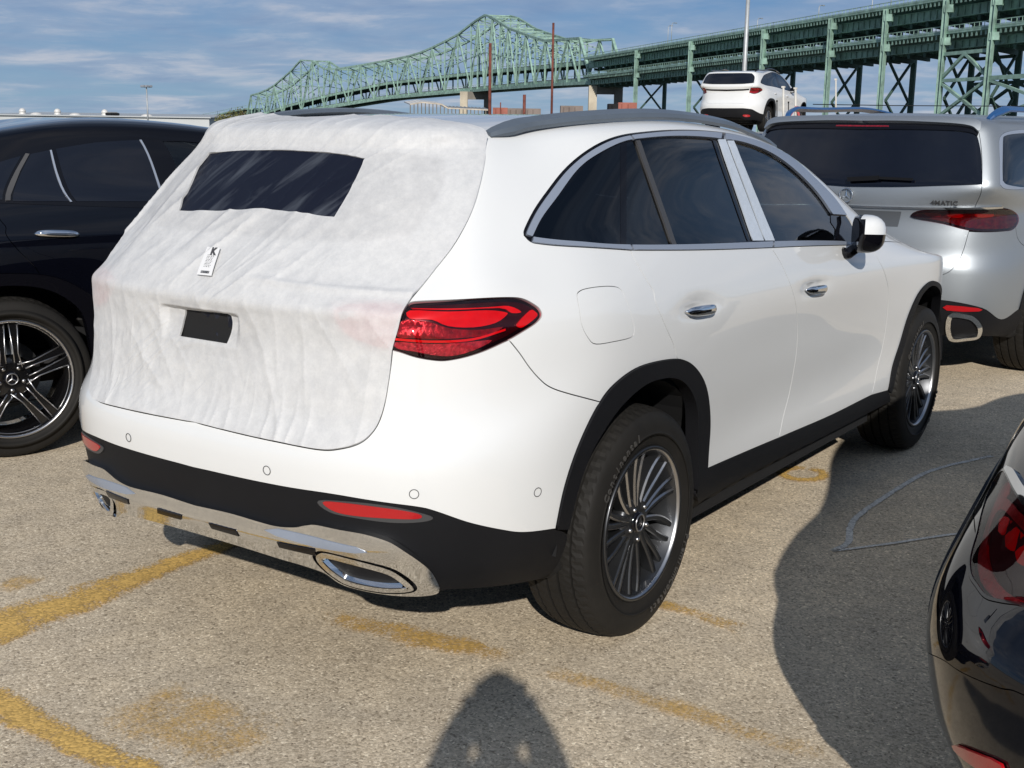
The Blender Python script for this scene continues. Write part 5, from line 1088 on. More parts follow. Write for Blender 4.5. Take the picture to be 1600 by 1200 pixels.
# ------------------------------------------------------------ the white car in the middle
HG = [[[-0.78, 0.0, 0.22], [-0.776, -0.25, 0.22], [-0.75, -0.47, 0.22], [-0.7, -0.62, 0.22], [-0.615, -0.6248, 0.22], [-0.47, -0.7146, 0.22], [-0.3, -0.7699, 0.22], [-0.25, -0.8, 0.22], [0.05, -0.8, 0.22], [0.4, -0.8, 0.22], [0.8, -0.8, 0.22], [1.2, -0.8, 0.22], [1.6, -0.8, 0.22], [2.0, -0.8, 0.22], [2.4, -0.8, 0.22], [2.75, -0.8, 0.22], [3.1, -0.8, 0.22], [3.38, -0.7334, 0.22], [3.41, -0.6022, 0.22], [3.53, -0.36, 0.22], [3.55, 0.0, 0.22]], [[-0.88, 0.0, 0.27], [-0.876, -0.25, 0.27], [-0.85, -0.47, 0.27], [-0.8, -0.62, 0.27], [-0.715, -0.6889, 0.27], [-0.57, -0.7879, 0.27], [-0.4, -0.8489, 0.27], [-0.25, -0.8886, 0.27], [0.05, -0.8898, 0.27], [0.4, -0.8856, 0.27], [0.8, -0.8826, 0.27], [1.2, -0.882, 0.27], [1.6, -0.8826, 0.27], [2.0, -0.8832, 0.27], [2.4, -0.8862, 0.27], [2.75, -0.8898, 0.27], [3.1, -0.8892, 0.27], [3.38, -0.8113, 0.27], [3.51, -0.6661, 0.27], [3.63, -0.3982, 0.27], [3.65, 0.0, 0.27]], [[-0.955, 0.0, 0.38], [-0.951, -0.25, 0.38], [-0.925, -0.47, 0.38], [-0.875, -0.62, 0.38], [-0.79, -0.733, 0.38], [-0.645, -0.8383, 0.38], [-0.475, -0.9032, 0.38], [-0.25, -0.937, 0.38], [0.05, -0.941, 0.38], [0.4, -0.925, 0.38], [0.8, -0.9134, 0.38], [1.2, -0.911, 0.38], [1.6, -0.913, 0.38], [2.0, -0.9154, 0.38], [2.4, -0.927, 0.38], [2.75, -0.941, 0.38], [3.1, -0.939, 0.38], [3.38, -0.848, 0.38], [3.58, -0.6962, 0.38], [3.7, -0.4163, 0.38], [3.72, 0.0, 0.38]], [[-0.98, 0.0, 0.5], [-0.976, -0.25, 0.5], [-0.95, -0.47, 0.5], [-0.9, -0.62, 0.5], [-0.815, -0.745, 0.5], [-0.67, -0.852, 0.5], [-0.5, -0.918, 0.5], [-0.25, -0.94, 0.5], [0.05, -0.944, 0.5], [0.4, -0.915, 0.5], [0.8, -0.893, 0.5], [1.2, -0.888, 0.5], [1.6, -0.89, 0.5], [2.0, -0.895, 0.5], [2.4, -0.917, 0.5], [2.75, -0.944, 0.5], [3.1, -0.942, 0.5], [3.38, -0.8507, 0.5], [3.58, -0.6985, 0.5], [3.7, -0.4176, 0.5], [3.72, 0.0, 0.5]], [[-0.992, 0.0, 0.6], [-0.988, -0.25, 0.6], [-0.962, -0.47, 0.6], [-0.912, -0.62, 0.6], [-0.827, -0.749, 0.6], [-0.682, -0.8566, 0.6], [-0.512, -0.9229, 0.6], [-0.25, -0.9364, 0.6], [0.05, -0.9412, 0.6], [0.4, -0.9154, 0.6], [0.8, -0.8962, 0.6], [1.2, -0.892, 0.6], [1.6, -0.8944, 0.6], [2.0, -0.8986, 0.6], [2.4, -0.9178, 0.6], [2.75, -0.9412, 0.6], [3.1, -0.9388, 0.6], [3.38, -0.8452, 0.6], [3.58, -0.694, 0.6], [3.7, -0.4149, 0.6], [3.72, 0.0, 0.6]], [[-0.998, 0.0, 0.7], [-0.994, -0.25, 0.7], [-0.968, -0.47, 0.7], [-0.918, -0.62, 0.7], [-0.833, -0.749, 0.7], [-0.688, -0.8566, 0.7], [-0.518, -0.9229, 0.7], [-0.25, -0.9376, 0.7], [0.05, -0.9428, 0.7], [0.4, -0.9236, 0.7], [0.8, -0.9098, 0.7], [1.2, -0.907, 0.7], [1.6, -0.9096, 0.7], [2.0, -0.9124, 0.7], [2.4, -0.9262, 0.7], [2.75, -0.9428, 0.7], [3.1, -0.9402, 0.682], [3.38, -0.8452, 0.6568], [3.58, -0.694, 0.6388], [3.7, -0.4149, 0.628], [3.72, 0.0, 0.6262]], [[-0.975, 0.0, 0.745], [-0.971, -0.25, 0.745], [-0.945, -0.47, 0.745], [-0.895, -0.62, 0.745], [-0.81, -0.741, 0.745], [-0.665, -0.8474, 0.7615], [-0.495, -0.9131, 0.7835], [-0.25, -0.9424, 0.8], [0.05, -0.9472, 0.8], [0.4, -0.9304, 0.8], [0.8, -0.9184, 0.8], [1.2, -0.916, 0.8], [1.6, -0.9184, 0.8], [2.0, -0.9208, 0.8], [2.4, -0.9328, 0.8], [2.75, -0.9472, 0.8], [3.1, -0.9448, 0.782], [3.38, -0.8507, 0.7568], [3.58, -0.6985, 0.7388], [3.7, -0.4176, 0.728], [3.72, 0.0, 0.7262]], [[-0.937, 0.0, 0.8], [-0.933, -0.25, 0.8], [-0.907, -0.47, 0.8], [-0.857, -0.62, 0.8], [-0.772, -0.733, 0.8], [-0.627, -0.8383, 0.824], [-0.457, -0.9032, 0.856], [-0.25, -0.9446, 0.88], [0.05, -0.9478, 0.88], [0.4, -0.9366, 0.88], [0.8, -0.9286, 0.88], [1.2, -0.927, 0.88], [1.6, -0.9286, 0.88], [2.0, -0.9302, 0.88], [2.4, -0.9382, 0.88], [2.75, -0.9478, 0.88], [3.1, -0.9462, 0.862], [3.38, -0.8572, 0.8368], [3.58, -0.7038, 0.8188], [3.7, -0.4208, 0.808], [3.72, 0.0, 0.8062]], [[-0.926, 0.0, 0.9], [-0.922, -0.25, 0.9], [-0.8962, -0.47, 0.9], [-0.8472, -0.62, 0.9], [-0.764, -0.725, 0.9], [-0.62, -0.8291, 0.915], [-0.45, -0.8933, 0.935], [-0.25, -0.9428, 0.95], [0.05, -0.9444, 0.9482], [0.4, -0.9388, 0.9461], [0.8, -0.9348, 0.9437], [1.2, -0.934, 0.9413], [1.6, -0.9348, 0.939], [2.0, -0.9356, 0.9366], [2.4, -0.9396, 0.9342], [2.75, -0.9444, 0.9321], [3.1, -0.9436, 0.912], [3.38, -0.8599, 0.8868], [3.58, -0.706, 0.8688], [3.7, -0.4221, 0.858], [3.72, 0.0, 0.8562]], [[-0.908, 0.0, 1.0], [-0.904, -0.25, 1.0], [-0.8791, -0.47, 1.0], [-0.8346, -0.62, 1.0], [-0.7595, -0.721, 1.0], [-0.62, -0.8245, 1.006], [-0.45, -0.8884, 1.014], [-0.25, -0.9384, 1.02], [0.05, -0.9392, 1.0155], [0.4, -0.9364, 1.0103], [0.8, -0.9344, 1.0043], [1.2, -0.934, 0.9984], [1.6, -0.9344, 0.9924], [2.0, -0.9348, 0.9864], [2.4, -0.9368, 0.9804], [2.75, -0.9392, 0.9752], [3.1, -0.9388, 0.952], [3.38, -0.8581, 0.9268], [3.52, -0.7045, 0.9142], [3.64, -0.4212, 0.9034], [3.66, 0.0, 0.9016]], [[-0.931, 0.0, 1.085], [-0.927, -0.25, 1.085], [-0.9007, -0.47, 1.085], [-0.8492, -0.62, 1.085], [-0.7615, -0.709, 1.085], [-0.615, -0.8108, 1.0865], [-0.445, -0.8736, 1.0885], [-0.25, -0.9232, 1.09], [0.05, -0.9236, 1.0819], [0.4, -0.9222, 1.0725], [0.8, -0.9212, 1.0618], [1.2, -0.921, 1.051], [1.6, -0.9212, 1.0403], [2.0, -0.9214, 1.0296], [2.4, -0.9224, 1.0188], [2.75, -0.9236, 1.0094], [3.1, -0.9234, 0.982], [3.38, -0.8452, 0.9568], [3.41, -0.694, 0.9541], [3.53, -0.4149, 0.9433], [3.55, 0.0, 0.9415]], [[-0.875, 0.0, 1.16], [-0.871, -0.25, 1.159], [-0.8327, -0.44, 1.156], [-0.7565, -0.58, 1.152], [-0.6815, -0.7473, 1.15], [-0.58, -0.795, 1.152], [-0.46, -0.8149, 1.157], [-0.25, -0.865, 1.19], [0.05, -0.885, 1.18], [0.4, -0.892, 1.165], [0.8, -0.896, 1.155], [1.2, -0.896, 1.145], [1.6, -0.894, 1.13], [2.0, -0.89, 1.11], [2.4, -0.885, 1.08], [2.75, -0.87, 1.0442], [3.1, -0.84, 0.9566], [3.3, -0.7527, 0.8904], [3.42, -0.579, 0.8589], [3.48, -0.35, 0.8452], [3.5, 0.0, 0.8406]], [[-0.8, 0.0, 1.24], [-0.796, -0.25, 1.239], [-0.7578, -0.44, 1.236], [-0.6815, -0.58, 1.232], [-0.63, -0.6956, 1.23], [-0.53, -0.74, 1.232], [-0.415, -0.78, 1.241], [-0.27, -0.8138, 1.25], [0.0, -0.851, 1.24], [0.4, -0.8665, 1.225], [0.824, -0.873, 1.21], [1.32, -0.873, 1.195], [1.796, -0.869, 1.175], [2.2, -0.86, 1.145], [2.526, -0.8435, 1.105], [2.8373, -0.802, 1.0478], [3.08, -0.74, 0.9917], [3.19, -0.6369, 0.9647], [3.256, -0.4825, 0.9569], [3.2853, -0.3, 0.9533], [3.3, 0.0, 0.9514]], [[-0.725, 0.0, 1.33], [-0.721, -0.25, 1.329], [-0.6827, -0.44, 1.326], [-0.6065, -0.574, 1.322], [-0.56, -0.658, 1.32], [-0.465, -0.7, 1.322], [-0.355, -0.7365, 1.3285], [-0.225, -0.7713, 1.3364], [0.005, -0.8188, 1.3374], [0.4, -0.8362, 1.3236], [0.824, -0.843, 1.309], [1.32, -0.842, 1.289], [1.734, -0.833, 1.269], [2.1, -0.818, 1.224], [2.386, -0.7876, 1.1528], [2.742, -0.7272, 1.0708], [2.9333, -0.65, 1.0308], [3.0433, -0.5597, 1.0055], [3.0947, -0.4053, 1.0002], [3.1167, -0.25, 0.9979], [3.1313, 0.0, 0.9963]], [[-0.65, 0.0, 1.42], [-0.646, -0.25, 1.419], [-0.6078, -0.44, 1.416], [-0.5315, -0.5371, 1.412], [-0.49, -0.6157, 1.41], [-0.4, -0.655, 1.412], [-0.29, -0.689, 1.4185], [-0.15, -0.7283, 1.4299], [0.05, -0.7878, 1.4384], [0.4, -0.8122, 1.4376], [0.824, -0.818, 1.424], [1.258, -0.814, 1.404], [1.6472, -0.798, 1.364], [1.98, -0.778, 1.304], [2.266, -0.7316, 1.2098], [2.632, -0.6452, 1.0898], [2.7867, -0.55, 1.0569], [2.86, -0.4632, 1.0417], [2.8967, -0.3377, 1.0388], [2.9187, -0.2, 1.037], [2.9333, 0.0, 1.0358]], [[-0.585, 0.0, 1.486], [-0.581, -0.25, 1.485], [-0.5427, -0.44, 1.482], [-0.4665, -0.5002, 1.478], [-0.43, -0.5734, 1.476], [-0.345, -0.61, 1.478], [-0.235, -0.645, 1.487], [-0.095, -0.6923, 1.5044], [0.095, -0.7568, 1.5204], [0.4, -0.7872, 1.5276], [0.7992, -0.794, 1.515], [1.196, -0.786, 1.49], [1.548, -0.768, 1.445], [1.8704, -0.738, 1.37], [2.176, -0.6606, 1.2518], [2.432, -0.5632, 1.1196], [2.62, -0.46, 1.0797], [2.684, -0.386, 1.0726], [2.7133, -0.2895, 1.0712], [2.728, -0.17, 1.0704], [2.7353, 0.0, 1.07]], [[-0.56, 0.0, 1.531], [-0.556, -0.25, 1.53], [-0.5178, -0.44, 1.527], [-0.4415, -0.4674, 1.523], [-0.41, -0.5358, 1.521], [-0.325, -0.57, 1.523], [-0.22, -0.5842, 1.537], [-0.08, -0.6565, 1.5601], [0.1, -0.722, 1.5816], [0.4, -0.753, 1.5924], [0.7744, -0.76, 1.582], [1.134, -0.752, 1.552], [1.4612, -0.725, 1.502], [1.7712, -0.68, 1.417], [2.086, -0.579, 1.2782], [2.312, -0.478, 1.1354], [2.44, -0.38, 1.095], [2.49, -0.3185, 1.09], [2.52, -0.2412, 1.09], [2.54, -0.14, 1.09], [2.55, 0.0, 1.09]], [[-0.535, 0.0, 1.553], [-0.531, -0.25, 1.552], [-0.5, -0.41, 1.549], [-0.45, -0.49, 1.546], [-0.37, -0.525, 1.551], [-0.25, -0.55, 1.564], [-0.15, -0.56, 1.571], [-0.05, -0.5925, 1.585], [0.2, -0.64, 1.6], [0.45, -0.655, 1.61], [0.7496, -0.66, 1.603], [1.072, -0.65, 1.578], [1.3744, -0.62, 1.531], [1.672, -0.57, 1.441], [1.996, -0.465, 1.294], [2.232, -0.37, 1.148], [2.34, -0.29, 1.105], [2.39, -0.2412, 1.1], [2.41, -0.1833, 1.1], [2.42, -0.1, 1.1], [2.43, 0.0, 1.1]], [[-0.46, 0.0, 1.571], [-0.455, -0.2, 1.57], [-0.42, -0.34, 1.569], [-0.36, -0.42, 1.57], [-0.28, -0.44, 1.576], [-0.15, -0.45, 1.586], [-0.05, -0.45, 1.593], [0.05, -0.45, 1.6053], [0.25, -0.45, 1.6158], [0.48, -0.45, 1.6232], [0.7372, -0.45, 1.617], [1.0348, -0.44, 1.596], [1.3, -0.41, 1.556], [1.5976, -0.36, 1.464], [1.926, -0.29, 1.3126], [2.172, -0.23, 1.1572], [2.27, -0.19, 1.112], [2.32, -0.1544, 1.105], [2.34, -0.1158, 1.105], [2.35, -0.06, 1.105], [2.36, 0.0, 1.105]], [[-0.38, 0.0, 1.583], [-0.375, -0.1, 1.583], [-0.34, -0.17, 1.584], [-0.29, -0.2, 1.586], [-0.2, -0.21, 1.593], [-0.1, -0.21, 1.6], [0.0, -0.21, 1.605], [0.1, -0.21, 1.61], [0.28, -0.21, 1.614], [0.5, -0.21, 1.614], [0.7248, -0.21, 1.606], [1.01, -0.2, 1.586], [1.2828, -0.19, 1.548], [1.568, -0.17, 1.458], [1.8904, -0.13, 1.296], [2.14, -0.1, 1.155], [2.24, -0.09, 1.115], [2.28, -0.0772, 1.108], [2.3, -0.0579, 1.108], [2.31, -0.03, 1.108], [2.32, 0.0, 1.108]], [[-0.37, 0.0, 1.586], [-0.365, 0.0, 1.586], [-0.33, 0.0, 1.587], [-0.28, 0.0, 1.589], [-0.19, 0.0, 1.596], [-0.09, 0.0, 1.603], [0.01, 0.0, 1.608], [0.11, 0.0, 1.613], [0.29, 0.0, 1.617], [0.51, 0.0, 1.617], [0.7372, 0.0, 1.609], [1.0224, 0.0, 1.589], [1.2952, 0.0, 1.551], [1.5804, 0.0, 1.461], [1.9028, 0.0, 1.299], [2.15, 0.0, 1.158], [2.25, 0.0, 1.118], [2.29, 0.0, 1.111], [2.31, 0.0, 1.111], [2.32, 0.0, 1.111], [2.33, 0.0, 1.111]]]
HS = Surf(HG)
hero = thing('parked_suv', 'white SUV with its tailgate wrapped in white protective fabric, in the middle of the picture', 'car')
def handle_dip(uv, P):
    return bump2(uv, (8.72, 9.02), (.42, .55), -.017) + bump2(uv, (11.31, 8.68), (.38, .55), -.017)
HO = dict(R=.369, wb=2.888, handle_disp=handle_dip, wy=0,
    tg_disp=lambda uv, P: -.040 * np.clip((.22 - np.abs(P[:, 1])) / .05, 0, 1) * np.clip((1.075 - P[:, 2]) / .03, 0, 1) * np.clip((P[:, 2] - .90) / .06, 0, 1))
suv(HS, hero, 'white', HO)
side_glass(HS, hero, dict(HO))
interior(hero)
panel(HS, 'headliner', chain(pts((.5, 16.9)), RAILV[:5] + (0, .2), pts((11.25, 17.4), (11.4, 20), (.5, 20))), MT['headliner'], hero, off=-.03, depth=0, du=.5, dv=.8, sides='J')
def tyre_words(words, R, size):
    def f(e):
        for s_, a in words: arc_text(e, s_, R, -.1255, math.radians(a), size, MT['tyre_letter'])
    return f
MT['tyre_letter'] = mat('tyre_letter_rubber', (.060, .057, .054), .5)
for x, sd in ((0, -1), (0, 1), (2.888, -1), (2.888, 1)):
    wheel(hero, x, sd * .815, .369, .245, .235, 'multi', sd, spin=math.radians(4 if x == 0 else 25), text=tyre_words([('Continental', 128), ('PremiumContact', -52)], .300, .036) if sd < 0 else None)
# roof rails: a broad flat blade on a low foot, grey film on it
def rail(S, T, sgn, m, u0, u1, v, h, wdt, name='roof_rail'):
    U = np.linspace(u0, u1, 40); vv = np.interp(U, *zip(*v)) if isinstance(v, (list, tuple)) else np.full(40, v)
    P = S(U, vv); n = S.frame(U, vv)[2]; mb = MB(); V = []
    t = np.linspace(0, 1, 40); hh = h * np.clip(np.minimum(t / .16, (1 - t) / .14), 0, 1) ** .6 + .006
    for i in range(40):
        T_ = P[min(i + 1, 39)] - P[max(i - 1, 0)]; T_ /= np.linalg.norm(T_); up = np.array((0, -.35, .94)); sd = np.cross(T_, up); sd /= np.linalg.norm(sd); up = np.cross(sd, T_)
        w = wdt * (.55 + .45 * min(1, t[i] / .1, (1 - t[i]) / .1)); c = P[i] + up * hh[i]
        th = min(hh[i], .019)
        for a, b in ((-.5, -th), (-.5, -.006), (-.32, .002), (.30, .002), (.5, -.008), (.5, -th)): V.append(c + sd * a * w + up * b)
    F = []
    for i in range(39):
        for q in range(6): F.append((i * 6 + q, i * 6 + (q + 1) % 6, (i + 1) * 6 + (q + 1) % 6, (i + 1) * 6 + q))
    F += [tuple(range(6)), tuple(39 * 6 + q for q in range(5, -1, -1))]
    V = np.array(V); 
    if sgn > 0: V = V * (1, -1, 1); F = [f[::-1] for f in F]
    mb.add(V, F, m, False); o = mb.build(name, T); 
    return o
for sg in (-1, 1): rail(HS, hero, sg, MT['rail'], 4.55, 11.75, [(4.5, 16.72), (6, 16.8), (9, 16.75), (11.1, 16.6), (11.8, 16.1)], .022, .062)
# door handles
def handle(S, T, u, v, L, m, sides=(-1, 1), tilt=.0):
    for sg in sides:
        P = S.at(u, v)[0]; a, b, n = [x[0] for x in S.frame(np.array([u]), np.array([v]))]; a /= np.linalg.norm(a); a[2] = -.055; a /= np.linalg.norm(a); w = np.cross(n, a); w /= np.linalg.norm(w)
        mb = MB(); N = 13; V = []
        for i in range(N):
            t = -1 + 2 * i / (N - 1); e = math.sqrt(max(0, 1 - abs(t) ** 3.2)); off = .020 + .010 * e - .012 * (abs(t) ** 4)
            for q in range(10):
                g = 2 * math.pi * q / 10; V.append(P + a * t * L / 2 + w * math.cos(g) * .0175 * (e * .85 + .15) + n * (off - .012 + math.sin(g) * .009 * (e * .8 + .2)))
        F = [(i * 10 + q, i * 10 + (q + 1) % 10, (i + 1) * 10 + (q + 1) % 10, (i + 1) * 10 + q) for i in range(N - 1) for q in range(10)] + [tuple(range(9, -1, -1)), tuple((N - 1) * 10 + q for q in range(10))]
        V = np.array(V); 
        if sg > 0: V = V * (1, -1, 1); F = [f[::-1] for f in F]
        mb.add(V, F, m); mb.build('door_handle', T)
handle(HS, hero, 8.74, 8.86, .215, MT['chrome']); handle(HS, hero, 11.33, 8.52, .205, MT['chrome'])
# tail lamps: a dark box, glowing-red plates at their own depths and a lens over them
def lamp(S, T, sides='RL'):
    out = chain(CV['lamp_top'], CV['lamp_bot'], CV['tg_lamp'][::-1])
    panel(S, 'tail_lamp', out, MT['gloss'], T, sides=sides, off=-.012, depth=.03, gap=.002, du=.2, dv=.3)
    tl = [o for o in T.children if o.name.split('.')[0] == 'tail_lamp'][-len(sides):]
    for q, sd in enumerate(sides):
        p = tl[q]
        panel(S, 'lamp_body', inset(S, out, .010), MT['lamp_dark'], p, sides=sd, off=-.009, depth=.004, du=.2, dv=.3)
        panel(S, 'light_bar', crc(K['lampbar'], 3), MT['lamp_red'], p, sides=sd, off=-.002, depth=.006, du=.2, dv=.2, gap=.001)
        panel(S, 'light_strip', crc(K['lampstrip'], 3), MT['lamp_red'], p, sides=sd, off=-.001, depth=.007, du=.2, dv=.2)
        panel(S, 'light_corner', crc([(5.24, 9.60), (5.50, 10.02), (5.60, 9.95), (5.62, 9.80), (5.45, 9.58), (5.30, 9.46)], 3), MT['lamp_red'], p, sides=sd, off=-.002, depth=.006, du=.2, dv=.2)
        panel(S, 'lamp_reflector', crc([(3.2, 9.90), (3.7, 9.85), (4.1, 9.62), (4.6, 9.52), (5.0, 9.55), (4.7, 9.33), (4.0, 9.30), (3.4, 9.34), (3.1, 9.38)], 3), MT['lamp_deep'], p, sides=sd, off=-.005, depth=.003, du=.12, dv=.12,
              disp=lambda uv, P_: .0004 * np.sin(uv[:, 1] * 60))
        panel(S, 'lamp_reflector', crc(K['lamplow'], 3), MT['lamp_pink'], p, sides=sd, off=-.005, depth=.003, du=.12, dv=.12)
        L = cr(K['lampline'], 5); w = np.array((0, .035)); panel(S, 'light_line', chain(L + w, (L - w)[::-1]), MT['lamp_red'], p, sides=sd, off=.0, depth=.006, du=.2, dv=.2)
        panel(S, 'lens', out, MT['lens'], p, sides=sd, off=.003, depth=0, gap=.004, du=.15, dv=.3)
lamp(HS, hero)
# bumper details
rim = crc(K['refl_rim'], 4); rf = crc(K['refl'], 4)
panel(HS, 'reflector_recess', rim, MT['plastic_grey'], hero, sides='RL', off=.001, depth=.006, du=.2, dv=.2)
panel(HS, 'rear_reflector', rf, MT['reflector'], hero, sides='RL', off=.0035, depth=.006, du=.2, dv=.2)
for (u, v) in K['sensors']:
    for sg in (-1, 1):
        P = HS.at(u, v)[0]; n = HS.frame(np.array([u]), np.array([v]))[2][0]; r = np.cross(n, (0, 0, 1.)); r /= np.linalg.norm(r); w = np.cross(r, n)
        mb = MB(); f = np.array((1, -sg * -1 if sg > 0 else 1, 1)) if False else np.array((1, -1 if sg > 0 else 1, 1))
        ring = [P + n * .0008 + .0125 * (r * math.cos(t) + w * math.sin(t)) for t in np.linspace(0, 2 * math.pi, 25)[:-1]]
        mb.tube([p * f for p in ring], .0011, MT['plastic_grey'], 5, closed=True); mb.build('parking_sensor', hero)
# chrome skid plate
ct = cr([[0, 3.0]] + K['chrome_top'][1:], 5); cbm = cr(K['chrome_bot'][:7] + [[1.901, 1.93], [1.6, 2.03], [1.2, 2.085], [.8, 2.14], [.4, 2.17], [0, 2.18]], 5)
chrome_out = chain(ct, cbm)
def chrome_disp(uv, P):
    v = uv[:, 1]; u = uv[:, 0]; k_ = np.clip((2.1 - u) / .5, 0, 1)
    a = -.010 * np.clip((2.62 - v) / .12, 0, 1) * np.clip((v - 2.2) / .05 + 1, 0, 1)
    return .010 * np.exp(-((v - 2.62) / .30) ** 2) * k_ + (1 - k_) * .012 * np.exp(-((v - 2.75) / .45) ** 2)
panel(HS, 'chrome_skid_plate', chrome_out, MT['chrome'], hero, holes=[inset(HS, crc(K['tip_out'], 4), -.006)], sides='J', off=.012, depth=.022, du=.08, dv=.08, disp=chrome_disp)
for a in ('slot_a', 'slot_b', 'ch_recess'):
    pl = chain(*[cr([K[a][i], K[a][(i + 1) % len(K[a])]], 2) for i in range(len(K[a]))])
    panel(HS, 'plate_slot', pl, MT['satin'] if a == 'ch_recess' else MT['gloss'], hero, sides='RL', off=.0145 , depth=.004, du=.05, dv=.05, disp=lambda uv, P: chrome_disp(uv, P))
to = crc(K['tip_out'], 4)
for sd in 'RL':
    e = panel(HS, 'exhaust_tip', inset(HS, to, .004), MT['chrome'], hero, holes=[inset(HS, to, .020)], sides=sd, off=.016, depth=.03, du=.1, dv=.1)
    panel(HS, 'exhaust_tip_inner', inset(HS, to, .020), MT['chrome'], e, holes=[inset(HS, to, .030)], sides=sd, off=.004, depth=.03, du=.1, dv=.1)
    panel(HS, 'exhaust_opening', inset(HS, to, .026), MT['under'], e, sides=sd, off=-.012, depth=.0, du=.1, dv=.1)
# door mirrors
def mirror(T, x, y, z, paint, s=1.0, sides=(-1, 1), yaw=38):
    for sg in sides:
        mb = MB(); n, m_ = 22, 12; V = []; 
        def sh(th, ph, k_=1.0):
            # a rounded box: full at the glass, wedge to the front
            cx, cy, cz = math.cos(ph) * math.cos(th), math.sin(ph) * math.cos(th), math.sin(th)
            p = lambda c, e: math.copysign(abs(c) ** e, c)
            return np.array((p(cx, .8) * .085 * k_, p(cy, .75) * .118 * k_, p(cz, .8) * .080 * k_)) * s
        for i in range(m_ + 1):
            th = -math.pi / 2 + math.pi * i / m_
            for j in range(n): V.append(sh(th, 2 * math.pi * j / n))
        V = np.array(V); V[:, 0] = np.maximum(V[:, 0], -.035 * s)                       # flat glass side
        V[:, 1] *= 1 - .22 * np.clip(V[:, 0] / (.085 * s), 0, 1)
        V[:, 2] += .25 * V[:, 1] * -.25
        a = math.radians(-yaw); Rm = np.array([[math.cos(a), -math.sin(a), 0], [math.sin(a), math.cos(a), 0], [0, 0, 1]])
        W = V @ Rm.T + (x, y, z); F = []; FM = []
        for i in range(m_):
            for j in range(n): F.append((i * n + j, i * n + (j + 1) % n, (i + 1) * n + (j + 1) % n, (i + 1) * n + j))
        f = np.array((1, -sg * -1, 1)) if False else np.array((1, 1 if sg < 0 else -1, 1))
        up = [q for q in F if np.mean([V[i][2] for i in q]) > -.004 * s and np.mean([V[i][0] for i in q]) > -.022 * s]
        lo = [q for q in F if q not in up]
        fl = (lambda L: L) if sg < 0 else (lambda L: [q[::-1] for q in L])
        root = MB().add(W * f, fl(lo), MT['gloss']).build('door_mirror', T)
        MB().add((W * 1.0 + (W - W.mean(0)) * .015) * f, fl(up), paint).build('mirror_cap', root)
        g = MB(); G = []
        for j in range(20):
            t = 2 * math.pi * j / 20; G.append(np.array((-.0365, .098 * math.copysign(abs(math.cos(t)) ** .7, math.cos(t)), .062 * math.copysign(abs(math.sin(t)) ** .7, math.sin(t)))) * s)
        G = np.array(G) @ Rm.T + (x, y, z); g.add(G * f, fl([tuple(range(19, -1, -1))]), MT['chrome'], False).build('mirror_glass', root)
        b = MB(); b.tube([np.array((x, y + .03, z - .06 * s)) * f, np.array((x, y + .06, z - .085 * s)) * f, np.array((x, y + .11, z - .09 * s)) * f], [.022, .024, .030], MT['gloss'], 8); b.build('mirror_foot', root)
mirror(hero, 1.70, -.985, 1.165, MT['white'], s=.98, yaw=62)
panel(HS, 'mirror_sail', chain(pts((11.95, 11.9), (12.0, 11.2), (12.55, 10.95), (12.3, 11.9), (12.1, 12.6))), MT['gloss'], hero, sides='RL', off=.006, depth=.01, du=.2, dv=.4)

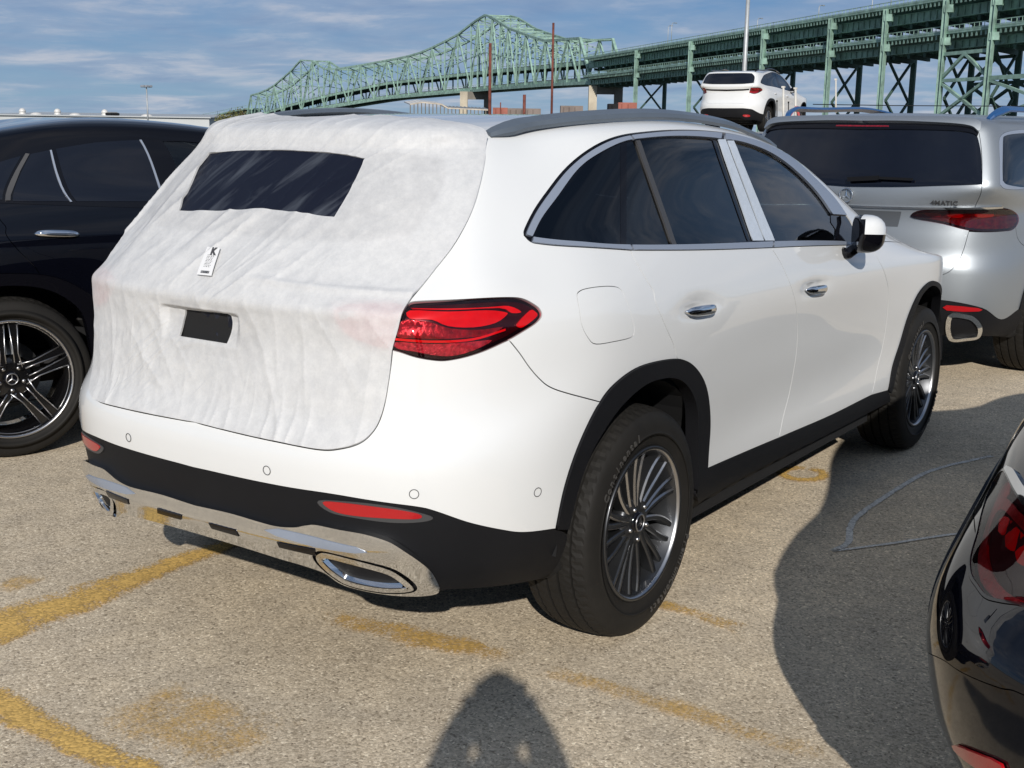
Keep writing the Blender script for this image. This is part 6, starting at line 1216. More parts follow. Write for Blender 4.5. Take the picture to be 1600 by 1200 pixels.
# ------------------------------------------------------------ the protective cover over the tailgate
def fabric_material():
    m, n, l, o = nt('nonwoven_fabric'); t = n.new('ShaderNodeTexCoord')
    d = n.new('ShaderNodeBsdfDiffuse'); tl = n.new('ShaderNodeBsdfTranslucent'); tr = n.new('ShaderNodeBsdfTransparent'); gl = n.new('ShaderNodeBsdfGlossy'); gl.inputs['Roughness'].default_value = .55
    n1_ = n.new('ShaderNodeTexNoise'); n1_.inputs['Scale'].default_value = 22; n1_.inputs['Detail'].default_value = 10; n1_.inputs['Roughness'].default_value = .78; l.new(t.outputs['Object'], n1_.inputs['Vector'])
    r = n.new('ShaderNodeValToRGB'); r.color_ramp.elements[0].position = .36; r.color_ramp.elements[1].position = .64; r.color_ramp.elements[0].color = (.70, .705, .715, 1); r.color_ramp.elements[1].color = (.79, .79, .79, 1)
    l.new(n1_.outputs['Fac'], r.inputs[0]); l.new(r.outputs[0], d.inputs[0]); l.new(r.outputs[0], tl.inputs[0])
    mp = n.new('ShaderNodeMapRange'); mp.inputs[1].default_value = .35; mp.inputs[2].default_value = .65; mp.inputs[3].default_value = .15; mp.inputs[4].default_value = .06; l.new(n1_.outputs['Fac'], mp.inputs[0])
    n2_ = n.new('ShaderNodeTexNoise'); n2_.inputs['Scale'].default_value = 60; n2_.inputs['Detail'].default_value = 6; n2_.inputs['Roughness'].default_value = .7; l.new(t.outputs['Object'], n2_.inputs['Vector'])
    bp = n.new('ShaderNodeBump'); bp.inputs['Strength'].default_value = .35; bp.inputs['Distance'].default_value = .002; l.new(n2_.outputs['Fac'], bp.inputs['Height'])
    def folds(ang, sc_, wid, seed):
        a_ = n.new('ShaderNodeMapping'); a_.inputs['Rotation'].default_value = (math.radians(ang), 0, 0); a_.inputs['Location'].default_value = (seed, seed, 0); l.new(t.outputs['Object'], a_.inputs[0])
        b_ = n.new('ShaderNodeMapping'); b_.inputs['Scale'].default_value = sc_; l.new(a_.outputs[0], b_.inputs[0])
        x = n.new('ShaderNodeTexNoise'); x.inputs['Scale'].default_value = 1.0; x.inputs['Detail'].default_value = 2.5; x.inputs['Roughness'].default_value = .5; x.inputs['Distortion'].default_value = .35; l.new(b_.outputs[0], x.inputs['Vector'])
        s0 = n.new('ShaderNodeMath'); s0.operation = 'SUBTRACT'; s0.inputs[1].default_value = .5; l.new(x.outputs['Fac'], s0.inputs[0]); s1 = n.new('ShaderNodeMath'); s1.operation = 'ABSOLUTE'; l.new(s0.outputs[0], s1.inputs[0])
        s2 = n.new('ShaderNodeMapRange'); s2.interpolation_type = 'SMOOTHSTEP'; s2.inputs[1].default_value = 0; s2.inputs[2].default_value = wid; s2.inputs[3].default_value = 1; s2.inputs[4].default_value = 0; l.new(s1.outputs[0], s2.inputs[0])
        k0 = n.new('ShaderNodeTexNoise'); k0.inputs['Scale'].default_value = 2.6 + seed * .1; k0.inputs['Detail'].default_value = 2; l.new(a_.outputs[0], k0.inputs['Vector'])
        k1 = n.new('ShaderNodeMapRange'); k1.inputs[1].default_value = .50; k1.inputs[2].default_value = .66; l.new(k0.outputs['Fac'], k1.inputs[0])
        m0 = n.new('ShaderNodeMath'); m0.operation = 'MULTIPLY'; l.new(s2.outputs[0], m0.inputs[0]); l.new(k1.outputs[0], m0.inputs[1]); return m0
    f1, f2, f3 = folds(-38, (2, 10, 1.2), .06, 1.0), folds(-52, (3, 15, 2.0), .06, 4.0), folds(-4, (2, 11, 1.3), .06, 7.0)
    sz = n.new('ShaderNodeSeparateXYZ'); l.new(t.outputs['Object'], sz.inputs[0]); um = n.new('ShaderNodeMapRange'); um.inputs[1].default_value = 1.02; um.inputs[2].default_value = 1.12; l.new(sz.outputs['Z'], um.inputs[0])
    fa = n.new('ShaderNodeMath'); fa.operation = 'MAXIMUM'; l.new(f1.outputs[0], fa.inputs[0]); l.new(f2.outputs[0], fa.inputs[1])
    fb = n.new('ShaderNodeMath'); fb.operation = 'MAXIMUM'; l.new(f3.outputs[0], fb.inputs[0]); l.new(f2.outputs[0], fb.inputs[1])
    fm = n.new('ShaderNodeMix'); l.new(um.outputs[0], fm.inputs[0]); l.new(fb.outputs[0], fm.inputs[2]); l.new(fa.outputs[0], fm.inputs[3])
    b2 = n.new('ShaderNodeBump'); b2.inputs['Strength'].default_value = .5; b2.inputs['Distance'].default_value = .004; lw_ = n.new('ShaderNodeMapRange'); lw_.inputs[1].default_value = -.55; lw_.inputs[2].default_value = .15; lw_.inputs[3].default_value = .12; l.new(sz.outputs['Y'], lw_.inputs[0]); fw_ = n.new('ShaderNodeMath'); fw_.operation = 'MULTIPLY'; l.new(lw_.outputs[0], fw_.inputs[0]); l.new(fm.outputs[0], fw_.inputs[1]); l.new(fw_.outputs[0], b2.inputs['Height']); l.new(bp.outputs[0], b2.inputs['Normal']); bp = b2
    l.new(bp.outputs[0], d.inputs['Normal']); l.new(bp.outputs[0], gl.inputs['Normal'])
    a = n.new('ShaderNodeMixShader'); a.inputs[0].default_value = .22; l.new(d.outputs[0], a.inputs[1]); l.new(tl.outputs[0], a.inputs[2])
    b = n.new('ShaderNodeMixShader'); b.inputs[0].default_value = .04; l.new(a.outputs[0], b.inputs[1]); l.new(gl.outputs[0], b.inputs[2])
    c = n.new('ShaderNodeMixShader'); l.new(mp.outputs[0], c.inputs[0]); l.new(b.outputs[0], c.inputs[1]); l.new(tr.outputs[0], c.inputs[2]); l.new(c.outputs[0], o.inputs[0]); return m
MT['fabric'] = fabric_material()
MT['fabric_seam'] = mat('fabric_hem', (.62, .62, .64), .9)
def ridge(x, p=3.0):
    return (1 - np.abs(2 * (x - np.floor(x)) - 1)) ** p
def nz(P, sx, sy, sz, seed=0.0):
    return np.array([noise.noise(Vector((p[0] * sx + seed, p[1] * sy + seed * 1.7, p[2] * sz - seed))) for p in P])
def crease(P, d, seed, fa=16.0, fl=1.6, w=.16, bend=.05):
    """long thin folds that run along direction d (in y,z), broken up by noise"""
    d = np.array(d, float) / np.hypot(*d); y, z = P[:, 1], P[:, 2]; al = y * d[0] + z * d[1]; ac = -y * d[1] + z * d[0]
    out = np.empty(len(P))
    for i in range(len(P)):
        b = noise.noise(Vector((al[i] * 2.2, ac[i] * 2.2, seed + 7))) * bend
        n_ = noise.noise(Vector((al[i] * fl + seed, (ac[i] + b) * fa, seed * 1.3)))
        out[i] = max(0.0, 1 - abs(n_) / w)
    return out ** 1.6
def cover_disp(uv, P):
    y, z = P[:, 1], P[:, 2]; up = np.clip((z - 1.06) / .1, 0, 1); lo = 1 - up; left_ = np.clip((y + .35) / .35, 0, 1); right_ = 1 - left_
    big = np.clip(nz(P, 2.4, 2.4, 2.4, 5.5) * 2.2 + .55, 0, 1); big2 = np.clip(nz(P, 3, 3, 3, 15.5) * 2.4 + .4, 0, 1)
    # above the ledge: straight pulls that run from the lower left up to the right, calmer on the right
    d = up * crease(P, (-.62, .78), 3.0, 9, 1.0, .26) * big * (.0085 * left_ + .0022)
    d += up * crease(P, (-.80, .60), 13.0, 17, 1.6, .28) * big2 * (.0045 * left_ + .0018)
    d += up * crease(P, (.12, 1), 19.0, 8, .9, .25, .03) * .0028 * right_ * big
    # below: folds hang down and fan out towards the hem
    d += lo * crease(P, (.10, 1), 23.0, 9, 1.0, .25, .03) * big2 * .0036
    d += lo * crease(P, (.55, .8), 29.0, 9, 1.3, .22) * big * .0032
    fan = np.clip((.90 - z) / .22, 0, 1)
    d += fan * crease(P, (.0, 1), 37.0, 15, 1.5, .30, .03) * .0065 * np.clip(nz(P, 4, 4, 1, 8) * 3 + .6, 0, 1)
    d += .004 * nz(P, 3.2, 3.2, 3.2, 41) + .0016 * nz(P, 11, 11, 11, 51) + .0006 * nz(P, 38, 38, 38, 61)
    # a loose crosswise fold on the right above the lamp, and the soft lip of the ledge
    d += .006 * np.exp(-((z - (1.150 + .03 * y)) / .008) ** 2) * np.clip((-y - .12) / .1, 0, 1) * np.clip((.75 + y) / .1, 0, 1)
    d += .008 * np.exp(-((z - 1.085) / .02) ** 2) * np.clip((.72 - np.abs(y)) / .1, 0, 1)
    d += .010 * np.clip((z - 1.50) / .04, 0, 1) * (1 + .5 * nz(P, 6, 6, 6, 77))
    d += -.020 * np.clip((.165 - np.abs(y - .03)) / .02, 0, 1) * np.clip((1.055 - z) / .012, 0, 1) * np.clip((z - .955) / .07, 0, 1)
    return d
cover = thing('protective_cover', 'white wrinkled fabric cover pulled over the tailgate of the white SUV', 'car cover')
ctop = cr([(0, 18.7), (1.9, 18.6), (3.36, 17.75), (4.25, 16.95), (4.55, 16.3)], 6)
cedge = cr([(4.55, 16.3), (4.50, 15.7), (4.24, 14.25), (4.06, 13.33), (3.75, 12.37), (3.45, 11.57), (3.27, 10.74), (3.22, 10.42), (3.14, 9.66), (3.01, 8.98), (2.965, 8.23), (2.905, 7.457), (2.80, 6.69), (2.62, 6.09), (2.31, 5.74), (2.0, 5.60), (1.39, 5.65), (.79, 5.71), (0, 5.80)], 4)
half = chain(ctop, cedge); left = half[::-1] * (-1, 1)
fw = chain(*[cr(s_, 4) for s_ in ([(-1.53, 14.82), (-.9, 15.03), (-.21, 15.11), (.32, 15.09), (.84, 15.02), (1.31, 14.83)], [(1.31, 14.83), (1.36, 13.76), (1.35, 12.83)], [(1.35, 12.83), (.87, 12.88), (.36, 12.93), (.05, 12.88), (-.6, 12.78), (-1.37, 12.70)], [(-1.37, 12.70), (-1.50, 13.8), (-1.53, 14.82)])])
pw = chain(*[cr(s_, 4) for s_ in ([(-.42, 9.49), (.35, 9.60)], [(.35, 9.60), (.36, 9.1), (.32, 8.65)], [(.32, 8.65), (-.48, 8.65)], [(-.48, 8.65), (-.46, 9.1), (-.42, 9.49)])])
outer = chain(half, left[1:-1])
panel(HS, 'fabric', outer, MT['fabric'], cover, holes=[fw, pw], sides='C', off=.009, depth=.006, du=.028, dv=.07, disp=cover_disp)
MT['film_black'] = None
def black_film():
    m, n, l, o = nt('black_mesh_film'); b = n.new('ShaderNodeBsdfPrincipled'); l.new(b.outputs[0], o.inputs[0]); t = n.new('ShaderNodeTexCoord')
    setp(b, Base_Color=(.012, .014, .024), Roughness=.42); b.inputs['Specular IOR Level'].default_value = .22
    m0 = n.new('ShaderNodeMapping'); m0.inputs['Rotation'].default_value = (math.radians(-42), 0, 0); l.new(t.outputs['Object'], m0.inputs[0]); mp = n.new('ShaderNodeMapping'); mp.inputs['Scale'].default_value = (1, 7, 1.0); l.new(m0.outputs[0], mp.inputs[0])
    nn = n.new('ShaderNodeTexNoise'); nn.inputs['Scale'].default_value = 2.4; nn.inputs['Detail'].default_value = 7; nn.inputs['Roughness'].default_value = .6; nn.inputs['Distortion'].default_value = .6; l.new(mp.outputs[0], nn.inputs['Vector'])
    r = n.new('ShaderNodeValToRGB'); r.color_ramp.elements[0].position = .50; r.color_ramp.elements[1].position = .74; r.color_ramp.elements[0].color = (.006, .008, .018, 1); r.color_ramp.elements[1].color = (.075, .085, .105, 1)
    l.new(nn.outputs['Fac'], r.inputs[0]); l.new(r.outputs[0], b.inputs['Base Color']); return m
MT['film_black'] = black_film()
def film_disp(uv, P):
    y, z = P[:, 1], P[:, 2]; w = nz(P, 3, 3, 3, 2.2)
    k_ = np.clip(np.minimum(np.minimum((uv[:, 0] + 1.45) / .12, (1.33 - uv[:, 0]) / .12), np.minimum((uv[:, 1] - 12.9) / .3, (14.85 - uv[:, 1]) / .3)), 0, 1)
    return -.002 + k_ * .7 * (.005 * ridge((y * .80 + z * .62) * 7 + w * 1.8, 6) * np.clip(nz(P, 4, 4, 4, 7.7) * 3 + .5, 0, 1) + .003 * ridge((y * .85 + z * .5) * 17 + w * 2, 5) * np.clip(nz(P, 5, 5, 5, 17.7) * 3 + .3, 0, 1) + .002 * nz(P, 12, 12, 12, 3))
panel(HS, 'window_film', inset(HS, fw, -.005), MT['film_black'], cover, sides='C', off=.0085, depth=0, du=.04, dv=.10, disp=film_disp)
panel(HS, 'plate_film', inset(HS, pw, -.008), MT['film_black'], cover, sides='C', off=-.018, depth=0, du=.05, dv=.12, disp=lambda uv, P: .006 * nz(P, 25, 25, 25, 4) + .003 * nz(P, 60, 60, 60, 5))
# printed sticker near the middle
def sticker():
    root = None
    C4 = [(-.30, 11.60), (-.085, 11.60), (.03, 10.70), (-.21, 10.69)]
    o_ = chain(*[cr([C4[i], C4[(i + 1) % 4]], 3) for i in range(4)])
    s_ = panel(HS, 'sticker', o_, mat('sticker_paper', (.78, .78, .78), .5), cover, sides='C', off=.0185, depth=.001, du=.1, dv=.2)
    ink = mat('sticker_ink', (.06, .06, .065), .6)
    P00, P10, P11, P01 = [HS.at(u, v, .0198)[0] for u, v in (C4[3], C4[2], C4[1], C4[0])]
    def M_(a, b): return P00 * (1 - a) * (1 - b) + P10 * a * (1 - b) + P11 * a * b + P01 * (1 - a) * b
    W = np.linalg.norm(P10 - P00); H = np.linalg.norm(P01 - P00)
    def put(txt, size, a, b, nm='print', bold=0):
        me = text_mesh(txt, size, ink, 0, bold=bold)
        for v in me.vertices: v.co = Vector(M_(a + v.co.x / W, b + v.co.y / H))
        link(nm, me, s_)
    put('K', .034, .62, .84, bold=.0022)
    mb = MB(); rn = random.Random(4)
    for r in range(9):
        x = .28
        while x < .72:
            w = rn.uniform(.03, .11); b = .70 - r * .052
            mb.add([M_(x, b), M_(x + w, b), M_(x + w, b + .018), M_(x, b + .018)], [(0, 1, 2, 3)], ink, False); x += w + rn.uniform(.02, .06)
    mb.build('print', s_)
    mb = MB(); x = .22
    while x < .80:
        w = rn.choice((.008, .012, .02)); mb.add([M_(x, .06), M_(x + w, .06), M_(x + w, .15), M_(x, .15)], [(0, 1, 2, 3)], ink, False); x += w + rn.choice((.008, .014))
    mb.build('barcode', s_)
sticker()
# the lamp that continues onto the tailgate under the fabric
panel(HS, 'tailgate_lamp', crc([(2.0, 10.1), (2.4, 10.36), (3.14, 10.36), (3.05, 9.6), (2.96, 9.05), (2.5, 9.15), (2.15, 9.45)], 4), MT['lamp_red'], hero, sides='RL', off=.002, depth=.006)

# ------------------------------------------------------------ the other cars
def with_cv(**over):
    old = dict(CV); CV.update(over); return old
def restore(old): CV.clear(); CV.update(old)
def place_thing(name, label, key, z=0.0, group=None):
    (x, y), h = POSE[key]; return thing(name, label, 'car', (x, y, z), math.radians(h), group)

# silver SUV ahead on the right
GS = Surf(net_gls(HG)); gls = place_thing('parked_suv', 'silver SUV seen from behind, with blue wrapped roof rails, in front of the white SUV', 'gls')
old = with_cv(tg_up=cr([(3.72, 16.6), (3.76, 15), (3.79, 13), (3.79, 11.5), (3.86, 10.0)]), tg_lamp=cr([(3.86, 10.0), (3.80, 9.2), (3.74, 8.5)]), tg_low=cr([(3.74, 8.5), (3.54, 7.2), (3.16, 5.4), (2.5, 4.9), (1.2, 4.8), (0, 4.8)]),
              lamp_top=cr([(3.86, 10.0), (5.0, 9.96), (5.58, 9.62), (5.70, 8.93), (5.62, 8.55)]), lamp_bot=cr([(5.62, 8.55), (5.48, 8.40), (5.04, 8.38), (3.74, 8.5)]), bq=cr([(5.62, 8.55), (5.70, 7.8), (5.9, 7.2), (6.2, 6.8), (6.739, 6.2)]),
              black_top=cr([(0, 3.35), (1.6, 3.4), (3.1, 3.43), (4.375, 3.05), (5.2, 2.35), CV['arch'][0].tolist()]),
              win_out=cr([(4.774, 11.56), (4.80, 13.0), (4.90, 14.49), (5.28, 15.09), (5.98, 15.39), (7.15, 15.6), (8.5, 15.7), (10.06, 15.85), (11.07, 15.6), (11.47, 15.13), (11.77, 14.3), (12.02, 13.5), (12.11, 12.64)]),
              belt_q=cr([(4.774, 11.56), (5.194, 11.24), (6.5, 11.15), (7.799, 11.536)]))
suv(GS, gls, 'silver', dict(R=.39, wb=3.135, fuel=False, rear_panels=True))
for o_ in list(gls.children):
    if o_.name.startswith('rear_window'): bpy.data.objects.remove(o_)
def sym(key, i0=None, i1=None): return K2[key]
gw = [(0, 15.48), (1.19, 15.52), (2.3, 15.46), (3.0, 15.30), (3.42, 15.15), (3.66, 14.86), (3.76, 13.4), (3.775, 11.57), (2.6, 11.42), (1.36, 11.22), (0, 11.10)]
rw = chain(cr(gw[:6]), cr(gw[5:8]), cr(gw[7:])); MT['rearglass'] = mat('dark_rear_glass', (.004, .005, .010), .05, 0, .4, rvar=.03, vscale=6)
panel(GS, 'rear_window', rw, MT['rearglass'], gls, sides='J', off=.004, depth=.006, du=.3, dv=.5)
rb = chain(cr([(0, 16.15), (1.19, 16.15), (2.75, 15.92), (3.46, 15.62), (3.72, 15.15)]), cr([(3.72, 15.15), (3.64, 14.9), (3.42, 15.17), (2.7, 15.40), (1.19, 15.5), (0, 15.46)]))
panel(GS, 'spoiler_underside', rb, MT['gloss'], gls, sides='J', off=.012, depth=.03, du=.2, dv=.3)
tp = chain(cr([(0, 16.75), (2, 16.7), (3.5, 16.45), (3.9, 16.0)]), cr([(3.9, 16.0), (3.72, 15.2), (3.46, 15.66), (2.75, 15.96), (1.19, 16.2), (0, 16.2)]))
panel(GS, 'roof_spoiler', tp, MT['silver'], gls, sides='J', off=.035, depth=.045, du=.2, dv=.2)
panel(GS, 'brake_light', cr([(0, 15.90), (.75, 15.90), (.85, 15.87), (.85, 15.74), (0, 15.74)], 1), MT['lamp_deep'], gls, sides='J', off=.0145, depth=.004, du=.2, dv=.2)
for sd in 'RL':
    lo = chain(crc(K2['g_lamp'], 3)); tl = panel(GS, 'tail_lamp', lo, MT['lamp_dark'], gls, sides=sd, off=.001, depth=.02, du=.2, dv=.3)
    panel(GS, 'lamp_reflector', inset(GS, lo, .016), MT['lamp_deep'], tl, sides=sd, off=.003, depth=.003, du=.15, dv=.2)
    for kk in ('g_l1', 'g_l2', 'g_l3'): panel(GS, 'light_bar', crc(K2[kk], 3), MT['lamp_red'], tl, sides=sd, off=.005, depth=.005, du=.2, dv=.2)
    panel(GS, 'lens', lo, MT['lens_dark'], tl, sides=sd, off=.010, depth=0, gap=.003, du=.15, dv=.3)
    panel(GS, 'rear_reflector', crc(K2['g_refl'], 2), MT['reflector'], gls, sides=sd, off=.005, depth=.006, du=.2, dv=.2)
    ex = crc(K2['g_exh'], 4); et = panel(GS, 'exhaust_tip', ex, MT['chrome'], gls, sides=sd, off=.012, depth=.03, holes=[inset(GS, ex, .028)], du=.12, dv=.12)
    panel(GS, 'exhaust_opening', inset(GS, ex, .026), MT['under'], et, sides=sd, off=-.004, depth=.0, du=.2, dv=.2)
    # side glass: frame, quarter pane, the rest of the glass line
    out = chain(CV['win_out'], pts((12.2, 12.0), (12.45, 11.5), (12.57, 10.88)), CV['belt_f'][::-1], CV['belt_r'][::-1], CV['belt_q'][::-1])
    q_in = chain(cr([(4.98, 11.8), (5.02, 13.1), (5.23, 14.64), (5.5, 14.97), (6.26, 15.14), (7.5, 15.25)]), cr([(7.5, 15.25), (7.35, 11.25)]), cr([(7.35, 11.25), (6.9, 11.2), (5.38, 11.5), (4.98, 11.8)]))
    r_in = chain(cr([(7.75, 15.25), (9, 15.4), (10.4, 15.4), (11.2, 14.8), (11.6, 13.5), (11.75, 12.4)]), cr([(11.75, 12.4), (11.9, 11.45), (10, 11.55), (7.7, 11.75)]))
    panel(GS, 'window_trim', out, MT['satin'], gls, sides=sd, holes=[q_in, r_in], off=.001, depth=.012, du=.2, dv=.5)
    panel(GS, 'quarter_window', q_in, MT['tint'], gls, sides=sd, off=-.003, depth=0, du=.3, dv=.5); panel(GS, 'side_window', r_in, MT['tint'], gls, sides=sd, off=-.003, depth=0, du=.3, dv=.5)
ch = cr([(0, 9.80), (1.72, 9.88), (3.4, 10.02), (5.0, 10.06)], 6); panel(GS, 'chrome_strip', chain(ch + (0, .07), (ch - (0, .07))[::-1]), MT['chrome'], gls, sides='J', off=.010, depth=.012, du=.2, dv=.1)
def on_surf(S, T, name, me, u, v, off, m_scale=1.0):
    """lay a flat mesh (x right, y up, seen from outside) on the skin at (u,v)"""
    P = S.at(u, v)[0]; a, b, n = [x[0] for x in S.frame(np.array([u]), np.array([v]))]; r = np.cross((0, 0, 1.), n); r /= np.linalg.norm(r); w = np.cross(n, r)
    for q in me.vertices: q.co = Vector(P + r * q.co.x + w * q.co.y + n * (q.co.z + off))
    return link(name, me, T)
on_surf(GS, gls, 'badge_lettering', text_mesh('4MATIC', .042, MT['plastic_grey'], .003, bold=.0006), 2.68, 10.29, .004).data.transform(Matrix.Identity(4))
P0 = GS.at(0.0, 10.52)[0]; mb = MB(); star(mb, (P0[0] - .012, 0, P0[2]), .044, MT['chrome'], th=.006, ax='x'); mb.build('star_emblem', gls)
mb = MB(); A, B_, C_ = [GS.at(u, v, .03)[0] for u, v in ((.03, 11.55), (.85, 11.72), (1.74, 11.68))]; mb.bar(A, B_, .02, .028, MT['cladding']); mb.bar(B_, C_, .012, .016, MT['cladding']); mb.build('rear_wiper', gls)
panel(GS, 'plate_recess_shade', crc([(-.0, 9.55), (1.45, 9.6), (1.38, 8.6), (0, 8.55)], 1), mat('recess_shade_grey', (.16, .17, .18), .4, .6), gls, sides='J', off=.001, depth=.003, du=.3, dv=.4)  # flat panel: the shade of the plate recess is put into its grey
for x, sd in ((0, -1), (0, 1), (3.135, -1), (3.135, 1)): wheel(gls, x, sd * .845, .39, .255, .275, 'multi', sd, spin=.4)
for sg in (-1, 1): rail(GS, gls, sg, MT['rail_blue'], 5.0, 11.6, [(5, 17.1), (7, 17.0), (9, 16.9), (11.6, 16.3)], .075, .06)
restore(old)
handle(GS, gls, 8.8, 8.9, .21, MT['chrome']); handle(GS, gls, 11.3, 8.6, .21, MT['chrome']); mirror(gls, 2.05, -1.05, 1.24, MT['silver'])

# black coupe-backed SUV on the left
LS = Surf(net_left(HG)); lcar = place_thing('parked_suv', 'black SUV with five-spoke wheels on the left edge, beside the white SUV', 'left')
keep_ = MT['cladding']; MT['cladding'] = MT['gloss']; suv(LS, lcar, 'black', dict(R=.385, wb=2.95, fuel=False)); MT['cladding'] = keep_; lamp(LS, lcar)
outl_ = chain(CV['win_out'], pts((12.2, 12.0), (12.45, 11.5), (12.57, 10.88)), CV['belt_f'][::-1], CV['belt_r'][::-1], CV['belt_q'][::-1])
for sd in 'RL':
    w3 = chain(cr([(9.983, 14.9), (10.36, 14.96), (10.69, 14.76), (11.03, 14.13), (11.4, 13.0), (11.6, 12.2)]), pts((11.75, 11.5), (10.12, 11.6)))
    panel(LS, 'window_surround', inset(LS, outl_, -.004), MT['gloss'], lcar, holes=[w3], sides=sd, off=.0015, depth=.01, du=.2, dv=.5)
    for q_, nm in ((K2['l_w1'], 'quarter_window'), (K2['l_w2'], 'rear_door_window')):
        L_ = chain(*[cr([q_[i], q_[(i + 1) % len(q_)]], 3) for i in range(len(q_))]); panel(LS, nm, L_, MT['rearglass'], lcar, sides=sd, off=.004, depth=.003, du=.2, dv=.5)
    rq = chain(cr([(6.9, 12.0), (7.3, 13.1), (7.92, 13.85), (8.2, 14.12)]), cr([(8.2, 14.12), (7.97, 11.7)]), cr([(7.97, 11.7), (7.4, 11.8), (6.9, 12.0)])); panel(LS, 'quarter_window', rq, MT['rearglass'], lcar, sides=sd, off=.004, depth=.003, du=.2, dv=.5)
    panel(LS, 'front_door_window', w3, MT['clear'], lcar, sides=sd, off=-.003, depth=0, du=.3, dv=.5)
    s0 = K2['l_strip0']; panel(LS, 'window_divider', chain(*[cr([s0[i], s0[(i + 1) % 4]], 3) for i in range(4)]), MT['plastic_grey'], lcar, sides=sd, off=.006, depth=.006, du=.2, dv=.5)
    for kk in ('l_s1', 'l_s2'):
        a, b = np.array(K2[kk]); w_ = np.array((.012, 0)); L_ = cr([a, b], 8); panel(LS, 'window_divider', chain(L_ - w_, (L_ + w_)[::-1]), MT['satin'], lcar, sides=sd, off=.007, depth=.005, du=.2, dv=.5)
handle(LS, lcar, 8.53, 9.60, .215, MT['chrome']); handle(LS, lcar, 11.3, 9.0, .215, MT['chrome']); mirror(lcar, 1.95, -1.06, 1.20, MT['black']); interior(lcar)
for x, sd in ((0, -1), (0, 1), (2.95, -1), (2.95, 1)):
    wheel(lcar, x, sd * .84, .385, .282, .275, 'five', sd, spin=0, text=tyre_words([('SCORPION', -88)], .328, .030) if sd < 0 and x == 0 else None)

# black car whose tail corner fills the lower right
RS = Surf(net_right(HG)); rcar = place_thing('parked_car', 'black car in the lower right corner, only its red tail lamp showing', 'right')
rl = K2['r_lamp']
ltop = cr([(3.3, 8.74), (4.4, 8.78), (5.2, 8.76)] + rl[:4], 4); lbot = cr(rl[3:] + [[3.3, 7.02]], 4)
old = with_cv(tg_up=cr([(4.448, 16.62), (4.3, 14.5), (4.0, 12.5), (3.6, 10.3), (3.3, 8.74)]), tg_lamp=cr([(3.3, 8.74), (3.28, 7.9), (3.3, 7.02)]), tg_low=cr([(3.3, 7.02), (3.0, 6.4), (2.2, 6.1), (0, 6.0)]), lamp_top=ltop, lamp_bot=lbot,
              bq=cr([rl[3], (5.8, 6.8), (6.3, 6.5), (6.739, 6.2)]), black_top=cr([(0, 4.8), (2.0, 4.86), (3.09, 4.79), (3.41, 4.62), (4.07, 4.3), (4.56, 4.06), (5.3, 3.4), CV['arch'][0].tolist()]))
MT['cladding_keep'] = MT['cladding']; MT['cladding'] = MT['gloss']
suv(RS, rcar, 'black', dict(R=.34, wb=2.888, fuel=False, rear_panels=True))
out = chain(CV['lamp_top'], CV['lamp_bot'], CV['tg_lamp'][::-1])
for sd in 'RL':
    tl = panel(RS, 'tail_lamp', out, MT['lamp_deep'], rcar, sides=sd, off=-.022, depth=.0, du=.2, dv=.3)
    rimo = panel(RS, 'lamp_rim', out, MT['gloss'], tl, holes=[inset(RS, out, .006)], sides=sd, off=.002, depth=.02, du=.2, dv=.3)
    panel(RS, 'light_panel', crc([(3.5, 7.35), (4.1, 7.05), (4.8, 7.1), (5.2, 7.5), (5.1, 7.9), (4.6, 8.1), (3.5, 8.1)], 3), MT['lamp_red'], tl, sides=sd, off=-.016, depth=.012, du=.1, dv=.15)
    panel(RS, 'light_ring', crc([(3.4, 7.1), (4.2, 6.65), (4.9, 6.6), (5.4, 7.2), (5.6, 7.7), (5.3, 8.2), (4.6, 8.45), (3.4, 8.4)], 3), MT['lamp_deep'], tl, holes=[crc([(3.46, 7.3), (4.1, 6.95), (4.85, 7.0), (5.3, 7.5), (5.2, 7.95), (4.6, 8.2), (3.46, 8.2)], 3)], sides=sd, off=-.010, depth=.012, du=.1, dv=.15)
    panel(RS, 'lamp_reflector', crc([(5.3, 8.3), (5.55, 8.45), (5.8, 8.0), (5.7, 7.5), (5.55, 7.6)], 3), MT['lamp_pink'], tl, sides=sd, off=-.014, depth=.012, du=.1, dv=.15)
    panel(RS, 'lamp_reflector', crc([(3.7, 6.98), (4.2, 6.62), (4.7, 6.5), (5.0, 6.62), (4.8, 6.62), (4.2, 6.75)], 3), MT['lamp_pink'], tl, sides=sd, off=-.014, depth=.012, du=.1, dv=.15)
    panel(RS, 'lens', out, MT['lens'], tl, sides=sd, off=.0, depth=0, gap=.005, du=.12, dv=.25)
    cc = cr([(5.63, 8.66), (5.2, 8.78), (4.6, 8.80), (3.9, 8.78), (3.3, 8.76)], 5); cu = cr([(5.6, 8.78), (5.2, 9.02), (4.6, 9.05), (3.9, 9.03), (3.3, 9.0)], 5)
    panel(RS, 'chrome_strip', chain(cu, cc[::-1]), MT['chrome'], rcar, sides=sd, off=.006, depth=.012, du=.15, dv=.15)
    panel(RS, 'rear_reflector', crc([(3.2, 3.05), (3.6, 2.9), (4.1, 2.6), (4.15, 2.45), (3.6, 2.6), (3.2, 2.75)], 2), MT['reflector'], rcar, sides=sd, off=.006, depth=.006, du=.15, dv=.15)
    panel(RS, 'side_window', chain(CV['win_out'], pts((12.2, 12.0), (12.45, 11.5), (12.57, 10.88)), CV['belt_f'][::-1], CV['belt_r'][::-1], CV['belt_q'][::-1]), MT['rearglass'], rcar, sides=sd, off=.001, depth=.006, du=.3, dv=.5)
restore(old); MT['cladding'] = MT['cladding_keep']
for x, sd in ((0, -1), (0, 1), (2.888, -1), (2.888, 1)): wheel(rcar, x, sd * .80, .34, .24, .235, 'plain', sd)
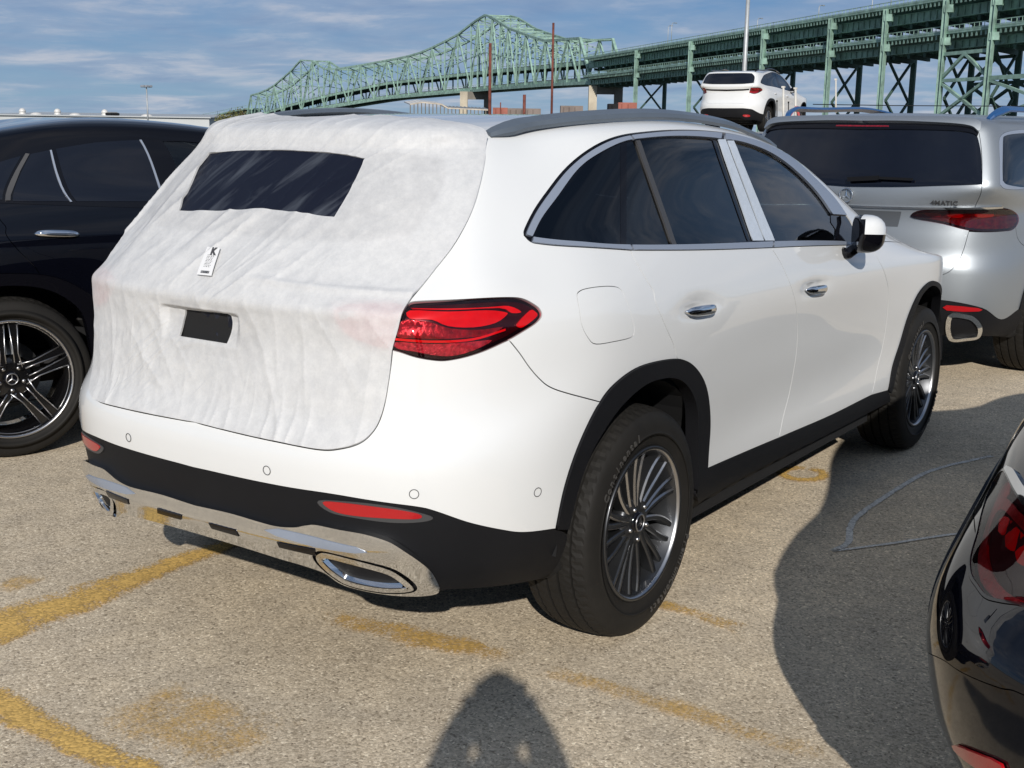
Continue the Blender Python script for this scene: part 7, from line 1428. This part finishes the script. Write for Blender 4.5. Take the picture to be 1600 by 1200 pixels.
handle(RS, rcar, 8.7, 8.9, .2, MT['chrome']); handle(RS, rcar, 11.3, 8.5, .2, MT['chrome']); mirror(rcar, 1.75, -.97, .98, MT['black'], s=.85)

# white SUV high on the carrier
SS = Surf(net_small(HG)); POSE['small'] = ((30.4, 12.64), 3.6); scar = place_thing('loaded_suv', 'white SUV standing high on the blue car carrier in front of the bridge', 'small', 1.60)
suv(SS, scar, 'white', dict(R=.37, wb=2.888, fuel=False, q=1.6)); side_glass(SS, scar, dict(strips=False, q=1.6, trim=False, divider=False, fglass=MT['tint']))
lamp(SS, scar, 'RL'); handle(SS, scar, 8.7, 8.9, .2, MT['white']); handle(SS, scar, 11.3, 8.5, .2, MT['white']); mirror(scar, 1.75, -1.02, 1.24, MT['white'])
panel(SS, 'rear_window', chain(cr([(0, 15.7), (2, 15.65), (3.3, 15.4)]), cr([(3.3, 15.4), (3.75, 14), (3.6, 12.2)]), cr([(3.6, 12.2), (2, 11.9), (0, 11.85)])), MT['rearglass'], scar, sides='J', off=.010, depth=.012, du=.3, dv=.5)
panel(SS, 'rear_garnish', pts((0, 9.9), (2.0, 10.0), (3.0, 10.15), (3.0, 9.75), (2.0, 9.55), (0, 9.4)), MT['gloss'], scar, sides='J', off=.008, depth=.012, du=.3, dv=.3)
panel(SS, 'rear_reflector', crc([(2.3, 2.6), (3.3, 2.6), (3.4, 2.2), (2.4, 2.2)], 3), MT['reflector'], scar, sides='RL', off=.006, depth=.006, du=.2, dv=.2)
for x, sd in ((0, -1), (0, 1), (2.888, -1), (2.888, 1)): wheel(scar, x, sd * .80, .37, .24, .235, 'multi', sd, spin=.2)
for sg in (-1, 1): rail(SS, scar, sg, MT['gloss'], 4.9, 11.6, [(5, 17.1), (7, 17.0), (9, 16.9), (11.6, 16.3)], .06, .05)

# ------------------------------------------------------------ the car carrier under the white SUV
MT['blue'] = mat('carrier_blue_paint', (.015, .045, .16), .45, .2, .3, var=.3, vscale=3); MT['post_white'] = mat('post_white_paint', (.62, .60, .55), .6, var=.2, vscale=5); MT['post_red'] = mat('post_red_paint', (.45, .07, .07), .5)
cx, cy, ch_ = 30.4, 12.64, math.radians(3.6)
car_ = thing('car_carrier', 'blue steel car carrier trailer with upright posts under the high white SUV', 'trailer', (cx, cy, 0), ch_)
def cpart(nm, f): mb = MB(); f(mb); return mb.build(nm, car_)
for sy in (-1, 1):
    cpart('deck_track', lambda m: (m.box((1.4, sy * .80, 1.555), (6.6, .52, .07), MT['galv']), [m.box((-1.8 + .3 * i, sy * .80, 1.595), (.05, .5, .015), MT['galv']) for i in range(22)]))
    cpart('side_frame', lambda m: (m.box((1.4, sy * 1.16, 1.44), (6.8, .12, .22), MT['blue']), m.box((1.4, sy * 1.16, .75), (6.8, .12, .18), MT['blue']), [m.bar((-1.6 + 1.2 * i, sy * 1.16, .75), (-1.0 + 1.2 * i, sy * 1.16, 1.4), .08, .08, MT['blue']) for i in range(6)]))
    for xx in (.7, 1.9): cpart('wheel', lambda m: m.lathe([(.0, -.1), (.25, -.12), (.46, -.12), (.48, -.05), (.48, .1), (.4, .13), (0, .12)], MT['tyre'], 24, c=(xx, sy * 1.0, .48)))
cpart('cross_frame', lambda m: [m.box((-1.8 + 1.6 * i, 0, 1.40), (.12, 2.3, .14), MT['blue']) for i in range(5)])
def local(px, y, D): p = Vector(at(px, y, D)) - Vector((cx, cy, 0)); return Matrix.Rotation(-ch_, 3, 'Z') @ p
for px_, y0, y1, r_, m_ in ((1224, 136, 196, .028, 'post_white'), (1243, 138, 192, .028, 'post_white'), (1232, 160, 190, .012, 'under'), (1306, 124, 176, .02, 'post_white'), (1214, 158, 196, .012, 'under')):
    a, b = local(px_, y1, 28.6), local(px_, y0, 28.6); cpart('stanchion', lambda m: (m.tube([a, b], r_ * 1.0, MT[m_], 8), m.box((b[0], b[1], b[2]), (r_ * 2.6, r_ * 2.6, .04), MT[m_])))
a = local(1243, 190, 28.6); cpart('ratchet_foot', lambda m: (m.bar((a[0], a[1], a[2] + .35), (a[0] - .1, a[1] + .3, a[2] - .15), .06, .05, MT['post_red']), m.bar((a[0], a[1], a[2] + .35), (a[0] + .1, a[1] - .12, a[2] - .15), .06, .05, MT['post_red'])))
a = local(1232, 203, 28.6); cpart('winch_housing', lambda m: (m.box((a[0], a[1], a[2]), (.8, .62, .30), MT['blue'], bevel=.05), m.box((a[0] - .3, a[1] + .2, a[2] - .12), (.3, .2, .25), MT['blue'], bevel=.04), m.tube([(a[0] - .42, a[1] + .3, a[2] + .1), (a[0] - .42, a[1] - .3, a[2] + .05)], .07, MT['galv'], 10), m.box((a[0] - .1, a[1] - .1, a[2] - .45), (.9, .5, .7), MT['blue'], bevel=.05)))

# ------------------------------------------------------------ the photographer, whose shadow falls on the ground
def skin(name, verts, edges, radii, m, parent, sub=2, root=0):
    me = bpy.data.meshes.new(name); me.from_pydata(verts, edges, []); o = bpy.data.objects.new(name, me); COL.objects.link(o)
    md = o.modifiers.new('skin', 'SKIN'); sk = me.skin_vertices[0].data if me.skin_vertices else None
    if sk is None:
        import bmesh; bm = bmesh.new(); bm.from_mesh(me); bm.verts.layers.skin.verify(); bm.to_mesh(me); bm.free(); sk = me.skin_vertices[0].data
    for i, r in enumerate(radii): sk[i].radius = (r, r) if not isinstance(r, tuple) else r; sk[i].use_root = (i == root)
    ms = o.modifiers.new('sub', 'SUBSURF'); ms.levels = sub; ms.render_levels = sub
    dg = bpy.context.evaluated_depsgraph_get(); dg.update(); m2 = bpy.data.meshes.new_from_object(o.evaluated_get(dg)); bpy.data.objects.remove(o)
    m2.materials.clear(); m2.materials.append(m); m2.polygons.foreach_set('use_smooth', [True] * len(m2.polygons)); return link(name, m2, parent)
# local frame: +x towards the car, +y left, origin between the feet
PA = math.radians(34.7); hx, hy = -3.55, -2.87
man = thing('person', 'person in dark jacket and trousers standing behind the camera and holding up a phone', 'person', (hx - .02, hy - .01, 0), PA)
cloth = mat('dark_jacket', (.03, .035, .05), .8, bump=.3); jeans = mat('dark_trousers', (.025, .03, .045), .85, bump=.3); skinm = mat('skin_tone', (.45, .27, .19), .5); hairm = mat('brown_hair', (.03, .02, .012), .6); shoe = mat('dark_shoes', (.02, .02, .02), .6)
cl = Matrix.Rotation(-PA, 3, 'Z') @ (Vector(CAM) - Vector(man.location)); phx, phy, phz = cl[0] - .02, cl[1], cl[2]
V = [(0, 0, .95), (0, 0, 1.10), (0, 0, 1.28), (0, 0, 1.45), (0, 0, 1.53), (.01, 0, 1.60),
     (0, .10, .90), (.02, .11, .50), (-.02, .12, .09), (.13, .13, .04), (0, -.10, .90), (.02, -.11, .50), (-.02, -.12, .09), (.13, -.13, .04),
     (0, .18, 1.47), (.10, .21, 1.17), (phx - .10, phy + .115, phz - .10), (phx - .035, phy + .085, phz - .03),
     (0, -.18, 1.47), (.10, -.21, 1.17), (phx - .10, phy - .115, phz - .10), (phx - .035, phy - .085, phz - .03)]
Ed = [(0, 1), (1, 2), (2, 3), (3, 4), (4, 5), (0, 6), (6, 7), (7, 8), (8, 9), (0, 10), (10, 11), (11, 12), (12, 13), (3, 14), (14, 15), (15, 16), (16, 17), (3, 18), (18, 19), (19, 20), (20, 21)]
Rd = [(.17, .14), (.18, .15), (.20, .16), (.17, .14), .092, .075, .095, .065, .045, .04, .095, .065, .045, .04, .115, .085, .050, .030, .115, .085, .050, .030]
body = skin('body', V, Ed, Rd, cloth, man)
body.data.materials.append(jeans); body.data.materials.append(skinm); body.data.materials.append(shoe)
for p in body.data.polygons:
    z = p.center[2]; p.material_index = 3 if z < .09 else (1 if z < .98 and abs(p.center[1]) < .3 and p.center[0] < .3 else (2 if z > 1.515 or (p.center[0] > phx - .12) else 0))
# head with face
n, m_ = 28, 20; HV = []
for i in range(m_ + 1):
    th = -math.pi / 2 + math.pi * i / m_
    for j in range(n):
        ph = 2 * math.pi * j / n; c = np.array((math.cos(ph) * math.cos(th) * .098, math.sin(ph) * math.cos(th) * .077, math.sin(th) * .122))
        if c[2] < -.03: c[0] += .010; c[1] *= 1 - .25 * (-c[2] - .03) / .09
        f = math.exp(-((c[1]) / .016) ** 2) * math.exp(-((c[2] + .010) / .028) ** 2) if c[0] > 0 else 0; c[0] += .026 * f                         # nose
        for sy in (-1, 1): c[0] -= .010 * (math.exp(-((c[1] - sy * .033) / .014) ** 2) * math.exp(-((c[2] - .018) / .012) ** 2) if c[0] > 0 else 0)   # eye sockets
        c[0] += .006 * (math.exp(-(c[1] / .025) ** 2) * math.exp(-((c[2] + .055) / .007) ** 2) if c[0] > 0 else 0)
        HV.append(c)
HC = np.array((.02, 0, 1.675)); mb = MB(); mb.add(np.array(HV) + HC, [(i * n + j, i * n + (j + 1) % n, (i + 1) * n + (j + 1) % n, (i + 1) * n + j) for i in range(m_) for j in range(n)], skinm)
for sy in (-1, 1): mb.lathe([(0, .004), (.018, .004), (.028, -.002), (.030, .010)], skinm, 12, c=(HC[0] - .005, HC[1] + sy * .078, HC[2]))
hd = mb.build('head', man)
for sy in (-1, 1):
    e = MB(); e.lathe([(0, .0), (.008, .002), (.012, .008)], mat('eye_white', (.7, .7, .68), .2), 10, axis='x', c=(HC[0] + .078, sy * .033, HC[2] + .018)); e.build('eye', hd)
mb = MB(); HH = np.array([h * (1.09, 1.12, 1.10) for h in HV]); mb.add(HH + HC + (-.010, 0, .008), [f for f in [(i * n + j, i * n + (j + 1) % n, (i + 1) * n + (j + 1) % n, (i + 1) * n + j) for i in range(m_) for j in range(n)] if np.mean([HH[q][2] for q in f]) > (.055 if np.mean([HH[q][0] for q in f]) > .01 else -.06)], hairm); mb.build('hair', man)
for sy in (-1, 1):
    base = np.array((phx - .035, phy + sy * .085, phz - .03)); hv = []; 
    P_ = skin('hand', [tuple(base + (-.02, 0, -.02)), tuple(base + (.0, -sy * .005, .005)), tuple(base + (.012, -sy * .01, .03))], [(0, 1), (1, 2)], [(.024, .018), (.03, .016), (.028, .012)], skinm, man, 2, 1)
    for k_ in range(4):
        o_ = base + (.012, -sy * .012, -.005 + k_ * .016); L = (.052, .060, .056, .044)[3 - k_]
        skin('finger', [tuple(o_), tuple(o_ + (.022, -sy * .004, .004)), tuple(o_ + (.034, -sy * L * .45, .006)), tuple(o_ + (.030, -sy * L * .8, .004))], [(0, 1), (1, 2), (2, 3)], [.0085, .008, .0075, .0065], skinm, P_, 1, 0)
    o_ = base + (-.008, -sy * .008, .016); skin('thumb', [tuple(o_), tuple(o_ + (-.002, -sy * .022, .014)), tuple(o_ + (.006, -sy * .042, .018))], [(0, 1), (1, 2)], [.011, .0095, .008], skinm, P_, 1, 0)
ph = thing('phone', 'black phone held up landscape by the person', 'phone', tuple(CAM - FV * .022 * (1, 1, 1)), 0); ph.rotation_euler = cam.matrix_world.to_euler()
mb = MB(); mb.box((0, -.01, 0), (.150, .072, .008), MT['gloss'], bevel=.003); mb.build('phone_body', ph)
mb = MB(); mb.box((0, -.01, .0045), (.142, .066, .0006), mat('phone_screen', (.02, .02, .03), .1)); mb.build('screen', ph)
